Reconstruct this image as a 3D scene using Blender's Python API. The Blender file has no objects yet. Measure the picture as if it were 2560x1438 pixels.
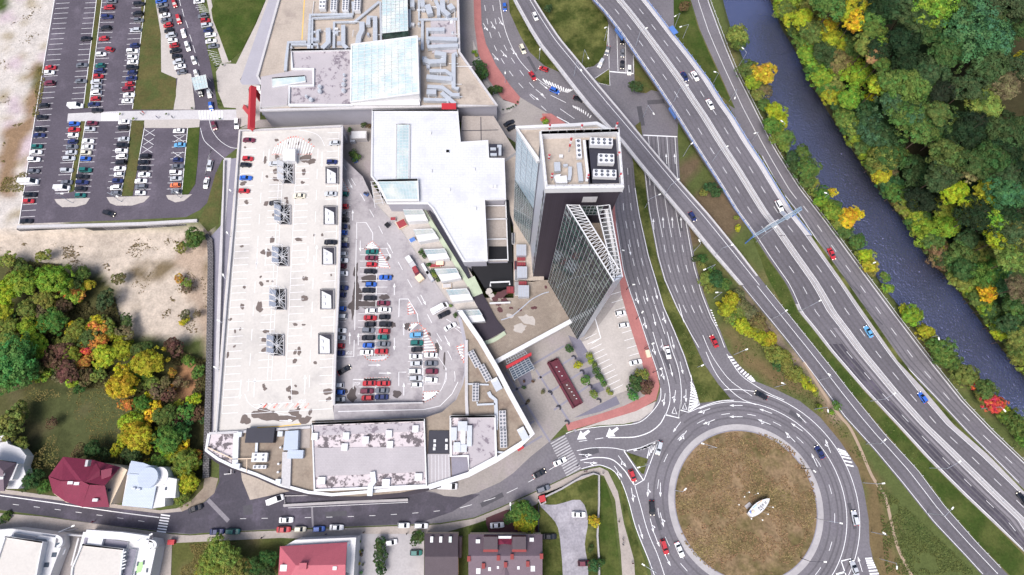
import bpy, bmesh, math, random
import numpy as np
from mathutils import Vector, Matrix, noise
random.seed(7)
rnd = random.random
S = bpy.context.scene
COL = S.collection

# ---------------------------------------------------------------- camera, world, sun, exposure
F, CX, CY, NAD, CAMH = 1422.0, 1280.0, 719.0, (1266.0, 1136.0), 200.0
nn = np.array([NAD[0]-CX, -(NAD[1]-CY), -F]); nn /= np.linalg.norm(nn)
ax = np.array([1.0, 0, 0])-nn[0]*nn; ax /= np.linalg.norm(ax)
ay = np.cross(-nn, ax)
cam = bpy.data.cameras.new('camera')
cam.sensor_width = 36.0
cam.lens = 36.0*F/2560.0
cam.clip_start = 1.0
cam.clip_end = 3000.0
cam_o = bpy.data.objects.new('camera', cam)
COL.objects.link(cam_o)
cam_o.matrix_world = Matrix(((ax[0], ax[1], ax[2], 0), (ay[0], ay[1], ay[2], 0), (-nn[0], -nn[1], -nn[2], CAMH), (0, 0, 0, 1)))
S.camera = cam_o
SUN_EL, SUN_AZ = math.radians(58), math.radians(212)      # azimuth clockwise from +Y
w = bpy.data.worlds.new('World'); S.world = w; w.use_nodes = True
nt = w.node_tree
sky = nt.nodes.new('ShaderNodeTexSky'); sky.sky_type = 'NISHITA'; sky.sun_disc = False
sky.sun_elevation = SUN_EL; sky.sun_rotation = SUN_AZ
sky.air_density = 1.0; sky.dust_density = 4.0; sky.ozone_density = 1.0
bg = nt.nodes['Background']; nt.links.new(sky.outputs[0], bg.inputs[0]); bg.inputs[1].default_value = 0.1
sun = bpy.data.lights.new('sun', 'SUN'); sun.energy = 2.1; sun.angle = math.radians(32); sun.color = (1, .975, .95)
sun_o = bpy.data.objects.new('sun', sun); COL.objects.link(sun_o)
sd = Vector((math.sin(SUN_AZ)*math.cos(SUN_EL), math.cos(SUN_AZ)*math.cos(SUN_EL), math.sin(SUN_EL)))
sun_o.rotation_euler = sd.to_track_quat('Z', 'Y').to_euler(); sun_o.location = sd*600
S.view_settings.view_transform = 'Standard'; S.view_settings.look = 'None'
S.view_settings.exposure = 0.68; S.view_settings.gamma = 1.0
try:
    S.cycles.max_bounces = 5; S.cycles.diffuse_bounces = 2; S.cycles.glossy_bounces = 3; S.cycles.transmission_bounces = 3
except Exception: pass

# ---------------------------------------------------------------- helpers
def P(px, py, z=0.0):
    """point of the place at height z that the photograph shows at (px, py)"""
    d = np.array([px-CX, -(py-CY), -F]); t = (CAMH-z)/(d@nn)
    return Vector((t*(d@ax), t*(d@ay), z))
def PA(pts, z=0.0): return [P(p[0], p[1], p[2] if len(p) > 2 else z) for p in pts]
def mpp(px, py, z=0.0): return (P(px+1, py, z)-P(px, py, z)).length      # metres per pixel
def T(ox, oy, s): return lambda X, Y: (ox+X/s, oy+Y/s)
TA, TB_, TC, TD = T(0, 0, 4.794), T(280, 0, 4.794), T(0, 280, 4.494), T(240, 280, 4.494)
R = {k: T(a, b, 3.994) for k, (a, b) in dict(n=(580, 0), d=(500, 300), e=(500, 600), f=(500, 920), g=(1100, 0), h=(1100, 300), i=(1000, 600), j=(1100, 860), k=(1000, 1078), l=(400, 1078), m=(0, 1078), o=(1600, 0), p=(1920, 0), q=(1600, 330), r=(1500, 640), s=(1600, 860), t=(1560, 1078)).items()}
R['u'], R['v'], R['w'] = T(1920, 360, 2.6625), T(1920, 898, 2.6625), T(0, 560, 2.6625)
def spl(pts, n=6, closed=False):
    """smooth curve through the points"""
    out = []; m = len(pts); rng = range(m if closed else m-1)
    for i in rng:
        p = [pts[(i+k) % m] if closed else pts[min(max(i+k, 0), m-1)] for k in (-1, 0, 1, 2)]
        for s in range(n):
            t = s/n
            out.append(tuple(0.5*((2*p[1][c])+(-p[0][c]+p[2][c])*t+(2*p[0][c]-5*p[1][c]+4*p[2][c]-p[3][c])*t*t+(-p[0][c]+3*p[1][c]-3*p[2][c]+p[3][c])*t**3) for c in range(len(pts[0]))))
    if not closed: out.append(tuple(pts[-1]))
    return out
def xat(curve, y):
    ys = [c[1] for c in curve]
    return float(np.interp(y, ys, [c[0] for c in curve]))

class MB:
    def __init__(s): s.v = []; s.f = []; s.m = []; s.uv = []
    def add(s, vs, fs, mi=0):
        o = len(s.v); s.v += [tuple(v) for v in vs]; s.f += [tuple(o+i for i in f) for f in fs]; s.m += [mi]*len(fs); return s
    def ngon(s, vs, mi=0):
        """concave polygon, triangulated"""
        from mathutils.geometry import tessellate_polygon
        vs = [Vector(v) for v in vs]
        tri = tessellate_polygon([[Vector((v.x, v.y, 0)) for v in vs]])
        fs = []
        for t in tri:
            a, b, c = (vs[i] for i in t)
            if abs((b-a).cross(c-a).z) < 1e-9: continue
            fs.append(tuple(t) if (b-a).cross(c-a).z > 0 else tuple(reversed(t)))
        return s.add(vs, fs, mi)
    def prism(s, vs, z0, z1=None, mi=0, side=None, bottom=False):
        """footprint vs (Vectors); top at own z (or z1), walls down to z0"""
        vs = [Vector((v[0], v[1], v[2] if z1 is None else z1)) for v in vs]
        A = sum(vs[i].x*vs[(i+1) % len(vs)].y-vs[(i+1) % len(vs)].x*vs[i].y for i in range(len(vs)))
        if A < 0: vs.reverse()
        s.ngon(vs, mi)
        n = len(vs); lo = [Vector((v.x, v.y, z0)) for v in vs]
        s.add(vs+lo, [(i, i+n, (i+1) % n+n, (i+1) % n) for i in range(n)], mi if side is None else side)
        return s
    def box(s, c, sx, sy, sz, rz=0.0, mi=0, base=True):
        """box on c (centre of the base)"""
        ca, sa = math.cos(rz), math.sin(rz); vs = []
        for z in (0, sz):
            for a, b in ((-1, -1), (1, -1), (1, 1), (-1, 1)):
                x, y = a*sx/2, b*sy/2; vs.append((c[0]+x*ca-y*sa, c[1]+x*sa+y*ca, c[2]+z))
        return s.add(vs, [(3, 2, 1, 0), (4, 5, 6, 7), (0, 1, 5, 4), (1, 2, 6, 5), (2, 3, 7, 6), (3, 0, 4, 7)], mi)
    def ribbon(s, pts, w, mi=0, zo=0.0, th=0.0):
        """flat strip of width w along 3D points (th: thickness downwards)"""
        pts = [Vector(p) for p in pts]; L = []; Rr = []
        for i, p in enumerate(pts):
            a = pts[max(i-1, 0)]; b = pts[min(i+1, len(pts)-1)]; d = (b-a); d.z = 0
            if d.length < 1e-6: d = Vector((1, 0, 0))
            d.normalize(); nrm = Vector((-d.y, d.x, 0))*w/2
            L.append(p+nrm+Vector((0, 0, zo))); Rr.append(p-nrm+Vector((0, 0, zo)))
        n = len(pts)
        s.add(L+Rr, [(i+n, i+1+n, i+1, i) for i in range(n-1)], mi)
        if th:
            D = Vector((0, 0, -th))
            s.add(L+[v+D for v in L], [(i, i+1, i+1+n, i+n) for i in range(n-1)], mi)
            s.add(Rr+[v+D for v in Rr], [(i+n, i+1+n, i+1, i) for i in range(n-1)], mi)
            s.add([L[0], Rr[0], Rr[0]+D, L[0]+D, L[-1], Rr[-1], Rr[-1]+D, L[-1]+D], [(0, 3, 2, 1), (4, 5, 6, 7)], mi)
        return s
    def sheet(s, A, B, mi=0, zo=0.0):
        n = len(A); o = Vector((0, 0, zo))
        return s.add([Vector(a)+o for a in A]+[Vector(b)+o for b in B], [(i, i+1, i+1+n, i+n) for i in range(n-1)], mi)
    def tube(s, a, b, r, r2=None, n=6, mi=0, cap=True):
        a, b = Vector(a), Vector(b); r2 = r if r2 is None else r2; d = (b-a).normalized()
        u = d.orthogonal().normalized(); v = d.cross(u); vs = []
        for p, q in ((a, r), (b, r2)):
            for i in range(n):
                t = 2*math.pi*i/n; vs.append(p+(u*math.cos(t)+v*math.sin(t))*q)
        fs = [(i, (i+1) % n, (i+1) % n+n, i+n) for i in range(n)]
        if cap: fs += [tuple(reversed(range(n))), tuple(range(n, 2*n))]
        return s.add(vs, fs, mi)
    def disc(s, c, r, h=0.0, n=14, mi=0):
        vs = [(c[0]+r*math.cos(2*math.pi*i/n), c[1]+r*math.sin(2*math.pi*i/n), c[2]+h) for i in range(n)]
        if h: return s.prism([Vector(v) for v in vs], c[2], mi=mi)
        return s.add(vs, [tuple(range(n))], mi)
    def mesh(s, name, mats):
        me = bpy.data.meshes.new(name)
        me.from_pydata(s.v, [], s.f)
        for m in (mats if isinstance(mats, (list, tuple)) else [mats]): me.materials.append(m)
        me.polygons.foreach_set('material_index', s.m)
        me.update()
        return me
    def build(s, name, mats, parent=None, smooth=False, col=None):
        me = s.mesh(name, mats)
        if smooth: me.polygons.foreach_set('use_smooth', [True]*len(me.polygons))
        return link(name, me, parent, col)
def link(name, me, parent=None, col=None, loc=None):
    o = bpy.data.objects.new(name, me); COL.objects.link(o)
    if parent is not None: o.parent = parent
    if col: o.color = (*col, 1)
    if loc is not None: o.location = loc
    return o
def thing(name, label, cat, loc=(0, 0, 0), rz=0.0, group=None):
    o = bpy.data.objects.new(name, None); COL.objects.link(o); o.empty_display_size = .5
    o.location = loc; o.rotation_euler = (0, 0, rz)
    return tag(o, label, cat, group)
def tag(o, label, cat, group=None, kind=None):
    o['label'] = label; o['category'] = cat
    if group: o['group'] = group
    if kind: o['kind'] = kind
    return o
def struct(o): o['kind'] = 'structure'; return o
def sfx(n): return str(n)+('th' if 10 <= n % 100 <= 20 else {1: 'st', 2: 'nd', 3: 'rd'}.get(n % 10, 'th'))

# ---------------------------------------------------------------- materials
def mat(name, col, rough=.8, var=.12, scale=.5, scale2=6.0, metal=0.0, spec=.3, bump=0.0, col2=None, objcol=False, stain=None, brick=None, coat=0, attr=None, mixscale=None):
    m = bpy.data.materials.new(name); m.use_nodes = True; n = m.node_tree; N = n.nodes; L = n.links
    b = N['Principled BSDF']; b.inputs['Roughness'].default_value = rough; b.inputs['Metallic'].default_value = metal
    b.inputs['Specular IOR Level'].default_value = spec
    if coat: b.inputs['Coat Weight'].default_value = coat; b.inputs['Coat Roughness'].default_value = .08
    geo = N.new('ShaderNodeNewGeometry')
    def nz(sc, det=4, ro=.6):
        t = N.new('ShaderNodeTexNoise'); t.inputs['Scale'].default_value = sc; t.inputs['Detail'].default_value = det; t.inputs['Roughness'].default_value = ro
        L.new(geo.outputs['Position'], t.inputs['Vector']); return t.outputs['Fac']
    def rgb(c):
        r = N.new('ShaderNodeRGB'); r.outputs[0].default_value = (*c, 1); return r.outputs[0]
    def mix(f, a, c, mode='MIX'):
        x = N.new('ShaderNodeMix'); x.data_type = 'RGBA'; x.blend_type = mode
        if isinstance(f, float): x.inputs[0].default_value = f
        else: L.new(f, x.inputs[0])
        L.new(a, x.inputs[6]); L.new(c, x.inputs[7]); return x.outputs[2]
    def ramp(f, a, c):
        x = N.new('ShaderNodeMapRange'); x.inputs[1].default_value = a; x.inputs[2].default_value = c; x.clamp = True
        L.new(f, x.inputs[0]); return x.outputs[0]
    if objcol:
        oi = N.new('ShaderNodeObjectInfo'); base = oi.outputs['Color']
    elif attr:
        at = N.new('ShaderNodeVertexColor'); at.layer_name = attr; base = at.outputs['Color']
    else: base = rgb(col)
    if col2: base = mix(ramp(nz(mixscale or scale, 6, .65), .42, .6), base, rgb(col2))
    if brick:
        t = N.new('ShaderNodeTexBrick'); t.inputs['Scale'].default_value = brick[0]; t.inputs['Mortar Size'].default_value = brick[1]
        t.inputs['Color1'].default_value = (1, 1, 1, 1); t.inputs['Color2'].default_value = (brick[2],)*3+(1,); t.inputs['Mortar'].default_value = (brick[3],)*3+(1,)
        L.new(geo.outputs['Position'], t.inputs['Vector']); base = mix(1.0, base, t.outputs['Color'], 'MULTIPLY')
    if stain: base = mix(ramp(nz(stain[0], 7, .7), stain[1], stain[1]+stain[4]), base, rgb(stain[2]))
    # brightness variation: broad and fine
    a = N.new('ShaderNodeMath'); a.operation = 'ADD'; L.new(ramp(nz(scale), .25, .75), a.inputs[0]); L.new(ramp(nz(scale2, 3), .25, .75), a.inputs[1])
    v = N.new('ShaderNodeMapRange'); v.inputs[1].default_value = 0; v.inputs[2].default_value = 2; v.inputs[3].default_value = 1-var; v.inputs[4].default_value = 1+var
    L.new(a.outputs[0], v.inputs[0])
    cb = N.new('ShaderNodeCombineColor')
    for i in range(3): L.new(v.outputs[0], cb.inputs[i])
    base = mix(1.0, base, cb.outputs[0], 'MULTIPLY')
    L.new(base, b.inputs['Base Color'])
    if bump:
        bp = N.new('ShaderNodeBump'); bp.inputs['Strength'].default_value = bump; bp.inputs['Distance'].default_value = .3
        L.new(nz(scale2, 5), bp.inputs['Height']); L.new(bp.outputs[0], b.inputs['Normal'])
    return m
M = {}
def mk(k, *a, **kw): M[k] = mat(k, *a, **kw)
mk('soil_cover', (1, 1, 1), .95, .36, .4, 1.5, attr='soil', bump=.5, spec=.1)
mk('road_asphalt', (.16, .15, .168), .85, .36, .06, 1.4, stain=(.05, .5, (.145, .132, .157), 0, .2))
mk('lot_asphalt', (.09, .078, .1), .85, .34, .07, 1.4, stain=(.06, .5, (.145, .125, .158), 0, .2))
mk('dark_asphalt', (.068, .062, .08), .85, .32, .08, 1.3, stain=(.07, .5, (.12, .105, .14), 0, .15))
mk('light_asphalt', (.23, .215, .24), .85, .25, .08, 1.4)
mk('bridge_asphalt', (.135, .126, .145), .85, .34, .05, 1.4)
mk('paint_white', (.8, .8, .82), .6, .12, .3, 3)
mk('paint_red', (.6, .1, .07), .6, .3, .4, 3, col2=(.7, .5, .45))
mk('paint_yellow', (.8, .5, .1), .6, .1)
mk('concrete', (.4, .38, .39), .85, .2, .12, 1.6, stain=(.1, .5, (.29, .275, .29), 0, .2))
mk('concrete_light', (.5, .485, .5), .8, .2, .15, 1.6, stain=(.15, .55, (.38, .36, .37), 0, .2))
mk('concrete_dark', (.24, .23, .28), .85, .2, .15, 2.5)
mk('deck_concrete', (.56, .53, .5), .85, .12, .06, 1.3, stain=(.07, .5, (.44, .415, .4), 0, .2))
mk('lower_concrete', (.37, .345, .36), .85, .2, .08, 1.3, stain=(.09, .5, (.22, .2, .22), 0, .18))
mk('paving', (.41, .36, .33), .85, .22, .2, 1.5, brick=(1.1, .03, .93, .72))
mk('paving_brown', (.29, .24, .2), .85, .28, .12, 1.5, stain=(.09, .52, (.37, .32, .27), 0, .2), brick=(.8, .04, .92, .7))
mk('paving_plaza', (.32, .29, .275), .85, .24, .1, 1.5, stain=(.08, .5, (.31, .27, .28), 0, .2), brick=(.9, .02, .95, .8))
mk('paving_pale', (.47, .43, .405), .85, .2, .15, 1.5, brick=(.8, .02, .95, .82))
mk('paving_slate', (.2, .19, .24), .85, .15, .2, 3, brick=(1.3, .03, .9, .7))
mk('paving_red', (.42, .17, .16), .85, .2, .3, 1.5, brick=(1.4, .03, .92, .8))
mk('gravel_roof', (.42, .36, .31), .9, .26, .15, 1.5, stain=(.12, .55, (.28, .235, .21), 0, .2))
mk('gravel_brown', (.28, .23, .185), .9, .3, .12, 1.5, stain=(.1, .5, (.2, .15, .12), 0, .2))
mk('gravel_pale', (.3, .285, .32), .9, .4, .2, 1.4, stain=(.12, .5, (.4, .38, .42), 0, .15))
mk('chimney_brick', (.26, .05, .05), .7, .15)
mk('paint_worn', (.42, .41, .43), .7, .3, .6, 1.5)
mk('membrane_white', (.6, .61, .65), .6, .1, .1, 1.5, spec=.3, stain=(.12, .5, (.5, .505, .54), 0, .2), brick=(.25, .012, .98, .84))
mk('membrane_grey', (.42, .385, .41), .7, .1, .15, 2, stain=(.35, .54, (.2, .17, .2), 0, .06))
mk('membrane_stained', (.56, .5, .52), .7, .12, .2, 2, stain=(.45, .5, (.13, .11, .12), 0, .05))
mk('membrane_plain', (.42, .39, .41), .7, .12, .15, 2, brick=(.5, .015, .97, .85))
mk('white_metal', (.64, .64, .66), .4, .1, .3, 2, spec=.5)
mk('grey_metal', (.5, .53, .6), .35, .1, .4, 2, metal=.4)
mk('duct_metal', (.54, .57, .62), .35, .12, .4, 2, metal=.3)
mk('white_wall', (.66, .65, .66), .8, .1, .2, 2)
mk('grey_wall', (.36, .35, .4), .8, .1, .2, 2)
mk('dark_cladding', (.045, .035, .05), .6, .15, .3, 3, brick=(.8, .02, .85, .6))
mk('dark_metal', (.035, .035, .05), .5, .2)
mk('black', (.012, .012, .015), .6, .2)
mk('red_metal', (.45, .035, .045), .45, .1)
mk('red_bench', (.11, .025, .04), .7, .2, .5, 3)
mk('blue_metal', (.1, .2, .5), .4, .1)
mk('pale_blue_metal', (.3, .4, .5), .4, .1)
mk('tan_wall', (.75, .6, .45), .8, .08)
mk('tiles_crimson', (.24, .03, .07), .6, .2, .6, 4, brick=(1.6, .06, .8, .6))
mk('tiles_red', (.52, .13, .17), .6, .1, .6, 4, brick=(1.4, .05, .9, .65))
mk('tiles_brown', (.19, .14, .17), .7, .15, .6, 4, brick=(1.8, .05, .85, .7))
mk('tiles_dark', (.11, .085, .1), .7, .15, .6, 4, brick=(1.8, .05, .85, .7))
mk('roof_pale_blue', (.46, .52, .63), .35, .08, .3, 2, brick=(.6, .03, .97, .75))
mk('bark', (.09, .06, .045), .9, .3, 1, 6)
mk('stone_gabion', (.2, .19, .2), .9, .4, .8, 3, brick=(.45, .06, .8, .3))
mk('mulch', (.1, .045, .05), .95, .3)
mk('pallet_red', (.3, .05, .06), .8, .3)
mk('skin', (.5, .33, .25), .7, .05)
mk('cloth', (.1, .1, .15), .9, .1, objcol=True)
mk('banner_blue', (.2, .45, .75), .6, .1)
mk('car_paint', (1, 1, 1), .3, .03, .3, 2, objcol=True, spec=.5, coat=.6)
mk('plain_paint', (1, 1, 1), .6, .08, .3, 2, objcol=True)
mk('tyre', (.015, .015, .016), .8, .1)
mk('car_glass', (.012, .016, .024), .08, .02, spec=.6)
mk('sky_reflection_glass', (.3, .4, .47), .12, .18, .2, .5, spec=.7)  # pale blue of the reflected sky put into the base colour
mk('greenglass', (.018, .04, .038), .05, .5, .12, .6, spec=.5, col2=(.06, .11, .095), mixscale=.3)
mk('skylight_glass', (.42, .54, .57), .2, .2, .12, .45, spec=.4, col2=(.58, .61, .57), mixscale=.12)
mk('window_glass', (.06, .08, .11), .08, .1, spec=.6)
mk('hazard_lamp', (.9, .9, .85), .3, .02)
mk('lime_paint', (.42, .72, .3), .8, .06)
mk('moss', (.42, .48, .36), .9, .2)
def lamp_mat(name, c, e):
    m = mat(name, c, .4, .02); b = m.node_tree.nodes['Principled BSDF']
    b.inputs['Emission Color'].default_value = (*c, 1); b.inputs['Emission Strength'].default_value = e; M[name] = m
lamp_mat('headlight_glow', (1, .9, .75), 1.4); lamp_mat('taillight', (.7, .03, .03), .4)
def foliage_mat():
    m = bpy.data.materials.new('leaves'); m.use_nodes = True; n = m.node_tree; N = n.nodes; L = n.links
    b = N['Principled BSDF']; b.inputs['Roughness'].default_value = .75; b.inputs['Specular IOR Level'].default_value = .15
    oi = N.new('ShaderNodeObjectInfo'); at = N.new('ShaderNodeVertexColor'); at.layer_name = 'tint'
    sp = N.new('ShaderNodeSeparateColor'); L.new(at.outputs['Color'], sp.inputs[0])
    hs = N.new('ShaderNodeHueSaturation')
    mr = N.new('ShaderNodeMapRange'); mr.inputs[3].default_value = .46; mr.inputs[4].default_value = .535; L.new(sp.outputs[0], mr.inputs[0])
    L.new(mr.outputs[0], hs.inputs['Hue'])
    mv = N.new('ShaderNodeMapRange'); mv.inputs[3].default_value = .55; mv.inputs[4].default_value = 1.6; L.new(sp.outputs[1], mv.inputs[0])
    L.new(mv.outputs[0], hs.inputs['Value']); L.new(oi.outputs['Color'], hs.inputs['Color'])
    L.new(hs.outputs[0], b.inputs['Base Color'])
    tr = N.new('ShaderNodeBsdfTranslucent'); L.new(hs.outputs[0], tr.inputs[0])
    mx = N.new('ShaderNodeMixShader'); mx.inputs[0].default_value = .22
    L.new(b.outputs[0], mx.inputs[1]); L.new(tr.outputs[0], mx.inputs[2])
    L.new(mx.outputs[0], N['Material Output'].inputs[0]); return m
M['leaves'] = foliage_mat()
def water_mat():
    m = bpy.data.materials.new('river_water'); m.use_nodes = True; n = m.node_tree; N = n.nodes; L = n.links
    b = N['Principled BSDF']; b.inputs['Base Color'].default_value = (.27, .29, .46, 1); b.inputs['Roughness'].default_value = .12; b.inputs['Metallic'].default_value = .85
    b.inputs['IOR'].default_value = 1.33; b.inputs['Specular IOR Level'].default_value = 1.0
    g = N.new('ShaderNodeNewGeometry'); t = N.new('ShaderNodeTexNoise'); t.inputs['Scale'].default_value = 1.5; t.inputs['Detail'].default_value = 8
    L.new(g.outputs['Position'], t.inputs['Vector'])
    bp = N.new('ShaderNodeBump'); bp.inputs['Strength'].default_value = 1.0; bp.inputs['Distance'].default_value = .32
    L.new(t.outputs['Fac'], bp.inputs['Height']); L.new(bp.outputs[0], b.inputs['Normal']); return m
M['river_water'] = water_mat()
# ---------------------------------------------------------------- ground: one sheet with the river bed, the hollow and the wooded slope
RIVL = [(1800, -60), (1812, 0), (1832, 70), (1858, 130), (1880, 190), (1910, 250), (1945, 330), (1985, 400), (2030, 460), (2080, 520), (2130, 590), (2180, 660), (2230, 730), (2290, 800), (2350, 860), (2410, 930), (2470, 990), (2530, 1050), (2640, 1150)]
RIVR = [(1914, -60), (1937, 0), (1962, 60), (1994, 110), (2030, 190), (2080, 270), (2130, 350), (2195, 450), (2268, 540), (2318, 620), (2408, 720), (2498, 840), (2618, 990)]
def inpoly(x, y, poly):
    r = np.zeros(x.shape, bool); n = len(poly)
    for i in range(n):
        x0, y0 = poly[i][:2]; x1, y1 = poly[(i+1) % n][:2]
        if y0 == y1: continue
        c = ((y0 > y) != (y1 > y)) & (x < (x1-x0)*(y-y0)/(y1-y0)+x0); r ^= c
    return r
HOLLOW = [(-400, 578), (20, 578), (45, 572), (490, 562), (522, 585), (522, 1085), (515, 1190), (400, 1225), (200, 1210), (-400, 1195)]
def make_ground():
    st = 1.6; xs = np.arange(-330, 400, st); ys = np.arange(-75, 262, st)
    X, Y = np.meshgrid(xs, ys); Zc = CAMH
    # project to the photograph (ground at 0)
    v = [ax[i]*X+ay[i]*Y-nn[i]*(-CAMH) for i in range(3)]
    px = CX+F*v[0]/-v[2]; py = CY-F*v[1]/-v[2]
    bad = -v[2] <= 1
    nzv = np.array([[noise.fractal(Vector((x*.05, y*.05, 0)), 1, 2, 4) for x in xs] for y in ys])
    nz2 = np.array([[noise.noise(Vector((x*.2, y*.2, 5))) for x in xs] for y in ys])
    jx = px+nzv*26+nz2*7; jy = py+np.roll(nzv, 37, 1)*26+nz2*6
    def wp(c): 
        w = [P(*q) for q in c]; return np.array([a.y for a in w])[::-1], np.array([a.x for a in w])[::-1]
    ly, lx = wp(RIVL); ry, rx = wp(RIVR)
    XL = np.interp(Y, ly, lx); XR = np.interp(Y, ry, rx)
    XL = np.where(Y < ly[0], 400, XL); XR = np.where(Y < ry[0], 420, XR)
    z = np.zeros(X.shape)
    inr = (X > XL-2) & (X < XR+3)
    dd = np.clip(np.minimum(X-XL+2, XR+3-X)/4.0, 0, 1)
    z = np.where(inr, -4.2*dd, z)
    right = X > XR+3
    z = np.where(right, np.clip((X-XR-3)*.16, 0, 14), z)
    hol = inpoly(px, py, HOLLOW)
    z = np.where(hol, -3.0+nzv*.5, z)
    z = z-.02
    C = np.zeros(X.shape+(3,)); C[:] = (.085, .105, .035)
    def paint(poly, c, rough=True, soft=None):
        m = inpoly(jx if rough else px, jy if rough else py, poly); C[m] = c; return m
    sand, pale, scrub, green, dgreen, brown = (.48, .41, .345), (.52, .48, .45), (.15, .12, .05), (.06, .1, .025), (.035, .06, .018), (.2, .11, .065)
    grassdry = (.15, .15, .045)
    # right of the big road: verge grass, dry patches
    C[(px > 1600) & (nzv > .12)] = (.13, .12, .05)
    C[(px > 1690) & (px < 1900) & (py > 380) & (py < 620) & (nzv > -.1)] = (.13, .095, .06)
    paint([(1780, 800), (1900, 940), (2060, 1030), (2150, 1250), (2190, 1460), (2260, 1460), (2200, 1240), (2110, 1060), (1960, 930), (1850, 860)], (.15, .11, .055))
    paint([(1850, 720), (1890, 760), (1990, 890), (2120, 1050), (2110, 1060), (1960, 900), (1870, 790)], (.3, .22, .17))
    C[right | (X > XR)] = (.045, .04, .02)
    C[right & (nzv > .05)] = (.03, .045, .015)
    C[inr & (X < XL+1)] = (.1, .12, .04)
    # the far left: pale sand with pink and scrub
    m = (px < 160) & (py < 620); C[m] = pale
    C[m & (nzv > .15) & (py < 420)] = (.45, .37, .4)
    C[m & (nz2 > .33)] = (.3, .25, .17)
    paint([(85, 160), (115, 160), (100, 270), (75, 350), (40, 500), (0, 490), (5, 330), (60, 310)], (.24, .16, .1))
    C[inpoly(jx, jy, [(95, 165), (118, 165), (108, 230), (80, 225)])] = (.11, .1, .04)
    C[inpoly(jx, jy, [(-30, -30), (28, -30), (15, 25), (-30, 20)])] = (.05, .08, .02)
    # hollow
    paint([(-400, 575), (530, 560), (530, 830), (420, 850), (300, 830), (240, 680), (130, 655), (-400, 660)], sand, False)
    paint([(-400, 640), (130, 655), (200, 660), (260, 700), (300, 830), (330, 900), (400, 880), (520, 900), (520, 1230), (-400, 1230)], (.075, .075, .03))
    hm = hol & (py < 870)
    C[hm & (nz2 > .25) & (C[..., 0] > .5)] = (.4, .33, .26)
    C[hm & (nzv > .3) & (C[..., 0] > .4) & (py > 640)] = (.17, .13, .08)
    paint([(445, 575), (515, 575), (520, 900), (500, 880), (450, 700), (440, 640)], (.36, .28, .22))
    paint([(415, 900), (480, 900), (515, 960), (500, 1010), (450, 1010), (415, 970)], (.3, .16, .085))
    paint([(60, 960), (300, 960), (320, 1060), (300, 1190), (60, 1170)], (.07, .08, .032))
    C[hol & (py > 940) & (nzv > .22) & (px < 320)] = (.1, .09, .045)
    # lower garden lots
    paint([(425, 1355), (700, 1345), (700, 1500), (425, 1500)], (.09, .095, .03), False)
    C[(py > 1340) & (px > 430) & (px < 700) & (nzv > .12)] = (.17, .14, .07)
    k_ = np.clip(1+.22*nz2+.15*nzv, .6, 1.3)[..., None]; C *= np.where((C[..., :1] > .3), k_, 1)
    ok = ~bad
    verts = np.stack([X, Y, z], -1).reshape(-1, 3)
    H_, W_ = X.shape
    idx = np.arange(H_*W_).reshape(H_, W_)
    a = idx[:-1, :-1].ravel(); faces = np.stack([a, a+1, a+W_+1, a+W_], 1)
    me = bpy.data.meshes.new('ground'); me.from_pydata(verts.tolist(), [], faces.tolist())
    ca = me.color_attributes.new('soil', 'FLOAT_COLOR', 'POINT')
    col = np.concatenate([C, np.ones(X.shape+(1,))], -1).reshape(-1, 4).astype(np.float32)
    # soften
    cc = col.reshape(H_, W_, 4); k = (cc+np.roll(cc, 1, 0)+np.roll(cc, -1, 0)+np.roll(cc, 1, 1)+np.roll(cc, -1, 1))/5
    ca.data.foreach_set('color', k.ravel())
    me.materials.append(M['soil_cover']); me.polygons.foreach_set('use_smooth', [True]*len(me.polygons)); me.update()
    return struct(link('ground', me))
make_ground()
# far land to the horizon, below the modelled terrain
o = MB().add([(-2500, -2500, -5.2), (2500, -2500, -5.2), (2500, 2500, -5.2), (-2500, 2500, -5.2)], [(0, 1, 2, 3)]).build('terrain', mat('far_land', (.05, .06, .025), .95, .3, .02, .3)); struct(o)
A = [P(*p, -3.0) for p in spl(RIVL, 3)]; B = [P(*p, -3.0) for p in spl(RIVR, 3)]
mb = MB(); mb.ngon([a+Vector((-4, 0, 0)) for a in A]+[b+Vector((6, 0, 0)) for b in reversed(B)]); struct(mb.build('river_water', M['river_water']))

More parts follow.
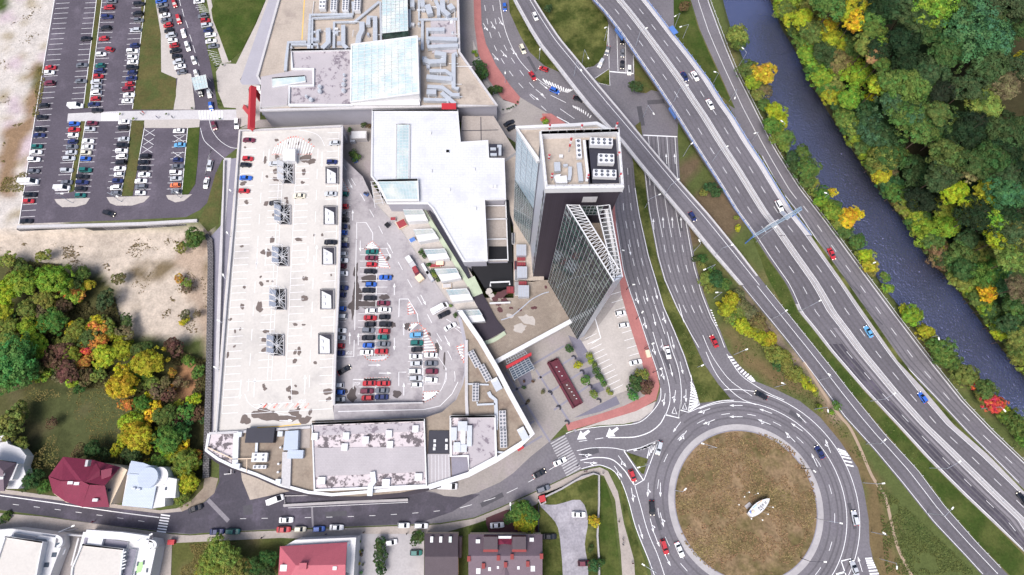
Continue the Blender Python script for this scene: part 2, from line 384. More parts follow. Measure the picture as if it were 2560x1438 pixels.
# ---------------------------------------------------------------- roads
L1, L2, L3, L4 = .03, .06, .10, .13
def flat(name, pts, z, m, z0=None, smooth=0, closed=True):
    p = spl(pts, smooth, True) if smooth else pts
    mb = MB()
    if z0 is None: mb.ngon(PA(p, z))
    else: mb.prism(PA(p, z), z0)
    return struct(mb.build(name, M[m]))
ROAD = [(1200, -60), (1204, 63), (1215, 110), (1240, 163), (1275, 213), (1300, 243), (1345, 270), (1420, 312), (1490, 370), (1530, 440), (1533, 523), (1541, 570), (1558, 678), (1575, 733), (1600, 803), (1625, 880), (1640, 923), (1650, 960), (1650, 978), (1641, 1005), (1613, 1035), (1576, 1061), (1526, 1067), (1470, 1070), (1415, 1085),
        (1375, 1103), (1325, 1143), (1283, 1183), (1250, 1206), (1200, 1228), (1150, 1241), (1100, 1233), (1037, 1221), (900, 1200), (700, 1160), (548, 1130), (548, 1203), (535, 1233), (510, 1256), (450, 1278), (400, 1283), (275, 1268), (130, 1248), (0, 1232), (-250, 1200),
        (-250, 1243), (0, 1275), (100, 1288), (250, 1311), (375, 1325), (425, 1333), (475, 1336), (525, 1331), (613, 1327), (725, 1322), (863, 1317), (1040, 1311), (1100, 1308), (1185, 1294), (1250, 1268), (1343, 1226), (1413, 1193), (1451, 1175), (1500, 1164), (1533, 1176), (1558, 1213), (1576, 1268), (1596, 1341), (1621, 1403), (1645, 1520),
        (2235, 1520), (2198, 1438), (2183, 1400), (2174, 1360), (2172, 1300), (2160, 1228), (2145, 1170), (2100, 1103), (2050, 1043), (2000, 1003), (1938, 973), (1888, 953), (1850, 915), (1820, 877), (1800, 825), (1783, 795), (1760, 735), (1740, 665), (1725, 580), (1700, 450), (1694, 341), (1700, 200), (1685, 75), (1683, -60)]
flat('road', ROAD, L1, 'road_asphalt')
flat('road', [(-250, 1201), (0, 1233), (130, 1249), (275, 1269), (400, 1284), (450, 1279), (510, 1257), (536, 1233), (548, 1203), (548, 1140), (725, 1200), (1030, 1222), (1100, 1236), (1200, 1236), (1130, 1280), (1040, 1310), (863, 1316), (613, 1326), (475, 1335), (375, 1324), (250, 1310), (0, 1274), (-250, 1242)], L1+.012, 'dark_asphalt')
EL = [(1722, -60), (1727, 0), (1750, 75), (1770, 120), (1800, 185), (1823, 238), (1838, 272), (1870, 330), (1900, 385), (1920, 423), (1950, 478), (1988, 525), (2070, 648), (2100, 690), (2145, 756), (2247, 902), (2333, 990), (2416, 1080), (2483, 1146), (2620, 1285)]
ER = [(1765, -60), (1772, 0), (1790, 48), (1817, 120), (1842, 180), (1873, 240), (1903, 300), (1932, 360), (1950, 390), (2000, 468), (2070, 558), (2110, 612), (2160, 680), (2235, 780), (2329, 902), (2408, 1002), (2483, 1080), (2640, 1230)]
WW = [(1450, -60), (1482, 0), (1506, 25), (1551, 83), (1586, 135), (1631, 200), (1681, 275), (1745, 378), (1795, 455), (1838, 525), (1880, 583), (1917, 640), (1938, 670), (1963, 705), (1976, 730), (1997, 779), (2031, 820), (2076, 878), (2160, 975), (2243, 1063), (2318, 1146), (2408, 1236), (2483, 1307), (2640, 1455)]
WE = [(1575, -60), (1620, 0), (1655, 45), (1688, 88), (1730, 140), (1775, 200), (1808, 253), (1838, 295), (1873, 353), (1913, 413), (1950, 475), (1985, 530), (2025, 580), (2085, 662), (2168, 781), (2243, 888), (2318, 984), (2382, 1060), (2476, 1142), (2640, 1300)]
RW = [(1262, -60), (1285, 0), (1300, 28), (1325, 73), (1350, 113), (1388, 160), (1430, 215), (1470, 265), (1526, 325), (1551, 350), (1601, 413), (1663, 488), (1705, 538), (1775, 625), (1850, 711), (1890, 760), (1923, 800), (1976, 865), (2026, 930), (2108, 1041), (2183, 1123), (2258, 1213), (2333, 1307), (2408, 1386), (2530, 1520)]
RE = [(1310, -60), (1338, 0), (1363, 40), (1400, 95), (1450, 155), (1500, 215), (1551, 275), (1621, 360), (1695, 448), (1775, 538), (1850, 630), (1896, 690), (1926, 728), (1966, 778), (2026, 853), (2076, 915), (2130, 984), (2213, 1086), (2296, 1176), (2363, 1266), (2446, 1360), (2600, 1520)]
def hz(y):     # (flyover) height of the motorway and of the slip-road flyover along the picture's y
    return float(np.interp(y, [300, 560], [6.5, .25]))
def rz(y): return float(np.interp(y, [450, 700], [6.5, .25]))
def zflat(y): return .05
def cross(Lc, Rc, u, y, zf, up=0.0):
    xl, xr = xat(Lc, y), xat(Rc, y); return P(xl+(xr-xl)*u, y, zf(y)+up)
def lane(mb, Lc, Rc, u, y0, y1, zf, w, up=.03, dash=None, mi=0, step=12, th=0):
    """painted line or kerb following a road, u across it"""
    ys = np.arange(y0, y1+.1, 3 if dash else step); pts = [cross(Lc, Rc, u, y, zf, up) for y in ys]
    if not dash: mb.ribbon(pts, w, mi, th=th); return
    dashes(mb, pts, w, dash, mi)
def dashes(mb, pts, w, dash, mi=0):
    on, off = dash; acc = 0; cur = [pts[0]]; state = True
    for a, b in zip(pts, pts[1:]):
        d = (b-a).length; pos = 0
        while acc+d-pos >= (on if state else off):
            need = (on if state else off)-acc; pos += need; q = a.lerp(b, min(pos/d, 1))
            if state: cur.append(q); mb.ribbon(cur, w, mi)
            else: cur = [q]
            state = not state; acc = 0
        acc += d-pos
        if state: cur.append(b)
def slab(Lc, Rc, u0, u1, y0, y1, zf, m, name, up=0.0, th=0.0, step=14, parent=None):
    ys = list(np.arange(y0, y1, step))+[y1]; A = [cross(Lc, Rc, u0, y, zf, up) for y in ys]; B = [cross(Lc, Rc, u1, y, zf, up) for y in ys]
    mb = MB(); mb.sheet(B, A)
    if th:
        D = Vector((0, 0, -th)); A2 = [a+D for a in A]; B2 = [b+D for b in B]
        mb.sheet(A, A2); mb.sheet(B2, B); mb.sheet(A2, B2)
        mb.add([A[0], B[0], B2[0], A2[0], A[-1], B[-1], B2[-1], A2[-1]], [(0, 1, 2, 3), (7, 6, 5, 4)])
    o = mb.build(name, M[m], parent); return o
# at-grade motorway, riverside carriageway, slip road
struct(slab(WW, WE, 0, 1, 588, 1440, lambda y: .04, 'bridge_asphalt', 'road'))
struct(slab(EL, ER, 0, 1, -55, 1225, zflat, 'road_asphalt', 'road'))
struct(slab(RW, RE, 0, 1, 705, 1500, lambda y: .045, 'bridge_asphalt', 'road'))
flat('road', [(1838, 272), (1880, 330), (1905, 392), (1882, 366), (1868, 345), (1820, 262)], .04, 'road_asphalt')
# verges and islands with a kerb step
def island(name, pts, m='verge', z=.14, sm=3):
    return flat(name, pts, z, m, 0.0, sm)
M['verge'] = mat('verge', (.045, .06, .015), .95, .45, .15, 1.3, col2=(.12, .125, .04), mixscale=.12, bump=.5, spec=.1)
M['verge_dry'] = mat('verge_dry', (.1, .09, .035), .95, .42, .1, 1.3, col2=(.075, .09, .03), mixscale=.15, bump=.5, spec=.1)
M['verge_green'] = mat('verge_green', (.042, .068, .014), .95, .42, .15, 1.3, col2=(.075, .09, .025), mixscale=.1, bump=.5, spec=.1)
M['meadow_brown'] = mat('meadow_brown', (.23, .16, .095), .95, .5, .25, 1.0, col2=(.125, .1, .045), mixscale=.1, bump=.5, spec=.1)
flat('grass_verge', [(1268, -60), (1274, 30), (1300, 88), (1325, 131), (1360, 163), (1398, 180), (1425, 190), (1390, 140), (1340, 60), (1310, -60)], .14, 'verge', 0)
flat('grass_verge', [(1310, -60), (1335, 20), (1375, 70), (1420, 120), (1452, 158), (1465, 170), (1485, 165), (1505, 148), (1516, 120), (1521, 60), (1508, 15), (1480, -60)], .14, 'verge', 0)
flat('grass_verge', [(1488, 198), (1523, 173), (1524, 213), (1500, 208)], .14, 'verge', 0)
flat('grass_verge', [(1585, 130), (1587, 223), (1600, 231), (1615, 233), (1628, 225), (1650, 230)], .14, 'verge_dry', 0)
flat('grass_verge', [(1588, 314), (1601, 304), (1606, 340), (1596, 332)], .14, 'verge_dry', 0)
I6L = [(1580, 395), (1583, 405), (1588, 463), (1600, 538), (1623, 640), (1640, 695), (1660, 765), (1688, 828), (1713, 890), (1740, 975), (1749, 1008)]
I6R = [(1598, 395), (1606, 415), (1611, 438), (1621, 525), (1643, 640), (1660, 700), (1690, 768), (1725, 835), (1760, 910), (1795, 960), (1827, 998)]
flat('grass_verge', I6L+I6R[::-1], .14, 'verge', 0)
flat('grass_verge', [(1565, 1130), (1600, 1142), (1620, 1148), (1610, 1185), (1604, 1184)], .14, 'verge', 0)
flat('grass_verge', [(1683, -60), (1686, 75), (1700, 100), (1760, 180), (1800, 236), (1836, 270), (1820, 236), (1797, 185), (1767, 120), (1747, 75), (1724, 0), (1718, -60)], .1, 'verge_green', 0)
flat('grass_verge', [(1880, 590), (1900, 640), (1917, 690), (1960, 770), (2026, 848), (2080, 915), (2135, 988), (2218, 1086), (2300, 1176), (2368, 1266), (2450, 1360), (2600, 1515), (2650, 1480), (2558, 1386), (2483, 1310), (2408, 1240), (2318, 1150), (2243, 1067), (2160, 979), (2076, 882), (2031, 824), (1994, 781), (1974, 732), (1960, 705), (1915, 642)], .1, 'verge_green', 0)
flat('grass_verge', [(1880, 369), (1905, 402), (1950, 480), (1990, 535), (2068, 650), (2098, 692), (2143, 758), (2245, 904), (2331, 992), (2414, 1082), (2481, 1148), (2600, 1270), (2600, 1262), (2478, 1144), (2386, 1062), (2322, 986), (2247, 890), (2172, 783), (2089, 664), (2029, 582), (1989, 530), (1954, 475), (1917, 413)], .15, 'verge', 0)
# roundabout
pc = PA([(R['t'](X, Y)) for X, Y in [(508, 700), (530, 480), (620, 250), (800, 90), (1080, 5), (1300, 20), (1500, 100), (1700, 290), (1850, 470), (1915, 680), (1927, 880), (1900, 1020), (1850, 1170), (1760, 1290), (830, 1340), (700, 1190), (610, 1050), (545, 900)]])
Am = np.array([[2*p.x, 2*p.y, 1] for p in pc]); bm_ = np.array([p.x**2+p.y**2 for p in pc]); s_ = np.linalg.lstsq(Am, bm_, rcond=None)[0]
RC = Vector((s_[0], s_[1], 0)); RR = math.sqrt(s_[2]+s_[0]**2+s_[1]**2)
def arc(r, a0, a1, n=48, z=0.0, c=None):
    c = c or RC; return [Vector((c.x+r*math.cos(a0+(a1-a0)*i/n), c.y+r*math.sin(a0+(a1-a0)*i/n), z)) for i in range(n+1)]
mb = MB(); mb.prism(arc(RR*1.095, 0, 2*math.pi, 96, .1)[:-1], 0); struct(mb.build('pavement', M['concrete']))
mb = MB(); mb.prism(arc(RR, 0, 2*math.pi, 96, .16)[:-1], 0)
struct(mb.build('grass_verge', M['meadow_brown']))
mb = MB(); mb.ribbon(arc(RR*1.004, 0, 2*math.pi, 96, .2), .3, th=.1); struct(mb.build('kerb', M['concrete_dark']))
# ---- flyovers
fly = thing('road_bridge', 'long straight motorway flyover with a pale median and blue railings', 'bridge', P(1700, 250))
def child(o): o.parent = fly_; o.matrix_parent_inverse = fly_.matrix_world.inverted() if False else Matrix.Translation(-fly_.location); return o
def adopt(o, par):
    o.parent = par; o.matrix_parent_inverse = (Matrix.Translation(par.location) @ Matrix.Rotation(par.rotation_euler.z, 4, 'Z')).inverted(); return o
adopt(slab(WW, WE, 0, 1, -55, 590, hz, 'bridge_asphalt', 'deck', th=1.1), fly)
def rail(mb, Lc, Rc, u, y0, y1, zf, h, w, up=0.0, posts=None, mi=0, step=14):
    ys = list(np.arange(y0, y1, step))+[y1]; pts = [cross(Lc, Rc, u, y, zf, up+h) for y in ys]; mb.ribbon(pts, w, mi, th=h if not posts else .1)
    if posts:
        dense = [cross(Lc, Rc, u, y, zf, up) for y in np.arange(y0, y1, 2)]; acc = 9
        for a, b in zip(dense, dense[1:]):
            acc += (b-a).length
            if acc > posts: acc = 0; mb.box(a, .14, .14, h, mi=mi)
        mb.ribbon([cross(Lc, Rc, u, y, zf, up+h*.5) for y in ys], .06, mi, th=.06)
for u0, u1 in ((0, .035), (.9, 1)):
    adopt(slab(WW, WE, u0, u1, -55, 588, hz, 'concrete_light', 'walkway', .16, .16), fly)
adopt(slab(WW, WE, .44, .53, -55, 588, hz, 'concrete', 'median', .12, .12), fly)
for u in (.012, .985):
    mb = MB(); rail(mb, WW, WE, u, -55, 588, hz, 1.1, .22, .16, posts=3.0); adopt(mb.build('railing', M['blue_metal']), fly)
for u in (.455, .515):
    mb = MB(); rail(mb, WW, WE, u, -55, 588, hz, .75, .2, .1, posts=4.0); adopt(mb.build('guard_rail', M['white_metal']), fly)
for y in (60, 165, 270, 400, 500):
    for u in (.2, .75):
        c = cross(WW, WE, u, y, hz, -1.1); mb = MB(); mb.tube((c.x, c.y, 0), c, .7, n=12); adopt(mb.build('pier', M['concrete']), fly)
for y0 in (70, 268):
    mb = MB(); mb.ribbon([cross(WW, WE, -.02, y, hz, 1.4) for y in (y0, y0+26)], .25, th=1.3); adopt(mb.build('sign_panel', M['blue_metal']), fly)
mb = MB(); mb.ribbon([cross(WW, WE, 1.04, y, hz, 1.6) for y in (66, 84)], 2.2, th=.3); adopt(mb.build('sign_panel', M['blue_metal']), fly)
fly_ = fly
slp = thing('road_bridge', 'narrow curving slip road flyover with wide white parapets', 'bridge', P(1560, 330))
adopt(slab(RW, RE, 0, 1, -55, 712, rz, 'bridge_asphalt', 'deck', th=1.1), slp)
adopt(slab(RW, RE, -.02, .13, -55, 712, rz, 'concrete_light', 'parapet', .35, .75), slp)
adopt(slab(RW, RE, .93, 1.0, -55, 690, rz, 'concrete_light', 'parapet', .35, .75), slp)
mb = MB(); rail(mb, RW, RE, .0, -55, 712, rz, .9, .15, .35, posts=3.0); adopt(mb.build('railing', M['white_metal']), slp)
for y in (60, 160, 260, 380, 500):
    c = cross(RW, RE, .5, y, rz, -1.1); mb = MB(); mb.tube((c.x, c.y, 0), c, .9, n=12); adopt(mb.build('pier', M['concrete']), slp)
# at-grade continuation: medians, concrete strips, guard rails
struct(slab(WW, WE, .44, .53, 588, 1400, lambda y: .04, 'concrete', 'kerb', .12, .12))
struct(slab(WW, WE, .9, 1, 588, 1235, lambda y: .04, 'concrete', 'pavement', .08, .08))
struct(slab(WW, WE, .0, .05, 760, 1400, lambda y: .04, 'concrete', 'pavement', .08, .08))
struct(slab(WW, WE, .28, .42, 820, 1400, lambda y: .04, 'light_asphalt', 'road', .006))
struct(slab(WW, WE, .06, .27, 860, 1400, lambda y: .04, 'dark_asphalt', 'road', .006))
gs = [((WW, WE, .485, 590, 1380), 'white metal guard rail on the motorway median beyond the flyover'), ((ER, ER, 0, -50, 1210), 'white metal guard rail between the riverside carriageway and the river bank'), ((RW, RE, .985, 715, 1420), 'metal guard rail on the outer side of the slip road at ground level')]
for i, ((a, b, u, y0, y1), lb) in enumerate(gs):
    mb = MB()
    if a is b:
        b = [(x+8, y) for x, y in a]; u = .5
    rail(mb, a, b, u, y0, y1, zflat, .75, .16, 0, posts=4.0); tag(mb.build('guard_rail', M['white_metal']), lb, 'guard rail')

# ---------------------------------------------------------------- road markings
mk_ = MB()
def line(pts, w=.18, z=.07, sm=6, dash=None, mi=0):
    q = spl(pts, sm) if len(pts) > 2 else list(pts); q = PA(q, z)
    if dash: 
        f = []
        for a, b in zip(q, q[1:]):
            n = max(1, int((b-a).length/.5)); f += [a.lerp(b, i/n) for i in range(n)]
        dashes(mk_, f+[q[-1]], w, dash, mi)
    else: mk_.ribbon(q, w, mi)
def arrow(c, d, L=4.6, z=.075, side=0, mb=None):
    """direction arrow centred at pixel c, pointing along pixel vector d"""
    mb = mb or mk_; a = P(*c, z); b = P(c[0]+d[0], c[1]+d[1], z); t = (b-a).normalized(); nrm = Vector((-t.y, t.x, 0))
    mb.ribbon([a-t*L/2, a+t*(L/2-1.4)], .2)
    mb.add([a+t*(L/2-1.5)+nrm*.42, a+t*(L/2-1.5)-nrm*.42, a+t*L/2], [(0, 1, 2)])
    if side:
        n2 = nrm*side; q = a+t*.3
        mb.ribbon([a-t*.4, q+n2*.5], .2); mb.add([q+n2*.45-t*.35, q+n2*.45+t*.45, q+n2*1.05+t*.3], [(0, 1, 2) if side < 0 else (0, 1, 2)])
def hatch(A, B, n, w=.5, z=.072, mi=0, skew=0):
    """n bars between the pixel polylines A and B"""
    ia = np.linspace(0, len(A)-1, n); 
    def at(C, t): t = min(max(t, 0), len(C)-1); i = min(int(t), len(C)-2); f = t-i; return (C[i][0]+(C[i+1][0]-C[i][0])*f, C[i][1]+(C[i+1][1]-C[i][1])*f)
    for k in range(n):
        mk_.ribbon(PA([at(A, ia[k]), at(B, ia[k]*(len(B)-1)/(len(A)-1)+skew)], z), w, mi)
def zebra(a, b, c, n, w, z=.07):
    """n stripes from a towards b, every stripe along c (pixels)"""
    for k in range(n):
        t = k/(n-1); p = (a[0]+(b[0]-a[0])*t, a[1]+(b[1]-a[1])*t); mk_.ribbon(PA([p, (p[0]+c[0], p[1]+c[1])], z), w)
for u in (.05, .425, .54, .885):
    lane(mk_, WW, WE, u, -55, 1380, hz, .2, .03 if u < 1 else 0)
for u in (.25, .71): lane(mk_, WW, WE, u, -55, 1380, hz, .16, .035, dash=(3, 6))
lane(mk_, EL, ER, .4, -55, 330, zflat, .18); lane(mk_, EL, ER, .93, -55, 1210, zflat, .2); lane(mk_, EL, ER, .07, 390, 1210, zflat, .2)
lane(mk_, EL, ER, .45, 330, 500, zflat, .18); lane(mk_, EL, ER, .5, 515, 1210, zflat, .16, dash=(3, 6))
lane(mk_, RW, RE, .75, -55, 715, rz, .18); lane(mk_, RW, RE, .64, 715, 1440, zflat, .18); lane(mk_, RW, RE, .07, 715, 1440, zflat, .18)
RL = [(1533, 470), (1533, 523), (1541, 570), (1558, 678), (1575, 733), (1600, 803), (1625, 880), (1640, 923), (1651, 965)]
for u in (.40, .70): lane(mk_, RL, I6L, u, 420, 780, zflat, .16, dash=(3, 4.5))
for u in (.02, .97): lane(mk_, RL, I6L, u, 470, 960, zflat, .2)
CR = [(1690, 341), (1696, 440), (1722, 580), (1737, 665), (1757, 735), (1780, 795), (1797, 825), (1817, 877)]
CL = [(1598, 341), (1606, 415), (1611, 438), (1621, 525), (1643, 640), (1660, 700), (1690, 768), (1725, 835), (1750, 877)]
for u in (.25, .5, .75): lane(mk_, CL, CR, u, 341, 600, zflat, .16); lane(mk_, CL, CR, u, 612, 800, zflat, .16, dash=(3, 5))
for u in (.03, .97): lane(mk_, CL, CR, u, 341, 870, zflat, .2)
line([(1608, 338), (1693, 342)], .5)
line([(1524, 179), (1584, 184)], .5); line([(1542, 75), (1545, 178)]); line([(1563, 90), (1565, 182)]); line([(1521, 57), (1523, 170)]); line([(1583, 130), (1584, 182)])
line([(1521, 57), (1516, 115), (1500, 150), (1465, 172)]); line([(1487, 196), (1523, 172), (1525, 214), (1497, 208)], sm=1)
# upper left arm
UL = [(1200, -60), (1204, 63), (1215, 110), (1240, 163), (1275, 213), (1300, 243)]
line([(1246, -40), (1253, 30), (1268, 90), (1295, 145), (1330, 185), (1370, 215), (1420, 232)], .2)
line([(1228, -20), (1236, 40), (1250, 90), (1275, 140), (1310, 190), (1345, 230), (1385, 262)], dash=(3, 4))
line([(1207, -20), (1216, 40), (1230, 100), (1255, 150), (1290, 200), (1330, 243), (1380, 290)], dash=(3, 4))
line([(1377, 238), (1415, 257)], dash=None); line([(1400, 272), (1436, 297)]); line([(1392, 292), (1430, 312)], .3)
hatch([(1357, 197), (1378, 206), (1398, 214), (1418, 222), (1432, 224)], [(1366, 209), (1385, 218), (1402, 225), (1414, 229), (1420, 230)], 12, .5)
hatch([(1432, 264), (1445, 268), (1460, 276), (1478, 288)], [(1436, 270), (1448, 277), (1460, 284), (1474, 295)], 9, .4)
for c in [(1214, 68), (1233, 64), (1252, 54), (1239, 143), (1260, 135), (1285, 130), (1350, 232), (1337, 243), (1360, 215)]:
    y = c[1]; arrow(c, (.35+y/250, 1), side=-1 if c[0] < 1300 else 0)
# arrows, two arterial carriageways
for c in [(1642, 404), (1666, 397), (1687, 397), (1624, 450), (1634, 560), (1658, 556), (1681, 556), (1703, 556)]: arrow(c, (-.08, -1))
for c in [(1574, 625), (1593, 746), (1616, 740), (1640, 734), (1613, 808), (1636, 800), (1661, 795), (1635, 873), (1657, 863), (1682, 857), (1657, 935), (1678, 926), (1704, 920), (1661, 1000), (1687, 992), (1715, 990)]:
    arrow(c, (.25, 1) if c[1] < 960 else ((-.12, 1) if c[0] < 1700 else (0, 1)), side=(-1 if c[0] % 2 else 0))
line([(1632, 830), (1646, 875), (1660, 915), (1672, 960), (1675, 1000), (1668, 1028), (1663, 1037)], .22)
line([(1668, 830), (1680, 875), (1694, 915), (1702, 960), (1703, 1000), (1698, 1043)], .2)
line([(1637, 763), (1650, 800), (1662, 835)], .16); line([(1697, 760), (1708, 800), (1722, 860), (1728, 940), (1728, 980), (1722, 1030)], .2)
line([(1663, 1037), (1697, 1045), (1703, 1005)], .4, sm=1); line([(1700, 1025), (1721, 1031), (1728, 985)], .4, sm=1)
line([(1680, 1033), (1686, 1018), (1692, 1035), (1680, 1033)], .25, sm=1); line([(1706, 1022), (1712, 1008), (1717, 1024), (1706, 1022)], .25, sm=1)
hatch([(1727, 955), (1727, 975), (1724, 1000), (1722, 1028)], [(1735, 968), (1742, 985), (1746, 1003), (1749, 1010)], 11, .55)
line([(1722, 1031), (1760, 1015), (1800, 1003), (1835, 1001)], .22); line([(1749, 1009), (1742, 978), (1722, 915)], .2)
line([(1652, 970), (1650, 1000), (1630, 1030), (1600, 1055), (1560, 1063), (1500, 1067), (1440, 1076), (1415, 1084)], .22)
line([(1663, 1037), (1650, 1060), (1625, 1080), (1590, 1092), (1555, 1094), (1520, 1094)], .3)
for c in [(1458, 1088), (1530, 1081)]:
    a = P(*c, .075); t = (P(c[0]-30, c[1]+22, .075)-a).normalized(); nrm = Vector((-t.y, t.x, 0))
    mk_.add([a+t*2.6, a+nrm*1.7-t*.2, a+nrm*.55-t*.2, a+nrm*.45-t*2.6, a-nrm*.45-t*2.6, a-nrm*.55-t*.2, a-nrm*1.7-t*.2], [(0, 1, 2, 5, 6), (2, 3, 4, 5)])
line([(1447, 1104), (1468, 1101)]); line([(1488, 1098), (1508, 1095)])
for c in [(1464, 1137), (1477, 1157), (1556, 1154), (1546, 1180)]: arrow(c, (1, .05) if c[0] < 1500 else (.55, .8), side=-1)
line([(1442, 1127), (1480, 1120), (1530, 1120), (1570, 1128)], .2); line([(1451, 1151), (1490, 1144), (1530, 1149), (1560, 1175), (1577, 1200), (1587, 1214)], .3)
line([(1454, 1172), (1490, 1163), (1512, 1166), (1537, 1180), (1556, 1210), (1572, 1255), (1590, 1320), (1622, 1400), (1640, 1450)], .22)
line([(1587, 1214), (1600, 1260), (1620, 1330), (1645, 1390), (1665, 1450)], .2)
line([(1560, 1128), (1600, 1120), (1646, 1100), (1625, 1160), (1610, 1200), (1586, 1214)], .25, sm=1); line([(1560, 1128), (1585, 1165), (1608, 1200)], .3, sm=1)
for k in range(4): line([(1584+k*8, 1127-k*1.5), (1624+k*5, 1117-k*3.4), (1618+k*5, 1146-k*7)], .42, sm=1)
n0 = len(mk_.f); zebra((1377, 1110), (1416, 1190), (36, -21), 14, .42); mk_.m[n0:] = [2]*(len(mk_.f)-n0)
for c, d in [((1581, 1238), (.15, 1)), ((1602, 1330), (.3, 1)), ((1642, 1350), (.4, 1)), ((1655, 1300), (.25, 1)), ((1668, 1398), (.5, 1)), ((1700, 1380), (.5, 1)), ((1620, 1225), (-.05, 1)), ((1651, 1225), (0, 1)), ((1630, 1315), (.25, 1)), ((1707, 1090), (-.75, 1)), ((1692, 1068), (-.75, 1)), ((1760, 1027), (-1, .35)), ((1840, 1014), (-1, 0)), ((1772, 1055), (-1, .4)), ((1840, 1042), (-1, 0)), ((1914, 1028), (-1, -.35)), ((1910, 1055), (-1, -.4)), ((1992, 1068), (-1, -.7)), ((1975, 1092), (-.8, -.8)), ((2003, 1045), (-.8, -.8)), ((2070, 1115), (-.4, -1)), ((2036, 1150), (-.45, -1)), ((2150, 1410), (-.3, -1))]: arrow(c, d, side=(1 if (c[0]+c[1]) % 2 else 0))
mk_.ribbon(arc(RR*1.42, math.radians(-75), math.radians(112), 60, .075), .2)
for r_, a0, a1 in ((RR*1.25, 100, -70), (RR*1.25, 112, 245)):
    A_ = arc(r_, math.radians(a0), math.radians(a1), 400, .075); dashes(mk_, A_, .16, (3, 6))
mk_.ribbon(arc(RR*1.60, math.radians(-60), math.radians(95), 60, .075), .2)
line([(1765, 880), (1785, 925), (1810, 960), (1850, 995), (1890, 1012)], .2); line([(1817, 885), (1850, 935), (1890, 965), (1925, 985), (1960, 1000)], .2)
line([(1757, 838), (1775, 880), (1800, 920), (1830, 955), (1880, 990)], .18)
hatch([(1820, 893), (1835, 915), (1855, 935), (1870, 948), (1878, 953)], [(1831, 893), (1845, 911), (1862, 927), (1880, 941), (1888, 952)], 12, .55)
hatch([(2094, 1122), (2102, 1137), (2115, 1162)], [(2115, 1130), (2125, 1142), (2134, 1166)], 6, .5)
hatch([(1776, 775), (1790, 812)], [(1780, 777), (1794, 814)], 7, .4)
hatch([(2163, 1397), (2170, 1420), (2178, 1450)], [(2180, 1396), (2190, 1418), (2204, 1450)], 9, .5)
line([(2103, 1403), (2126, 1397), (2135, 1440)], .4, sm=1); line([(2103, 1403), (2117, 1445)], .3, sm=1); line([(2090, 1436), (2113, 1430)], .5, sm=1)
# bottom street
zebra((402, 1287), (392, 1328), (23, 3), 7, .42)
line([(-40, 1234), (0, 1239), (130, 1257), (275, 1278), (398, 1294)], .25)
line([(-20, 1255), (150, 1275), (390, 1308)], .12, dash=(2, 5)); line([(600, 1297), (860, 1292), (1020, 1284), (1140, 1273)], .12, dash=(2, 5)); line([(1150, 1270), (1250, 1240), (1340, 1195), (1420, 1145)], .14, dash=(4, 4))
line([(520, 1250), (571, 1303)], 1.3, mi=1, z=.06); line([(780, 1267), (782, 1318)], .6, mi=1, z=.06)
line([(720, 1270), (1020, 1256)], .12)
struct(mk_.build('road_marking', [M['paint_white'], M['light_asphalt'], M['paint_worn']]))
M['tyre_wear'] = mat('tyre_wear', (.118, .11, .124), .8, .3, .05, 1.4); M['repair_patch'] = mat('repair_patch', (.085, .082, .095), .85, .25, .1, 1.4)
mk_ = MB()
for u in (.105, .2, .3, .385, .59, .67, .76, .84): lane(mk_, WW, WE, u, -55, 1380, hz, .55, .012)
for u in (.2, .37, .63, .83): lane(mk_, EL, ER, u, 480, 1210, zflat, .5, .012)
for u in (.25, .55): lane(mk_, RW, RE, u, -55, 1440, rz, .6, .012)
for u in (.12, .28, .48, .62, .78, .92): lane(mk_, RL, I6L, u, 420, 960, zflat, .5, -.005)
for u in (.08, .18, .33, .43, .58, .68, .83, .93): lane(mk_, CL, CR, u, 341, 860, zflat, .5, -.005)
for r_ in (1.19, 1.3, 1.36, 1.47, 1.55): mk_.ribbon(arc(RR*r_, math.radians(-80), math.radians(125), 60, .045), .55)
for r_ in (1.17, 1.3): mk_.ribbon(arc(RR*r_, math.radians(125), math.radians(245), 60, .045), .55)
struct(mk_.build('road_surface', M['tyre_wear'])); mk_ = MB()
for x, y, lx, ly, a in ((1560, 330, 3, 1.2, 30), (1905, 560, 2.5, 8, 38), (1790, 690, 2, 7, 25), (1475, 1130, 6, 2, 15), (840, 1285, 7, 1.6, 3), (620, 1275, 3, 3, 10), (1230, 1250, 8, 1.5, 25), (1665, 900, 1.2, 7, 20), (1990, 1040, 5, 1.6, -35), (1700, 560, 1.2, 6, 8), (1640, 255, 7, 2, 5), (1602, 290, 2, 9, 5), (2130, 1290, 1.2, 8, 5), (1640, 1290, 1.2, 9, 15), (1330, 160, 1.2, 8, 25), (2115, 700, 1, 14, 38), (2160, 765, .5, 18, 38), (2010, 555, .5, 16, 38)): mk_.box(P(x, y, .045), lx, ly, .006, math.radians(a))
struct(mk_.build('road_surface', M['repair_patch']))

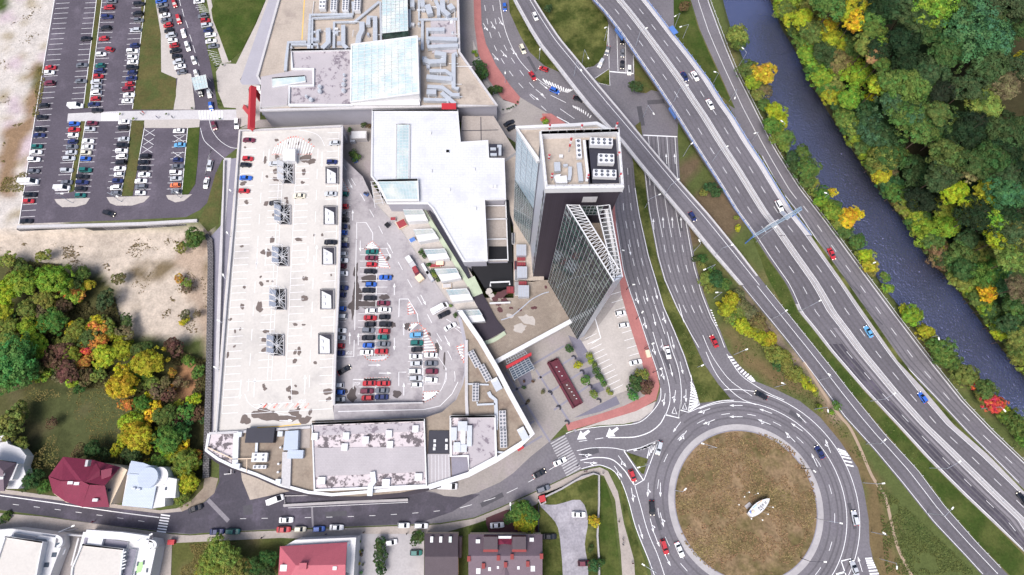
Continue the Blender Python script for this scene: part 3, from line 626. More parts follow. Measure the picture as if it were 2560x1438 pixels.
# ---------------------------------------------------------------- pavements, plazas and footpaths
def pave(name, pts, m, z=.12, sm=0): return flat(name, pts, z, m, -.1, sm)
pave('pavement', [(1182, -60), (1186, 60), (1195, 130), (1222, 200), (1258, 250), (1296, 262), (1300, 243), (1275, 213), (1240, 163), (1215, 110), (1204, 63), (1200, -60)], 'paving_red', .13, 0)
pave('pavement', [(1529, 480), (1533, 560), (1541, 640), (1553, 735), (1580, 830), (1603, 900), (1617, 950), (1612, 990), (1560, 1015), (1500, 1035), (1414, 1060), (1420, 1078), (1500, 1055), (1590, 1030), (1640, 1000), (1649, 965), (1640, 923), (1625, 880), (1600, 803), (1575, 733), (1558, 678), (1541, 570), (1534, 480)], 'paving_red', .135, 0)
pave('pavement', [(1355, 284), (1378, 284), (1420, 312), (1360, 312)], 'paving_red', .135)
pave('plaza', [(1140, -60), (1182, -60), (1186, 60), (1195, 130), (1222, 200), (1258, 250), (1296, 262), (1300, 243), (1345, 270), (1420, 312), (1490, 370), (1530, 440), (1500, 500), (1250, 330), (1140, 200)], 'paving_plaza', .1)
pave('flower_bed', [(1182, 100), (1190, 120), (1215, 200), (1250, 245), (1292, 262), (1275, 280), (1255, 285), (1222, 235), (1185, 150)], 'paving_pale', .13)
pave('plaza', [(1165, 780), (1440, 700), (1533, 500), (1541, 640), (1553, 735), (1580, 830), (1603, 900), (1617, 950), (1612, 990), (1560, 1015), (1500, 1035), (1414, 1060), (1375, 1103), (1325, 1143), (1283, 1183), (1250, 1206), (1200, 1228), (1150, 1241), (1100, 1233), (1037, 1221), (1030, 1150), (1165, 1000)], 'paving_plaza', .1)
pave('plaza', [(1440, 860), (1470, 850), (1556, 735), (1583, 830), (1606, 900), (1618, 945), (1570, 975), (1530, 990), (1465, 890)], 'paving_pale', .105)
pave('plaza', [(1420, 838), (1452, 850), (1470, 880), (1446, 895)], 'paving_slate', .11)
for q in ([(1438, 895), (1465, 885), (1472, 903), (1447, 913)], [(1450, 925), (1480, 915), (1490, 940), (1466, 950)], [(1472, 965), (1500, 955), (1512, 975), (1490, 985)], [(1435, 1045), (1540, 990), (1550, 1010), (1500, 1030)]): pave('plaza', q, 'paving_slate', .112)
flat('sand', [(1425, 1080), (1500, 1055), (1590, 1028), (1640, 1003), (1630, 1028), (1600, 1051), (1560, 1060), (1490, 1064)], .14, 'paving_pale')
mb = MB()
for a, b in [((1265, 930), (1375, 1105)), ((1340, 925), (1440, 1080)), ((1285, 940), (1410, 865)), ((1345, 947), (1440, 890)), ((1370, 983), (1455, 930)), ((1385, 1025), (1470, 965)), ((1270, 985), (1312, 962)), ((1298, 1020), (1318, 1008)), ((1320, 1062), (1336, 1053)), ((1305, 1120), (1355, 1090))]: mb.ribbon(PA([a, b], .118), .7)
struct(mb.build('paving_band', M['concrete_dark']))
# park-and-stripe bays beside the tower
mb = MB()
for i in range(11):
    t = i/10; a = (1523+t*63, 738+t*190); mb.ribbon(PA([a, (a[0]+30, a[1]-9)], .115), .14)
for i in range(11):
    t = i/10; a = (1462+t*66, 848+t*128); mb.ribbon(PA([a, (a[0]+29, a[1]-14)], .115), .14)
mb.ribbon(PA([(1487, 793), (1502, 845), (1480, 858)], .115), .3); struct(mb.build('road_marking', M['paint_white']))
# car park in the north west
LOT = [(146, -60), (138, 0), (90, 280), (48, 560), (300, 551), (465, 543), (500, 525), (525, 500), (540, 460), (543, 425), (555, 400), (600, 365), (600, 300), (545, 270), (530, 180), (480, -60)]
flat('road', LOT, L1, 'lot_asphalt')
pave('pavement', [(170, 284), (295, 278), (590, 274), (592, 300), (168, 304)], 'concrete_light', .12)
pave('plaza', [(540, 180), (553, 158), (590, 160), (640, 60), (690, -60), (712, -60), (640, 120), (600, 200), (650, 215), (650, 300), (600, 318), (592, 302), (590, 270), (560, 268), (545, 230)], 'paving_pale', .11)
pave('pavement', [(505, -60), (516, -60), (540, 60), (560, 120), (578, 155), (556, 158), (535, 90)], 'paving_pale', .12)
flat('grass_verge', [(528, 25), (560, -60), (690, -60), (640, 55), (605, 125), (572, 155), (548, 90), (532, 50)], .14, 'verge_green', 0)
flat('grass_verge', [(355, -60), (378, -60), (402, 85), (403, 180), (440, 196), (440, 240), (433, 274), (331, 274), (350, 130)], .14, 'verge_dry', 0)
pave('sand', [(376, -60), (392, -60), (440, 180), (478, 185), (488, 274), (434, 274), (444, 195), (395, 202), (394, 180), (403, 180), (400, 90)], 'paving_pale', .13)
pave('sand', [(360, 300), (500, 298), (498, 318), (468, 320), (361, 320)], 'paving_pale', .13)
for q in ([(247, -60), (262, -60), (223, 270), (208, 270)], [(200, 303), (215, 303), (185, 478), (170, 482)]): flat('grass_verge', q, .14, 'verge_dry', 0)
flat('grass_verge', [(328, 301), (361, 301), (350, 380), (331, 490), (303, 490), (320, 400)], .14, 'verge_dry', 0)
flat('grass_verge', [(470, 320), (499, 318), (494, 400), (488, 460), (470, 487), (454, 487)], .14, 'verge_green', 0)
for q in ([(136, 498), (225, 495), (215, 510), (190, 517), (155, 518), (142, 508)], [(266, 493), (375, 490), (360, 505), (330, 514), (290, 514), (275, 508)], [(415, 488), (480, 486), (460, 502), (438, 506), (420, 498)]): pave('traffic_island', q, 'paving_pale', .14)
mb = MB()
def bays(l0, r0, l1, r1, dy=2.58, skip=()):
    """bay lines between two line ends: first line l0-r0, last line l1-r1"""
    a, b, c, d = PA([l0, r0, l1, r1], .055); n = int(round((c-a).length/dy))
    for k in range(n+1):
        t = k/n; mb.ribbon([a.lerp(c, t), b.lerp(d, t)], .13)
bays((148, -40), (182, -42), (52, 543), (87, 541)); bays((218, -30), (250, -31), (177, 262), (209, 260)); bays((257, -30), (296, -31), (221, 269), (257, 267))
bays((336, -30), (366, -31), (296, 262), (330, 260)); bays((168, 306), (204, 304), (138, 483), (172, 482)); bays((213, 303), (250, 302), (190, 482), (226, 481))
bays((290, 316), (325, 314), (268, 470), (302, 469)); bays((353, 399), (386, 398), (341, 474), (377, 473)); bays((433, 339), (466, 337), (417, 473), (452, 472))
for q in ([(144, -50), (88, 290), (47, 560)], [(261, -50), (222, 270)], [(247, -50), (208, 270)], [(369, -50), (331, 272)], [(201, 303), (171, 482)], [(214, 303), (186, 478)], [(328, 303), (303, 490)], [(361, 320), (347, 400)], [(469, 320), (454, 486)]): mb.ribbon(PA(q, .17), .22)
for cx, cy in ((374, 332), (371, 354), (368, 374), (447, 347), (444, 388)):
    for s in (-1, 1): mb.ribbon(PA([(cx-12, cy-8*s), (cx+13, cy+8*s)], .055), .16)
def vee(x, y, s=1): 
    for q in ([(x, y), (x+24, y+5), (x+2, y+12)], ): mb.ribbon(PA(q, .055), .14)
for k in range(6): vee(487+k*4.2, 8+k*5); vee(519+k*4, 126+k*6.5)
for q in ([(444, -20), (452, 15)], [(455, 22), (460, 42)], [(464, 52), (470, 70)], [(474, 87), (480, 104)], [(482, 113), (488, 132)], [(491, 147), (498, 165)]): mb.ribbon(PA(q, .055), .16)
for k in range(9): mb.ribbon(PA([(255+k*5.1, 282), (254.5+k*5.1, 302)], .135), .45); mb.ribbon(PA([(498+k*7, 277), (500+k*7, 298)], .135), .6)
mb.ribbon(PA(spl([(501, 320), (510, 350), (530, 370), (560, 395)]), .055), .16); mb.ribbon(PA(spl([(523, 300), (530, 325), (548, 350), (575, 368), (600, 371)]), .055), .16)
mb.ribbon(PA([(528, 375), (519, 405), (514, 437), (520, 400), (528, 375)], .055), .3)
struct(mb.build('road_marking', M['paint_white']))
# pavements along the bottom street
pave('pavement', [(-60, 1280), (0, 1283), (100, 1291), (375, 1328), (430, 1336), (475, 1339), (613, 1330), (863, 1320), (1040, 1314), (1100, 1311), (1185, 1297), (1250, 1271), (1343, 1229), (1413, 1196), (1451, 1178), (1500, 1168), (1520, 1178), (1545, 1230), (1560, 1310), (1588, 1410), (1600, 1500), (1560, 1500), (1552, 1380), (1538, 1250), (1510, 1190), (1490, 1184), (1440, 1205), (1360, 1238), (1340, 1262), (1260, 1285), (1180, 1312), (1100, 1335), (1000, 1340), (860, 1350), (700, 1345), (430, 1358), (425, 1500), (-60, 1500)], 'paving', .12)
flat('sand', [(900, 1335), (1060, 1335), (1060, 1500), (890, 1500)], .13, 'concrete')
flat('grass_verge', [(1345, 1240), (1450, 1200), (1498, 1186), (1497, 1300), (1495, 1500), (1350, 1500), (1347, 1300)], .12, 'verge', 0)
flat('grass_verge', [(1500, 1190), (1512, 1200), (1530, 1260), (1545, 1380), (1558, 1500), (1499, 1500)], .12, 'verge_green', 0)
flat('grass_verge', [(1550, 1195), (1560, 1230), (1572, 1290), (1592, 1350), (1615, 1410), (1630, 1500), (1592, 1500), (1585, 1400), (1562, 1300), (1553, 1240)], .14, 'verge', 0)
flat('gravel', spl([(1350, 1262), (1390, 1262), (1450, 1250), (1470, 1300), (1462, 1360), (1470, 1420), (1465, 1500), (1415, 1500), (1405, 1400), (1395, 1320), (1370, 1285)], 3, True), .15, 'gravel_pale')
flat('sand', [(1215, 1295), (1265, 1275), (1340, 1265), (1345, 1330), (1215, 1332)], .13, 'mulch')
flat('grass_verge', [(1173, 1318), (1213, 1303), (1222, 1330), (1173, 1332)], .14, 'verge_green', 0)
# yards under and between the houses, service court
flat('pavement', [(692, -60), (716, -60), (643, 190), (655, 212), (606, 212), (600, 204)], .15, 'grey_wall')
flat('plaza', [(600, 322), (640, 300), (932, 285), (934, 503), (900, 445), (858, 400), (855, 312)], .1, 'paving_plaza')
flat('pavement', [(512, 1190), (546, 1196), (536, 1233), (508, 1256), (455, 1279), (440, 1272), (480, 1250), (508, 1220)], .09, 'gravel_brown')
flat('pavement', [(0, 1222), (130, 1240), (275, 1259), (400, 1276), (450, 1270), (455, 1279), (400, 1284), (275, 1269), (130, 1249), (0, 1233)], .1, 'paving')
flat('pavement', [(600, 1160), (605, 1200), (625, 1250), (725, 1228), (710, 1170)], .1, 'gravel_roof', 0)
flat('pavement', [(1020, 1218), (1075, 1225), (1110, 1240), (1150, 1243), (1200, 1230), (1160, 1190), (1030, 1190)], .11, 'paving_plaza', 0)
flat('pavement', [(528, 590), (556, 560), (560, 400), (590, 395), (612, 400), (570, 700), (550, 1085), (522, 1085)], .06, 'concrete_dark')
flat('pavement', [(560, 395), (578, 395), (570, 480), (556, 660), (540, 1080), (533, 1080), (545, 700)], .1, 'concrete_light')
flat('grass_verge', [(540, 430), (556, 425), (556, 470), (545, 560), (520, 580), (497, 553), (517, 510)], .09, 'verge_dry')
# worn footpath on the east verge
mb = MB(); mb.ribbon(PA(spl([(2010, 905), (2060, 985), (2100, 1040), (2125, 1070), (2150, 1120), (2180, 1190), (2212, 1240), (2225, 1290), (2245, 1370), (2285, 1450)]), .06), 1.0); struct(mb.build('path', mat('bare_earth', (.36, .27, .2), .95, .15, .5, 3)))
# ---------------------------------------------------------------- vehicles
def car_meshes(L, W, H, kind):
    """body, windscreen, rear window, side windows, wheel, lamps of one vehicle, nose towards +X"""
    hl, hw = L/2, W/2
    bz = .28
    if kind == 'van': prof = [(-hl, .55, .9), (-hl+.1, .62, .96), (hl-.9, .62, .96), (hl-.35, .6, .9), (hl, .5, .8)]; hood = .95; cab = (-hl+.06, hl-1.15, hl-.5, .93, H, .97); tail = -hl+.06
    else:
        hood = .86 if kind == 'saloon' else .92
        rear = {'saloon': .9, 'hatchback': .93, 'estate': .95, 'suv': 1.0}[kind]
        prof = None
    top = hood; st = [(-hl, .80, .55), (-hl+.12, .92, top-.12), (-hl+.5, .98, top), (0, 1.0, top+.02), (hl-1.0, .98, top-.02), (hl-.45, .93, top-.1), (hl-.12, .84, top-.26), (hl, .68, .5)]
    if kind == 'van': st = [(-hl, .92, 1.0), (-hl+.05, .98, 1.05), (0, 1.0, 1.05), (hl-1.1, .99, 1.08), (hl-.45, .95, .98), (hl-.1, .86, .78), (hl, .72, .55)]
    b = MB(); ring = []
    for x, k, zt in st:
        w = hw*k; ring.append([(x, -w*.9, bz), (x, -w, bz+.18), (x, -w, zt-.14), (x, -w*.86, zt), (x, w*.86, zt), (x, w, zt-.14), (x, w, bz+.18), (x, w*.9, bz)])
    vs = [v for r_ in ring for v in r_]; n = len(ring); fs = []
    for i in range(n-1):
        for j in range(8):
            a = i*8+j; c = i*8+(j+1) % 8; fs.append((a, c, c+8, a+8))
    fs.append(tuple(range(8))); fs.append(tuple(range(n*8-1, n*8-9, -1))); b.add(vs, [tuple(reversed(f)) for f in fs])
    # cabin: rear foot, rear roof, front roof, front foot
    c = {'saloon': (-hl+.75, -hl+1.35, .25, 1.0), 'hatchback': (-hl+.12, -hl+.55, .25, 1.0), 'estate': (-hl+.1, -hl+.4, .3, 1.05), 'suv': (-hl+.12, -hl+.42, .4, 1.05), 'van': (-hl+.04, -hl+.1, hl-1.75, hl-.75)}[kind]
    wb, wt = hw*.86, hw*.70 if kind != 'van' else hw*.84
    zb = top-.02 if kind != 'van' else 1.02
    P4 = [(c[0], -wb, zb), (c[3], -wb, zb), (c[3], wb, zb), (c[0], wb, zb), (c[1], -wt, H), (c[2], -wt, H), (c[2], wt, H), (c[1], wt, H)]
    b.add(P4, [(0, 1, 5, 4), (1, 2, 6, 5), (2, 3, 7, 6), (3, 0, 4, 7), (4, 5, 6, 7)])
    V = [Vector(p) for p in P4]
    def pane(i, j, k, l, e=.09, t=.02):
        q = [V[i], V[j], V[k], V[l]]; cc = sum(q, Vector())/4; nrm = (q[1]-q[0]).cross(q[3]-q[0]).normalized()
        q = [cc+(p-cc)*(1-e)+nrm*t for p in q]; q2 = [p-nrm*t for p in q]
        return MB().add(q+q2, [(0, 1, 2, 3), (0, 4, 5, 1), (1, 5, 6, 2), (2, 6, 7, 3), (3, 7, 4, 0)])
    out = dict(body=b.mesh('body', M['car_paint']), windscreen=pane(1, 2, 6, 5, .07).mesh('windscreen', M['car_glass']), side_window=[])
    if kind != 'van': out['rear_window'] = pane(3, 0, 4, 7, .1).mesh('rear_window', M['car_glass'])
    if kind != 'van':
        out['side_window'] = [pane(0, 1, 5, 4, .16).mesh('side_window', M['car_glass']), pane(2, 3, 7, 6, .16).mesh('side_window', M['car_glass'])]
    for p in out['body'].polygons: p.use_smooth = False
    wm = MB(); wm.tube((0, -.11, 0), (0, .11, 0), .31, n=12)
    out['wheel'] = wm.mesh('wheel', M['tyre']); out['wpos'] = [(sx*(L*.3), sy*(hw-.12), .31) for sx in (-1, 1) for sy in (-1, 1)]
    out['head'] = MB().box((0, 0, 0), .14, .34, .16).mesh('headlight', M['headlight_glow']); out['tail'] = MB().box((0, 0, 0), .1, .3, .14).mesh('taillight', M['taillight'])
    out['hpos'] = [(hl-.1, s*hw*.62, .52) for s in (-1, 1)]; out['tpos'] = [(-hl+.02, s*hw*.66, .6) for s in (-1, 1)]
    return out
KINDS = {'saloon': car_meshes(4.6, 1.8, 1.42, 'saloon'), 'hatchback': car_meshes(4.0, 1.74, 1.48, 'hatchback'), 'estate': car_meshes(4.6, 1.8, 1.5, 'estate'), 'suv': car_meshes(4.5, 1.88, 1.7, 'suv'), 'van': car_meshes(5.4, 2.0, 2.3, 'van'), 'longvan': car_meshes(6.6, 2.1, 2.6, 'van')}
CC = dict(w=('white', (.86, .86, .88)), s=('silver', (.52, .54, .58)), g=('grey', (.15, .16, .19)), k=('black', (.014, .014, .02)), r=('red', (.45, .025, .035)), b=('blue', (.03, .12, .5)), n=('dark blue', (.02, .03, .12)), t=('dark green', (.01, .13, .12)), y=('cream', (.72, .68, .55)), o=('orange', (.8, .2, .08)), m=('maroon', (.16, .025, .05)), p=('light blue', (.12, .35, .6)))
CARN = {}
def car(pos, d, c, kind, label, group, z, lights=False):
    """pos: pixel, d: pixel direction of travel"""
    a = P(*pos, z+.7); b = P(pos[0]+d[0]*20, pos[1]+d[1]*20, z+.7); ang = math.atan2(b.y-a.y, b.x-a.x)+(rnd()-.5)*.06
    K = KINDS[kind]; nm = 'van' if 'van' in kind else 'car'
    rt = thing(nm, label, nm, (a.x, a.y, z), ang, group)
    col = CC[c][1]; j = .9+.2*rnd()
    link('body', K['body'], rt, [min(1, v*j) for v in col])
    link('windscreen', K['windscreen'], rt)
    if 'rear_window' in K: link('rear_window', K['rear_window'], rt)
    for sw in K['side_window']: link('side_window', sw, rt)
    for wp in K['wpos']: link('wheel', K['wheel'], rt, None, wp)
    if lights:
        for q in K['hpos']: link('headlight', K['head'], rt, None, q)
        for q in K['tpos']: link('taillight', K['tail'], rt, None, q)
    return rt
def row(T_, d, where, z, data, group, flip=None, lights=False, order='from the top'):
    """data: (X, Y, code[, kind]) sorted down the picture"""
    data = sorted(data, key=lambda q: q[1]) if order == 'from the top' else data
    for i, q in enumerate(data):
        kind = q[3] if len(q) > 3 else random.choice(['hatchback', 'hatchback', 'saloon', 'estate', 'suv'])
        dd = q[4] if len(q) > 4 else d
        if rnd() < .5 and flip is None: dd = (-dd[0], -dd[1])
        noun = {'longvan': 'long van', 'suv': 'car'}.get(kind, kind) if 'van' in kind or kind == 'suv' else kind
        car(T_(q[0], q[1]), dd, q[2], kind, f"{CC[q[2]][0]} {noun}, {sfx(i+1)} {order} {where}", group, z, lights)
GL = 'cars parked in the north west car park'
row(TA, (1, -.06), 'in the outermost column by the pale sand', .04, [(600, 810, 'r', 'saloon'), (590, 870, 'w'), (590, 998, 'm'), (520, 1265, 'k'), (500, 1405, 'k')], GL)
row(TC, (1, -.03), 'in the outer column below the paved crossing', .04, [(450, 195, 'k', 'hatchback'), (437, 262, 'n', 'saloon'), (413, 387, 't', 'hatchback'), (400, 452, 'w', 'saloon'), (383, 535, 'w'), (380, 665, 'g', 'hatchback'), (330, 787, 'w', 'longvan'), (340, 930, 'k'), (320, 1002, 'r'), (293, 1225, 'k', 'saloon')], GL, 1)
row(TA, (1, -.05), 'facing the first grass strip, on its west side', .04, [(1030, 462, 'k', 'saloon'), (980, 780, 'g', 'saloon'), (970, 972, 'g', 'saloon'), (915, 1272, 'w', 'van')], GL, 1)
row(TA, (1, -.05), 'facing the first grass strip, on its east side', .04, [(1330, 15, 'g'), (1305, 88, 'r'), (1285, 200, 'n', 'estate'), (1265, 335, 'k', 'estate'), (1240, 462, 'r', 'hatchback'), (1308, 587, 'r', 'hatchback', (1, .3)), (1212, 650, 'w', 'hatchback'), (1200, 785, 't', 'hatchback'), (1190, 850, 'n'), (1178, 915, 'r'), (1150, 980, 's', 'estate'), (1152, 1045, 's'), (1145, 1112, 'w', 'suv'), (1140, 1182, 'r', 'hatchback'), (1120, 1250, 'n'), (1160, 1325, 'k', 'hatchback')], GL)
row(TB_, (1, -.04), 'of the column beside the wide meadow', .04, [(325, 45, 'k', 'estate'), (310, 165, 'k'), (320, 242, 'g', 'hatchback'), (280, 360, 's', 'estate'), (268, 545, 'n'), (245, 615, 'w', 'suv'), (243, 685, 'w'), (245, 745, 'w', 'saloon'), (242, 808, 'k'), (238, 870, 'n', 'hatchback'), (228, 938, 'n'), (210, 1008, 'r', 'hatchback'), (195, 1070, 'm', 'suv'), (200, 1140, 'w'), (180, 1210, 'w', 'saloon')], GL)
row(TC, (1, -.02), 'on the west of the short grass strip', .04, [(835, 132, 'b', 'hatchback'), (830, 198, 'r'), (822, 262, 'w'), (812, 332, 'n'), (808, 392, 'g', 'saloon'), (797, 455, 's', 'saloon'), (777, 522, 's', 'estate'), (750, 655, 's', 'estate'), (745, 790, 'g', 'saloon'), (705, 857, 'w', 'van')], GL)
row(TC, (1, -.02), 'on the east of the short grass strip', .04, [(1035, 125, 'm', 'hatchback'), (1010, 192, 's', 'hatchback'), (985, 328, 'w', 'saloon'), (978, 395, 'w', 'saloon'), (963, 458, 'y', 'hatchback'), (960, 525, 'b', 'hatchback'), (962, 652, 't', 'suv'), (925, 725, 'k'), (922, 790, 'n'), (900, 860, 'k', 'saloon'), (902, 937, 't', 'hatchback')], GL)
row(TD, (1, -.02), 'in the column west of the middle meadow strip', .04, [(313, 112, 'w', 'saloon'), (305, 178, 'k', 'estate'), (308, 305, 's', 'saloon'), (300, 372, 'k'), (288, 438, 'w', 'estate'), (286, 503, 'w'), (277, 567, 'k'), (266, 635, 'w', 'saloon'), (257, 702, 'w', 'hatchback'), (243, 772, 'n'), (222, 850, 'w'), (218, 912, 'g')], GL)
row(TD, (1, -.02), 'in the column east of the middle meadow strip', .04, [(548, 497, 'k'), (530, 563, 'k', 'saloon'), (533, 635, 'k'), (537, 702, 'w', 'saloon'), (502, 775, 'w', 'saloon'), (502, 840, 'g', 'estate'), (498, 910, 'w', 'hatchback')], GL)
row(TD, (1, -.02), 'in the last column before the exit lane', .04, [(928, 212, 'w', 'saloon'), (940, 370, 'p', 'saloon'), (922, 538, 'n'), (915, 612, 'g'), (898, 682, 'w', 'suv'), (898, 748, 's', 'saloon'), (888, 822, 'o', 'hatchback'), (897, 893, 'g')], GL)
row(TB_, (1, -.18), 'of the slanted bays left of the entry lane', .04, [(585, 10, 'b'), (600, 65, 'g'), (615, 125, 'k'), (632, 185, 'w', 'saloon'), (648, 245, 'g', 'saloon'), (670, 302, 'r', 'hatchback'), (680, 365, 'k', 'hatchback'), (703, 425, 's'), (725, 487, 'w', 'hatchback'), (742, 545, 'r', 'hatchback'), (755, 608, 'k'), (775, 675, 'k', 'hatchback'), (790, 740, 's'), (815, 800, 'w', 'saloon'), (835, 865, 'g')], GL)
row(TB_, (1, -.13), 'of the slanted bays right of the entry lane', .04, [(1040, 15, 'w', 'saloon'), (1090, 190, 'g', 'suv'), (1118, 245, 'r'), (1133, 300, 's', 'estate'), (1150, 362, 'n', 'hatchback'), (1180, 420, 'w'), (1185, 492, 'w', 'saloon'), (1212, 552, 'g', 'saloon')], GL)
GQ = 'cars on the entry road of the car park'
row(TB_, (.28, 1), 'in the queue on the entry lane', .04, [(748, 40, 'r'), (798, 230, 'r', 'estate'), (855, 395, 'w'), (905, 555, 'w', 'estate'), (980, 720, 'w', 'hatchback'), (1010, 885, 'w', 'hatchback')], GQ, 1, True)
row(TB_, (.15, 1), 'at the barrier by the glass canopy', .04, [(1060, 1105, 'k', 'hatchback'), (1165, 1120, 's', 'hatchback'), (1185, 1272, 'b', 'hatchback')], GQ, 1, True)
row(TD, (-.2, 1), 'leaving between the lots and the garage', .04, [(1327, 152, 'm', 'hatchback', (.25, 1)), (1583, 130, 'w', 'suv', (-.05, 1)), (1280, 600, 's', 'estate'), (1238, 795, 'w', 'saloon')], GQ, 1, True)
car(TC(1222, 1138), (1, .28), 'k', 'estate', 'black estate driving along the bottom aisle of the car park', GQ, .04, True)
row(R['n'], (.1, 1), 'under the red gate sculpture', .12, [(190, 925, 'k', 'hatchback'), (272, 900, 'w', 'hatchback')], GQ, 1)
ZU, ZL = 9.0, 5.0
GU = 'cars parked on the upper garage deck'
row(R['d'], (1, .02), 'of the west edge of the upper deck', ZU, [(487, 200, 'm', 'saloon'), (475, 385, 'r', 'hatchback'), (455, 448, 'k', 'hatchback'), (455, 578, 'b', 'saloon'), (438, 708, 'r', 'hatchback')], GU)
row(R['d'], (1, .0), 'of the east edge of the upper deck', ZU, [(1340, 230, 's', 'hatchback'), (1315, 418, 'n', 'hatchback'), (1303, 737, 's', 'saloon'), (1303, 1220, 'k', 'saloon')], GU)
row(R['d'], (1, .0), 'beside the steel stair shafts of the upper deck', ZU, [(742, 437, 's', 'estate'), (988, 757, 'y', 'saloon'), (742, 828, 'k', 'hatchback')], GU)
GD = 'cars parked on the lower garage deck'
row(R['d'], (1, 0), 'in the row half under the upper deck edge', ZL, [(1430, 740, 't', 'hatchback'), (1420, 862, 'r'), (1420, 935, 'g'), (1422, 997, 'k'), (1415, 1062, 'n'), (1415, 1125, 'b', 'hatchback'), (1410, 1192, 'y'), (1422, 1253, 'n'), (1410, 1340, 's'), (1415, 1403, 'w')], GD)
row(R['e'], (1, 0), 'in the edge row south of the third shaft', ZL, [(1405, 260, 'm', 'hatchback'), (1415, 335, 'w'), (1415, 478, 'n'), (1402, 548, 'n'), (1400, 687, 'b', 'hatchback'), (1405, 765, 's'), (1395, 905, 'w'), (1395, 978, 's'), (1385, 1057, 'r'), (1378, 1130, 'n')], GD)
row(R['e'], (1, .02), 'in the west half of the middle island', ZL, [(1717, 118, 't', 'saloon'), (1710, 180, 'm'), (1712, 245, 'r', 'hatchback'), (1700, 313, 'k'), (1705, 443, 'b', 'hatchback'), (1683, 503, 'k', 'saloon'), (1697, 580, 'k', 'estate'), (1707, 708, 'w', 'hatchback'), (1698, 778, 'r', 'saloon'), (1697, 842, 'k', 'hatchback'), (1680, 902, 'g', 'suv'), (1680, 977, 'k', 'estate'), (1680, 1053, 'b', 'hatchback'), (1662, 1123, 'w', 'saloon')], GD)
row(R['e'], (1, .02), 'in the east half of the middle island', ZL, [(1850, 375, 'b', 'saloon'), (1833, 630, 'm', 'saloon'), (1842, 698, 'w', 'saloon'), (1842, 768, 'k', 'hatchback'), (1848, 842, 'k', 'suv'), (1840, 910, 'r', 'hatchback'), (1828, 972, 't', 'hatchback'), (1828, 1040, 'g', 'saloon'), (1810, 1112, 'r', 'saloon')], GD)
row(R['e'], (1, -.03), 'in the west half of the outer island', ZL, [(2157, 950, 'p', 'suv'), (2163, 1028, 't'), (2165, 1093, 'k'), (2155, 1165, 'w', 'saloon'), (2155, 1235, 's'), (2143, 1313, 'w'), (2150, 1382, 's')], GD)
row(R['e'], (1, .02), 'in the east half of the outer island', ZL, [(2307, 1150, 'w', 'saloon'), (2308, 1233, 'g', 'saloon'), (2313, 1312, 'm', 'suv'), (2307, 1398, 'w', 'suv')], GD)
row(R['e'], (1, -.5), 'of the slanted bays by the mall terrace', ZL, [(2395, 682, 'w', 'longvan'), (2437, 742, 'k', 'saloon'), (2500, 865, 'w', 'saloon')], GD, 1)
row(R['f'], (1, 0), 'at the south end of the edge row', ZL, [(1377, 175, 'w', 'hatchback'), (1385, 243, 'b', 'hatchback'), (1390, 315, 's')], GD)
row(R['f'], (1, 0), 'in the southern block, west half', ZL, [(1690, 153, 'r', 'saloon'), (1665, 232, 'm', 'estate'), (1670, 300, 'r', 'hatchback')], GD)
row(R['f'], (1, 0), 'in the southern block, east half', ZL, [(1832, 155, 'r', 'saloon'), (1817, 225, 'g', 'saloon'), (1812, 290, 'n', 'saloon')], GD)
car(R['f'](2162, 168), (1, 0), 'w', 'hatchback', 'white hatchback next to the crossed out bay of the outer island', GD, ZL)
car(R['e'](1440, 1298), (1, -.6), 'k', 'saloon', 'black saloon with its headlights on, crossing the lower deck', GD, ZL, True)
GS = 'cars along the bottom street'
row(R['l'], (1, -.02), 'from the left among those half on the kerb', .1, [(567, 1005, 'n', 'saloon'), (725, 1003, 't', 'estate'), (1233, 983, 'r', 'saloon'), (1397, 980, 'y', 'hatchback'), (1585, 978, 'b', 'hatchback'), (1762, 962, 'w', 'saloon'), (2432, 940, 'w', 'hatchback')], GS, 1, False, 'in line')
for T_, x, y, d, c, k, lb in [('l', 1258, 887, (1, -.02), 'w', 'saloon', 'white saloon driving along the bottom street'), ('l', 352, 772, (1, -.35), 'k', 'saloon', 'black saloon by the bushes at the street corner'), ('l', 1155, 683, (1, -.4), 'w', 'van', 'white van with red tail leaving the service court'), ('l', 2307, 1112, (1, -.2), 'w', 'hatchback', 'white hatchback beside the dark conifer row'),
    ('k', 210, 945, (1, 0), 'w', 'estate', 'white estate on the kerb opposite the mall tip'), ('k', 160, 1215, (1, -.03), 't', 'hatchback', 'dark green hatchback in the yard of the dark roofed house'), ('k', 970, 940, (1, -.08), 'w', 'saloon', 'white saloon on the red brown forecourt'), ('k', 1785, 833, (1, 0), 'w', 'saloon', 'white saloon on the grey gravel yard'), ('k', 1492, 1053, (1, .02), 'k', 'saloon', 'black saloon beside the brown roof on gravel'), ('k', 1838, 1320, (1, -.04), 'm', 'hatchback', 'crimson hatchback at the foot of the gravel yard'),
    ('k', 475, 548, (1, 0), 'w', 'longvan', 'white box van tucked under the curved mall wall'), ('k', 1430, 577, (1, -.35), 'g', 'estate', 'dark grey estate on the kerb beside the lawn'), ('m', 1553, 1360, (-.2, 1), 'w', 'saloon', 'white coupe with black windows beside the white villa')]:
    car(R[T_](x, y), d, c, k, lb, GS, .12)
GM = 'cars driving on the roads'
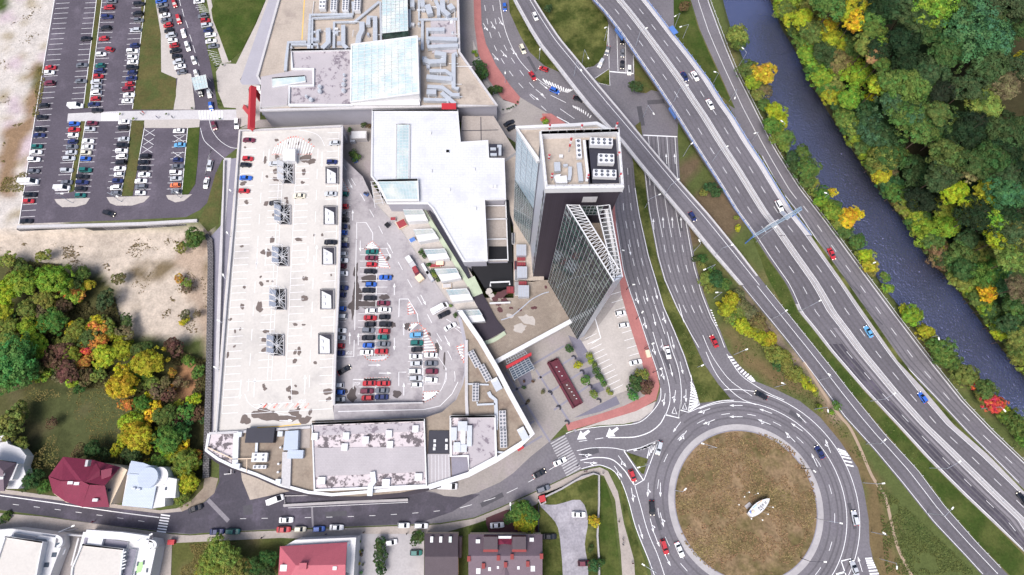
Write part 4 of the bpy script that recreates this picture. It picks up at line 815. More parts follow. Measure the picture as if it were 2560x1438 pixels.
for T_, x, y, d, c, k, lb, z in [('k', 1390, 425, (1, -.55), 'k', 'saloon', 'black saloon heading for the zebra crossing', .04), ('k', 1597, 305, (1, -.5), 'w', 'saloon', 'white taxi like saloon on the zebra crossing', .04), ('k', 2322, 445, (.4, 1), 'r', 'hatchback', 'red hatchback beside the tip of the traffic triangle', .04),
    ('g', 645, 70, (.12, 1), 'b', 'hatchback', 'bright blue hatchback at the top of the arterial', .04), ('g', 825, 490, (.45, 1), 'y', 'suv', 'cream roofed dark estate on the curving lane', .04), ('g', 1035, 688, (-1, -.4), 'r', 'hatchback', 'red hatchback in the shadow by the flyover', .04), ('g', 925, 757, (.6, 1), 'r', 'saloon', 'red saloon on the open arterial bend', .04), ('g', 1145, 905, (1, .45), 'b', 'suv', 'blue people carrier beside the hatched nose', .04), ('g', 1385, 988, (1, .35), 'k', 'saloon', 'black saloon driving in under the slip road flyover', .04),
    ('g', 950, 162, (.4, 1), 'w', 'hatchback', 'white hatchback on the curved flyover', 6.5), ('g', 1672, 505, (-.25, 1), 'g', 'saloon', 'grey saloon first of two round the loop meadow', .04), ('g', 1607, 630, (-.55, 1), 's', 'estate', 'silver estate second of two round the loop meadow', .04), ('g', 1822, 530, (0, 1), 'g', 'hatchback', 'grey hatchback halted in the lane under the motorway', .04), ('g', 1820, 645, (0, 1), 'k', 'hatchback', 'black hatchback with headlights at the stop line', .04), ('g', 1890, 700, (0, 1), 'w', 'estate', 'white estate at the stop line', .04), ('g', 1818, 400, (0, 1), 'k', 'hatchback', 'black hatchback emerging from under the motorway', .04),
    ('g', 690, 1228, (1, -.5), 'k', 'saloon', 'black saloon parked nearer the striped bay', .1), ('g', 715, 1275, (1, -.5), 'k', 'hatchback', 'black hatchback parked nearer the glass tower', .1),
    ('o', 447, 762, (.55, 1), 'n', 'saloon', 'dark blue saloon on the motorway flyover', 6.5), ('o', 550, 757, (.55, 1), 'w', 'saloon', 'white saloon by the blue railing of the flyover', 6.5), ('o', 700, 1040, (.55, 1), 'w', 'saloon', 'white saloon alone on the flyover', 6.5), ('q', 525, 843, (.6, 1), 'n', 'hatchback', 'dark blue hatchback on the slip road flyover', 4.2), ('q', 1392, 735, (.55, 1), 'w', 'suv', 'white pickup towing a trailer at the sign gantry', 1.9), ('q', 1915, 1217, (.5, 1), 'r', 'saloon', 'bright red saloon on the riverside carriageway', .06),
    ('r', 205, 572, (1, -.15), 'w', 'hatchback', 'white hatchback, first of three beside the red pavement', .1), ('r', 240, 692, (1, -.15), 'w', 'hatchback', 'white hatchback, second of three beside the red pavement', .1), ('r', 358, 1062, (1, -.2), 'w', 'saloon', 'white saloon, third of three beside the red pavement', .1), ('r', 678, 962, (.2, 1), 'w', 'saloon', 'white saloon heading down to the roundabout', .04), ('r', 1140, 852, (-.5, -1), 'r', 'saloon', 'red saloon climbing away from the roundabout', .04), ('r', 1610, 1390, (-1, -.5), 'k', 'saloon', 'black saloon on the outer roundabout exit', .04),
    ('s', 190, 1038, (-.25, 1), 's', 'estate', 'silver estate by the chevron point', .04), ('s', 1795, 1080, (-.6, -1), 'n', 'saloon', 'dark blue saloon on the upper right of the roundabout', .04), ('t', 280, 767, (.05, 1), 'k', 'estate', 'black estate on the left of the roundabout', .04), ('t', 405, 1157, (.35, 1), 'r', 'estate', 'faded red estate beside a white one on the roundabout', .04), ('t', 555, 1183, (.45, 1), 'w', 'saloon', 'white saloon hugging the roundabout kerb', .04), ('t', 2308, 868, (-.2, -1), 's', 'estate', 'silver estate on the right of the roundabout', .04), ('t', 2303, 1370, (-.4, -1), 's', 'saloon', 'silver saloon at the yield triangle', .04),
    ('v', 1030, 255, (-.7, -1), 'b', 'hatchback', 'blue hatchback on the lower motorway', .06), ('v', 1695, 930, (-.7, -1), 'k', 'saloon', 'black saloon at the picture edge of the motorway', .06), ('u', 670, 1250, (-.6, -1), 'p', 'saloon', 'light blue saloon on the motorway below the flyover', .06), ('k', 1445, 575, (1, -.4), 'k', 'saloon', 'never', .04)]:
    if lb != 'never': car(R[T_](x, y), d, c, k, lb, GM, z, 'parked' not in lb and 'beside the red' not in lb)
# trailer behind the pickup
a = P(*R['q'](1445, 830), 2); t = thing('trailer', 'flat white car trailer behind the pickup at the gantry', 'trailer', (a.x, a.y, 1.4), math.radians(-52))
MB().box((0, 0, .5), 4.2, 1.7, .12).build('bed', M['grey_metal'], t)
for s in (-1, 1):
    MB().box((0, s*.8, .62), 4.2, .1, .25).build('side_rail', M['white_metal'], t); MB().tube((0, s*.8, .3), (0, s*.95, .3), .3, n=10).build('wheel', M['tyre'], t)
# ---------------------------------------------------------------- buildings
def part(mb, name, mats, root, col=None, smooth=False):
    o = mb.build(name, [M[k] for k in mats] if isinstance(mats, (list, tuple)) else M[mats], None, smooth, col)
    if root.parent: o.parent = root       # a sub-part: its part already lies in place coordinates
    else: adopt(o, root)
    return o
def sub(mb, name, mats, par, root):
    o = mb.build(name, [M[k] for k in mats] if isinstance(mats, (list, tuple)) else M[mats]); o.parent = par
    o.matrix_parent_inverse = (par.matrix_parent_inverse.copy() if False else (Matrix.Translation(root.location) @ Matrix.Rotation(root.rotation_euler.z, 4, 'Z') @ par.matrix_parent_inverse)).inverted(); return o
def rim(pts, z, w=.6, h=.9, closed=True, zs=None):
    q = PA(pts, z+h); 
    if closed: q = q+[q[0], q[1]]
    return MB().ribbon(q, w, th=h)
def slabpart(root, name, pts, z, z0, m, side=None):
    mb = MB(); mb.prism(PA(pts, z), z0, mi=0, side=1 if side else 0); return part(mb, name, [m, side] if side else [m], root)
def grid_lines(mb, q, nu, nv, w=.12, t=.06, mi=0):
    """bars over the quad q (4 Vectors), lifted t"""
    a, b, c, d = [Vector(v) for v in q]; n = (b-a).cross(d-a).normalized()*t
    def bar(p, r, wd):
        p, r = p+n, r+n; s = (r-p).cross(n).normalized()*wd/2; k = n.normalized()*.05
        mb.add([p-s, r-s, r+s, p+s, p-s+k, r-s+k, r+s+k, p+s+k], [(4, 5, 6, 7), (0, 1, 5, 4), (2, 3, 7, 6)], mi)
    for i in range(nu+1): bar(a.lerp(b, i/nu), d.lerp(c, i/nu), w)
    for j in range(nv+1): bar(a.lerp(d, j/nv), b.lerp(c, j/nv), w)
def rect(x0, y0, x1, y1): return [(x0, y0), (x1, y0), (x1, y1), (x0, y1)]

# ---- parking garage
gar = thing('parking_garage', 'two level parking garage with pale upper deck and ramp', 'garage', P(700, 700))
LOW = [(838, 395), (858, 395), (905, 440), (935, 505), (1005, 580), (1060, 665), (1110, 740), (1150, 785), (1166, 850), (1166, 920), (1158, 960), (1140, 1000), (1105, 1030), (1062, 1045), (1058, 1015), (836, 1015)]
slabpart(gar, 'lower_deck', LOW, ZL, 0, 'lower_concrete', 'grey_wall')
UP = [(597, 324), (857, 312), (855, 420), (850, 560), (846, 700), (840, 860), (834, 1008), (832, 1016), (836, 1050), (780, 1052), (778, 1066), (600, 1082), (534, 1088), (545, 960), (560, 760), (577, 570)]
slabpart(gar, 'upper_deck', UP, ZU, ZU-.7, 'deck_concrete', 'white_wall')
slabpart(gar, 'wall', [(597, 324), (857, 312), (856, 330), (610, 342), (560, 1080), (534, 1088)], ZU-.71, 0, 'grey_wall')
mb = MB(); mb.add([P(834, 1013, ZU), P(1058, 1008, ZL+.02), P(1063, 1046, ZL+.02), P(834, 1051, ZU)], [(0, 3, 2, 1)]); mb.ribbon([P(834, 1012, ZU+.6), P(1058, 1007, ZL+.8)], .5, 1, th=1.6); part(mb, 'ramp', ['lower_concrete', 'concrete_light'], gar)
part(rim([(540, 1084), (550, 950), (565, 760), (582, 570), (600, 326), (855, 315)], ZU, .5, .9, False), 'parapet', 'concrete_light', gar)
part(rim([(855, 315), (853, 460), (849, 600), (845, 740), (838, 880), (834, 1012)], ZU, .7, .9, False), 'parapet', 'concrete_light', gar)
part(rim([(905, 440), (935, 505), (1005, 580), (1060, 665), (1110, 740), (1150, 785), (1166, 850), (1166, 920), (1158, 960), (1140, 1000), (1105, 1030), (1063, 1046)], ZL, .25, .5, False), 'parapet', 'concrete', gar)
for y in (360, 450, 540, 630, 720, 810, 900, 985):
    a = P(xat([(853, 318), (849, 600), (836, 1012)], y)-3, y, ZU-.7); part(MB().box((a.x, a.y, ZL), .4, .4, ZU-.7-ZL), 'column', 'concrete', gar)
mb = MB(); zz = ZU+.025
W00, W10, W01, W11 = P(600, 330, zz), P(853, 318, zz), P(541, 1078, zz), P(834, 1060, zz)
def DU(u, t): return W00.lerp(W10, u).lerp(W01.lerp(W11, u), t)
dl = (W01-W00).length
def drow(u0, u1, t0, t1, gap=2.55):
    n = int(dl*(t1-t0)/gap)
    for k in range(n+1):
        t = t0+(t1-t0)*k/n; mb.ribbon([DU(u0, t), DU(u1, t)], .13)
drow(.035, .17, .02, .95); drow(.32, .445, .16, .82); drow(.57, .70, .12, .82); drow(.866, .985, .02, .14); drow(.866, .985, .2, .27); drow(.866, .985, .34, .41); drow(.866, .985, .475, .555); drow(.866, .985, .62, .7); drow(.866, .985, .78, .93)
for u, t0, t1 in ((.035, .02, .95), (.445, .16, .86), (.57, .12, .86), (.98, .02, .93), (.41, .2, .86)): mb.ribbon([DU(u, t0), DU(u, t1)], .13)
for u in (.2475, .778): dashes(mb, [DU(u, .08+i*.002) for i in range(430)], .14, (4, 4.5))
for u, t, d in ((.3, .1, 1), (.82, .12, 1), (.25, .46, 1), (.33, .46, -1), (.72, .46, 1), (.8, .46, -1), (.18, .88, 1), (.3, .88, -1), (.74, .88, -1)):
    a = DU(u, t); b = DU(u, t+.01*d); tt = (b-a).normalized(); nr = Vector((-tt.y, tt.x, 0)); mb.ribbon([a-tt*3, a+tt*2], .22); mb.add([a+tt*2+nr*.5, a+tt*2-nr*.5, a+tt*3.4], [(0, 1, 2) if d else (0, 1, 2)])
mb.ribbon([DU(.23, .86), DU(.62, .86)], .14); mb.ribbon([DU(.62, .86), DU(.63, .93), DU(.3, .93)], .2); mb.ribbon(PA(spl([(632, 335), (650, 325), (720, 322), (790, 335), (812, 365)]), zz), .12)
for i in range(16):     # hatched nose at the north end
    t = i/15; x = 680+t*96; y0 = 362-24*math.sin(math.pi*t); mb.ribbon(PA([(x, 387), (x+9, y0+3)], zz), .32, 0); mb.ribbon(PA([(x, 387), (x+3, 384)], zz+.004), .4, 1); mb.ribbon(PA([(x+8, y0+6), (x+9, y0+2)], zz+.004), .4, 1)
for i in range(10): mb.ribbon(PA([(645+i*13, 1020), (655+i*13, 1009)], zz), .5, i % 2)
mb.ribbon(PA(spl([(612, 985), (620, 1005), (640, 1020), (680, 1030), (740, 1042)]), zz), .12); mb.ribbon([DU(.23, .955), DU(.98, .955)], .14)
for q in ([(643, 1069), (700, 1066), (752, 1060)],): mb.ribbon(PA(q, zz), .3, 2)
part(mb, 'marking', ['paint_white', 'paint_red', 'paint_yellow'], gar)
# markings of the lower deck
mb = MB(); zl = ZL+.03
def lrow(a, b, c, d, n):
    a, b, c, d = PA([a, b, c, d], zl)
    for k in range(n+1): mb.ribbon([a.lerp(c, k/n), b.lerp(d, k/n)], .13)
lrow((856, 468), (878, 468), (838, 892), (862, 892), 26)
for T_, q, n in (('e', [(1600, 85), (1880, 85), (1570, 1150), (1850, 1150)], 16), ('e', [(2080, 920), (2240, 920), (2070, 1438), (2400, 1438)], 7), ('f', [(1590, 120), (1900, 120), (1570, 330), (1890, 330)], 3)):
    lrow(*[R[T_](*p) for p in q], n)
for T_, q in (('e', [(1770, 90), (1745, 1150)]), ('e', [(2225, 920), (2220, 1438)]), ('f', [(1758, 110), (1750, 340)]), ('f', [(2228, 0), (2228, 330)]), ('e', [(1990, 590), (2080, 590)]), ('e', [(1990, 590), (1985, 770)]), ('e', [(1560, 0), (1545, 900)]), ('e', [(1540, 1000), (1535, 1165), (1440, 1168)]), ('f', [(1530, 210), (1528, 115), (1900, 110)]), ('f', [(1985, 180), (1985, 42), (2060, 42)]), ('d', [(1565, 1190), (1565, 1025), (1660, 1025)]), ('d', [(1660, 1025), (1725, 1130), (1725, 1200)]), ('e', [(2080, 590), (2170, 740), (2180, 820)])):
    mb.ribbon(PA([R[T_](*p) for p in q], zl), .2)
for T_, q in (('e', [(1890, 50), (1920, 120), (1990, 240), (2070, 390), (2150, 530), (2225, 660), (2300, 800), (2370, 940), (2450, 1070), (2510, 1190), (2545, 1350), (2540, 1438)]), ('d', [(1420, 430), (1520, 600), (1580, 700), (1640, 800), (1780, 1050), (1850, 1190), (1920, 1320)])):
    dashes(mb, PA(spl([R[T_](*p) for p in q], 14), zl), .16, (3.5, 4))
mb.ribbon(PA(spl([R['e'](*p) for p in [(2350, 1130), (2400, 1200), (2450, 1280), (2460, 1380), (2440, 1438)]]), zl), .15)
mb.ribbon(PA(spl([R['f'](*p) for p in [(2460, 0), (2440, 140), (2380, 250), (2230, 340), (2100, 350)]]), zl), .15)
mb.ribbon([P(845, 1029, ZU-.15), P(1060, 1024, ZL+.07)], .2); mb.ribbon(PA([(1060, 1024), (1100, 1015), (1130, 985), (1145, 955)], zl), .2)
def zone(T_, q, n, sk=.5):
    q = PA([R[T_](*p) for p in q], zl); L = q+[q[0]]
    for a, b in zip(L, L[1:]):
        k = max(2, int((b-a).length/.9))
        for i in range(k): mb.ribbon([a.lerp(b, i/k), a.lerp(b, (i+.5)/k)], .45, 1)
    a, b, c, d = q[0], q[1], q[2], q[-1]
    for i in range(n):
        t = (i+.5)/n; mb.ribbon([a.lerp(d, t), b.lerp(c, t)], .4)
zone('e', [(1780, 120), (1800, 110), (1900, 280), (1775, 270)], 7); zone('e', [(1660, 60), (1720, 10), (1790, 80), (1800, 105), (1640, 90)], 4)
zone('e', [(2230, 900), (2245, 880), (2365, 1115), (2232, 1120)], 8); zone('e', [(2080, 900), (2110, 830), (2190, 830), (2235, 890), (2090, 915)], 4); zone('e', [(2075, 640), (2090, 620), (2150, 730), (2080, 745)], 4)
zone('e', [(1640, 1160), (1890, 1145), (1860, 1190), (1760, 1210), (1680, 1195)], 5); zone('f', [(1640, 105), (1890, 95), (1890, 115), (1640, 125)], 3); zone('f', [(2228, 240), (2390, 230), (2330, 300), (2230, 345)], 6); zone('d', [(1410, 580), (1425, 590), (1490, 715), (1415, 700)], 7)
zone('j', [(165, 30), (235, 0), (240, 190), (200, 110)], 5)
for T_, c, d in (('d', (1500, 640), (.5, 1)), ('d', (1525, 950), (0, -1)), ('d', (1600, 1260), (0, 1)), ('d', (1885, 1330), (.5, 1)), ('e', (1940, 490), (0, -1)), ('e', (2230, 600), (.5, 1)), ('e', (2035, 890), (0, -1)), ('e', (1940, 1040), (0, 1)), ('e', (2390, 1050), (.5, 1)), ('e', (2470, 1010), (.5, 1)), ('e', (1745, 1250), (1, 0)), ('e', (1850, 1330), (1, 0)), ('e', (1495, 980), (0, -1)), ('e', (1580, 990), (0, -1)), ('f', (2035, 210), (0, -1)), ('f', (1320, 410), (1, 0)), ('f', (1310, 500), (-1, 0)), ('f', (860, 525), (1, 0))):
    arrow(R[T_](*c), d, 4.4, (ZU+.03) if c[0] < 1300 and T_ == 'f' else zl+(2.5 if c == (1320, 410) or c == (1310, 500) else 0), mb=mb)
for x, y in ((1150, 830), (1128, 806)):
    pass
for q in ([(1116, 798), (1153, 822), (1128, 812), (1160, 838)], ):
    mb.ribbon(PA(q, zl), .15)
part(mb, 'marking', ['paint_white', 'paint_red'], gar)
# oil and water stains, each with its own outline
M['stain'] = mat('stain', (.15, .12, .11), .8, .25, .6, 4); M['stain_wet'] = mat('stain_wet', (.085, .07, .07), .7, .3, .6, 4)
def blot(mb, x, y, r, z, ex=1.0, mi=0):
    c = P(x, y, z); s = mpp(x, y, z); n = 14; ph = rnd()*6; vs = []
    for i in range(n):
        a = 2*math.pi*i/n; k = r*s*1.15*(.7+.35*math.sin(a*2+ph)*rnd()+.35*rnd()); vs.append(Vector((c.x+k*math.cos(a)*ex, c.y+k*math.sin(a)/ex, z)))
    mb.ngon(vs, mi)
for T_, L in (('d', [(765, 200, 20, 1), (985, 235, 22, 1), (1095, 200, 18, 1), (770, 370, 25, 1), (1060, 380, 55, 1), (1110, 415, 40, 1.4), (650, 400, 25, .7), (755, 510, 28, 1), (755, 590, 28, 1.2), (668, 565, 14, 1), (1035, 520, 26, .8), (1025, 625, 18, 1), (430, 635, 30, 1.4), (660, 835, 26, 1), (463, 820, 22, 1), (735, 948, 16, 1), (860, 780, 18, 1), (870, 820, 22, .8), (988, 1195, 28, 1.5), (720, 1200, 26, .7), (1220, 1148, 16, 1), (1140, 1150, 12, 1), (418, 1262, 16, 1), (660, 1320, 45, 1.2), (690, 1345, 25, 1), (450, 275, 12, 1), (880, 230, 12, 1)]), ('e', [(605, 368, 12, 1), (1050, 385, 26, 1), (443, 472, 18, .8), (612, 435, 22, 1), (675, 412, 14, 1), (725, 415, 12, 1), (1045, 580, 34, 1.3), (420, 665, 25, .8), (595, 670, 42, .9), (585, 640, 20, .6), (350, 912, 16, .7), (402, 890, 14, 1), (950, 842, 20, 1.3), (1035, 847, 14, 1.2), (660, 915, 25, 1), (638, 1000, 25, .9), (645, 1095, 30, 1.2), (990, 1110, 30, .8), (950, 1120, 22, 1), (945, 1208, 24, .9), (1152, 1228, 18, 1), (275, 1145, 26, .8), (343, 1062, 14, 1), (1310, 350, 12, 1), (300, 795, 16, 1.2)]), ('f', [(635, 180, 20, 1), (650, 210, 18, 1), (885, 210, 28, 1), (940, 245, 32, 1.2), (955, 180, 14, 1), (900, 300, 20, 1), (1280, 235, 40, 1.1), (1285, 310, 26, 1), (455, 520, 50, 1), (600, 470, 60, 1.5), (700, 480, 65, 1.6), (820, 500, 55, 1.7), (640, 440, 50, 1.3), (950, 470, 60, 1.2), (1050, 520, 50, 1.1), (1100, 440, 22, .8), (985, 405, 20, 1)])):
    for x, y, r, ex in L: mb = MB(); blot(mb, *R[T_](x, y), r/3.994, ZU+.012+.006*rnd(), ex); part(mb, 'stain', 'stain', gar)
for T_, L in (('e', [(1555, 300, 40, .5), (1560, 400, 38, .5), (1555, 500, 50, .55), (1570, 600, 70, .8), (1545, 650, 60, 1.2), (1690, 390, 60, 1.6), (1680, 645, 70, 1.6), (1525, 700, 40, .4), (1845, 570, 38, 1.2), (1920, 845, 32, .9), (2065, 860, 36, .8), (1920, 360, 16, 1), (2290, 940, 18, 1), (2370, 1080, 40, .5), (2440, 1190, 30, .4)]), ('f', [(1520, 270, 60, .9), (1965, 258, 40, 1), (1460, 230, 20, 1)]), ('d', [(1490, 1075, 18, .6), (1875, 1385, 22, .7)])):
    for x, y, r, ex in L: mb = MB(); blot(mb, *R[T_](x, y), r/3.994, ZL+.01+.01*rnd(), ex); part(mb, 'stain', 'stain_wet', gar)
# light shafts with leaning steel frames, and stair pits
SH = [(709, 405, 734, 460), (701.5, 515, 726.5, 562), (696.5, 620, 721.5, 666), (690, 725, 715, 775), (684, 838, 710, 890)]
for i, (x0, y0, x1, y1) in enumerate(SH):
    c = P((x0+x1)/2, (y0+y1)/2, ZU)
    t = thing('steel_shaft_frame', f'leaning steel lattice over a light shaft, {sfx(i+1)} from the north on the upper deck', 'light shaft', c, group='light shafts on the upper deck')
    q = PA(rect(x0, y0, x1, y1), ZU+.03); mb = MB(); mb.ngon(q); part(mb, 'opening_shade', 'black', t)  # flat black sheet on the deck: the shaft's shade put into its colour
    mb = MB(); mb.ribbon(q+[q[0], q[1]], .35, th=-.0); part(MB().ribbon([v+Vector((0, 0, .45)) for v in q+[q[0], q[1]]], .4, th=.48), 'curb', 'concrete', t)
    tp = [v+Vector((-1.2-.3*rnd(), .8*rnd(), 2.6)) for v in q]
    mb = MB()
    for a in range(4): mb.tube(q[a]+Vector((0, 0, .4)), tp[a], .09, n=5); mb.tube(tp[a], tp[(a+1) % 4], .09, n=5)
    for k in range(5):
        a = q[0].lerp(q[3], k/4)+Vector((0, 0, .4)); b = tp[0].lerp(tp[3], (k+.5)/5); b2 = q[1].lerp(q[2], (4-k)/4)+Vector((0, 0, .4)); mb.tube(a, b, .08, n=5); mb.tube(a, b2, .09, n=5); mb.tube(b, b2, .07, n=5)
    part(mb, 'lattice', 'white_metal', t)
    mb = MB()
    for k in range(3):
        a = q[0].lerp(q[3], .1+k*.3); b = q[0].lerp(q[3], .33+k*.3); mb.add([a+Vector((.6, 0, 1.6)), b+Vector((.6, 0, 1.6)), b+Vector((-1.3, .4, 2.6)), a+Vector((-1.3, .4, 2.6)), a+Vector((.6, 0, 1.68)), b+Vector((.6, 0, 1.68)), b+Vector((-1.3, .4, 2.68)), a+Vector((-1.3, .4, 2.68))], [(0, 1, 2, 3), (7, 6, 5, 4), (0, 4, 5, 1), (1, 5, 6, 2), (2, 6, 7, 3), (3, 7, 4, 0)])
    part(mb, 'louvre_panel', 'grey_metal' if i != 0 else 'white_metal', t)
c = P(722, 385, ZU); t = thing('roof_box', 'plain white access box beside the northernmost light shaft', 'roof box', c); part(MB().prism(PA(rect(707, 372, 738, 402), ZU+2.6), ZU), 'body', 'white_metal', t)
for i, (x0, y0, x1, y1) in enumerate([(815, 419, 846, 461), (810, 517, 842, 563), (806, 619, 838, 663), (802, 725, 835, 774), (797, 835, 832, 886)]):
    c = P((x0+x1)/2, (y0+y1)/2, ZU)
    t = thing('stair_shaft', f'stair pit with pale roof and hatches, {sfx(i+1)} from the north at the deck edge', 'stair shaft', c, group='stair shafts along the deck edge')
    q = PA(rect(x0, y0, x1, y1), ZU+.03); mb = MB(); mb.ngon(q); part(mb, 'opening_shade', 'dark_metal', t)  # flat dark sheet painted as the shade down the stairs
    part(MB().ribbon([v+Vector((0, 0, .8)) for v in q+[q[0], q[1]]], .2, th=.83), 'curb', 'concrete', t)
    xm = x0+(x1-x0)*.74; part(MB().prism(PA([(x0+2, y0+2), (xm+1, y0+14), (xm+2, y1-2), (x0+2, y1-2)], ZU+.35), ZU), 'roof', 'white_metal', t)
    for k in (.38, .72):
        a = P(x0+8, y0+(y1-y0)*k, ZU+.35); part(MB().box(a, .9, .9, .35), 'hatch', 'white_metal', t)

# ---- roof plant
def chiller(T_, X, Y, lx, ly, ang, z, nx, ny, label, group, legs=False, m='white_metal', h=1.9):
    """box lx by ly metres (x along the long pixel direction ang degrees) with fans"""
    c = P(*T_(X, Y), z); t = thing('rooftop_chiller', label, 'chiller', c, math.radians(ang), group)
    cs = MB().box((0, 0, .35), lx, ly, h).build('casing', M[m], t); base = MB()
    for sx in (-1, 1):
        for sy in (-1, 1): base.box((sx*(lx/2-.3), sy*(ly/2-.2), 0), .2, .2, .34)
    base.build('skid', M['dark_metal'], t)
    ring = MB(); ring.disc((0, 0, 0), .42, .12, 12, 0); ring.disc((0, 0, .125), .33, 0, 12, 1); ring.disc((0, 0, .13), .12, .05, 8, 0); me = ring.mesh('fan', [M['dark_metal'] if False else M['grey_metal'], M['black']])
    for i in range(nx):
        for j in range(ny):
            link('fan', me, cs, None, ((i+.5)/nx*lx-lx/2, (j+.5)/ny*(ly-.1)-(ly-.1)/2, h+.36))
    return t
def duct(T_, pts, w, h, z, label, m='duct_metal', group='ventilation ducts on the mall roof', z0=.25):
    q = PA([T_(*p) for p in pts], z+z0+h); c = sum(q, Vector())/len(q); c.z = z
    mb = MB(); mb.ribbon(q, w, th=h)
    for p in q[::1]: mb.box((p.x, p.y, z), .12, .12, z0)
    if len(pts) > 1:
        for a, b in zip(q, q[1:]):
            k = int((b-a).length/2.2)
            for i in range(1, k): p = a.lerp(b, i/k); d = (b-a).normalized()*.05; mb.ribbon([p-d+Vector((0, 0, .04)), p+d+Vector((0, 0, .04))], w+.12, th=h*.9)
    o = mb.build('air_duct', M[m]); tag(o, label, 'air duct', group); return o

# ---- north mall
ZN = 12.0
nm = thing('shopping_mall', 'north shopping hall with gravel roof, big glass roof and plant', 'shopping mall', P(850, 150))
NM = [(716, -70), (643, 190), (655, 212), (650, 275), (1145, 263), (1242, 262), (1147, 130), (1142, -70)]
slabpart(nm, 'roof', NM, ZN, ZN-.4, 'gravel_roof'); slabpart(nm, 'wall', NM, ZN-.41, 0, 'grey_wall')
part(rim([(716, -70), (643, 190), (655, 212), (650, 275), (928, 268), (1045, 266), (1145, 264), (1242, 263), (1148, 130), (1143, -70)], ZN, .9, .8, False), 'parapet', 'concrete_light', nm)
part(MB().ribbon(PA([(655, 281), (930, 271)], 7.4), 1.5, th=.9), 'ledge', 'roof_pale_blue', nm)
mb = MB(); mb.ribbon(PA([(762, -20), (755, 100)], ZN+.03), .35); part(mb, 'painted_line', 'paint_yellow', nm)
slabpart(nm, 'upper_roof', [(652, 192), (735, 176), (782, 171), (782, 213), (721, 215), (718, 262), (653, 268)], 13.2, ZN, 'membrane_plain', 'white_wall')
q = PA([(680, 196), (762, 190), (764, 204), (681, 218)], 13.75); mb = MB(); mb.prism(q, 13.2, mi=0); sk = part(mb, 'skylight', 'skylight_glass', nm); mb = MB(); grid_lines(mb, [q[0], q[1], q[2], q[3]], 9, 2, .12, .05); mb.ribbon([v+Vector((0, 0, .1)) for v in q+[q[0], q[1]]], .5, th=.6); part(mb, 'skylight_frame', 'white_metal', sk)
SR = [(728, 125), (877, 122), (880, 262), (722, 262), (723, 215), (783, 213), (783, 172), (730, 172)]
slabpart(nm, 'upper_roof', SR, 13.0, ZN, 'membrane_grey', 'white_wall'); part(rim(SR, 13.0, 1.0, .8), 'parapet', 'white_metal', nm)
# great glass roof, tilted
g = [P(879, 113, 16.5), P(1043, 92, 19.5), P(1047, 233, 18.2), P(877, 255, 14.5)]
mb = MB(); mb.add(g+[Vector((v.x, v.y, ZN)) for v in g], [(3, 2, 1, 0)], 0); mb.add(g+[Vector((v.x, v.y, ZN)) for v in g], [(0, 1, 5, 4), (1, 2, 6, 5), (2, 3, 7, 6), (3, 0, 4, 7)], 1)
sk = part(mb, 'glass_roof', ['skylight_glass', 'white_wall'], nm)
mb = MB(); grid_lines(mb, [g[3], g[2], g[1], g[0]], 10, 16, .16, .08); mb.ribbon([v+Vector((0, 0, .25)) for v in g+[g[0], g[1]]], .8, th=.6); part(mb, 'glazing_frame', 'white_metal', sk)
slabpart(nm, 'upper_roof', [(875, 262), (879, 258), (1046, 236), (1050, 262)], 14.0, ZN, 'white_wall')
g = [P(955, -40, 16.5), P(1018, -40, 16.5), P(1020, 77, 16.5), P(955, 84, 15.4)]
mb = MB(); mb.add(g+[Vector((v.x, v.y, ZN)) for v in g], [(3, 2, 1, 0)], 0); mb.add(g+[Vector((v.x, v.y, ZN)) for v in g], [(0, 1, 5, 4), (1, 2, 6, 5), (2, 3, 7, 6), (3, 0, 4, 7)], 1)
sk = part(mb, 'glass_roof', ['skylight_glass', 'greenglass'], nm); mb = MB(); grid_lines(mb, [g[3], g[2], g[1], g[0]], 6, 14, .14, .08); part(mb, 'glazing_frame', 'white_metal', sk)
part(MB().prism(PA(rect(1104, 258, 1140, 273), ZN+2.2), ZN), 'canopy', 'red_metal', nm)
part(MB().prism(PA([(1076, 50), (1140, 48), (1142, 132), (1080, 132)], ZN+.5), ZN), 'upper_roof', 'membrane_grey', nm)
GC = 'chillers on the north mall roof'; c7 = T(700, 0, 5.326)
chiller(c7, 590, 60, 2.5, 8, 2, ZN, 2, 4, 'white chiller with wide spaced fans, westernmost of four', GC)
for X, wd in ((738, 'second from the west of the four north chillers'), (893, 'third from the west of the four north chillers'), (1048, 'easternmost of the four north chillers')): chiller(c7, X, 70, 2.5, 9, 2, ZN, 2, 9, 'white chiller with close fans, '+wd, GC)
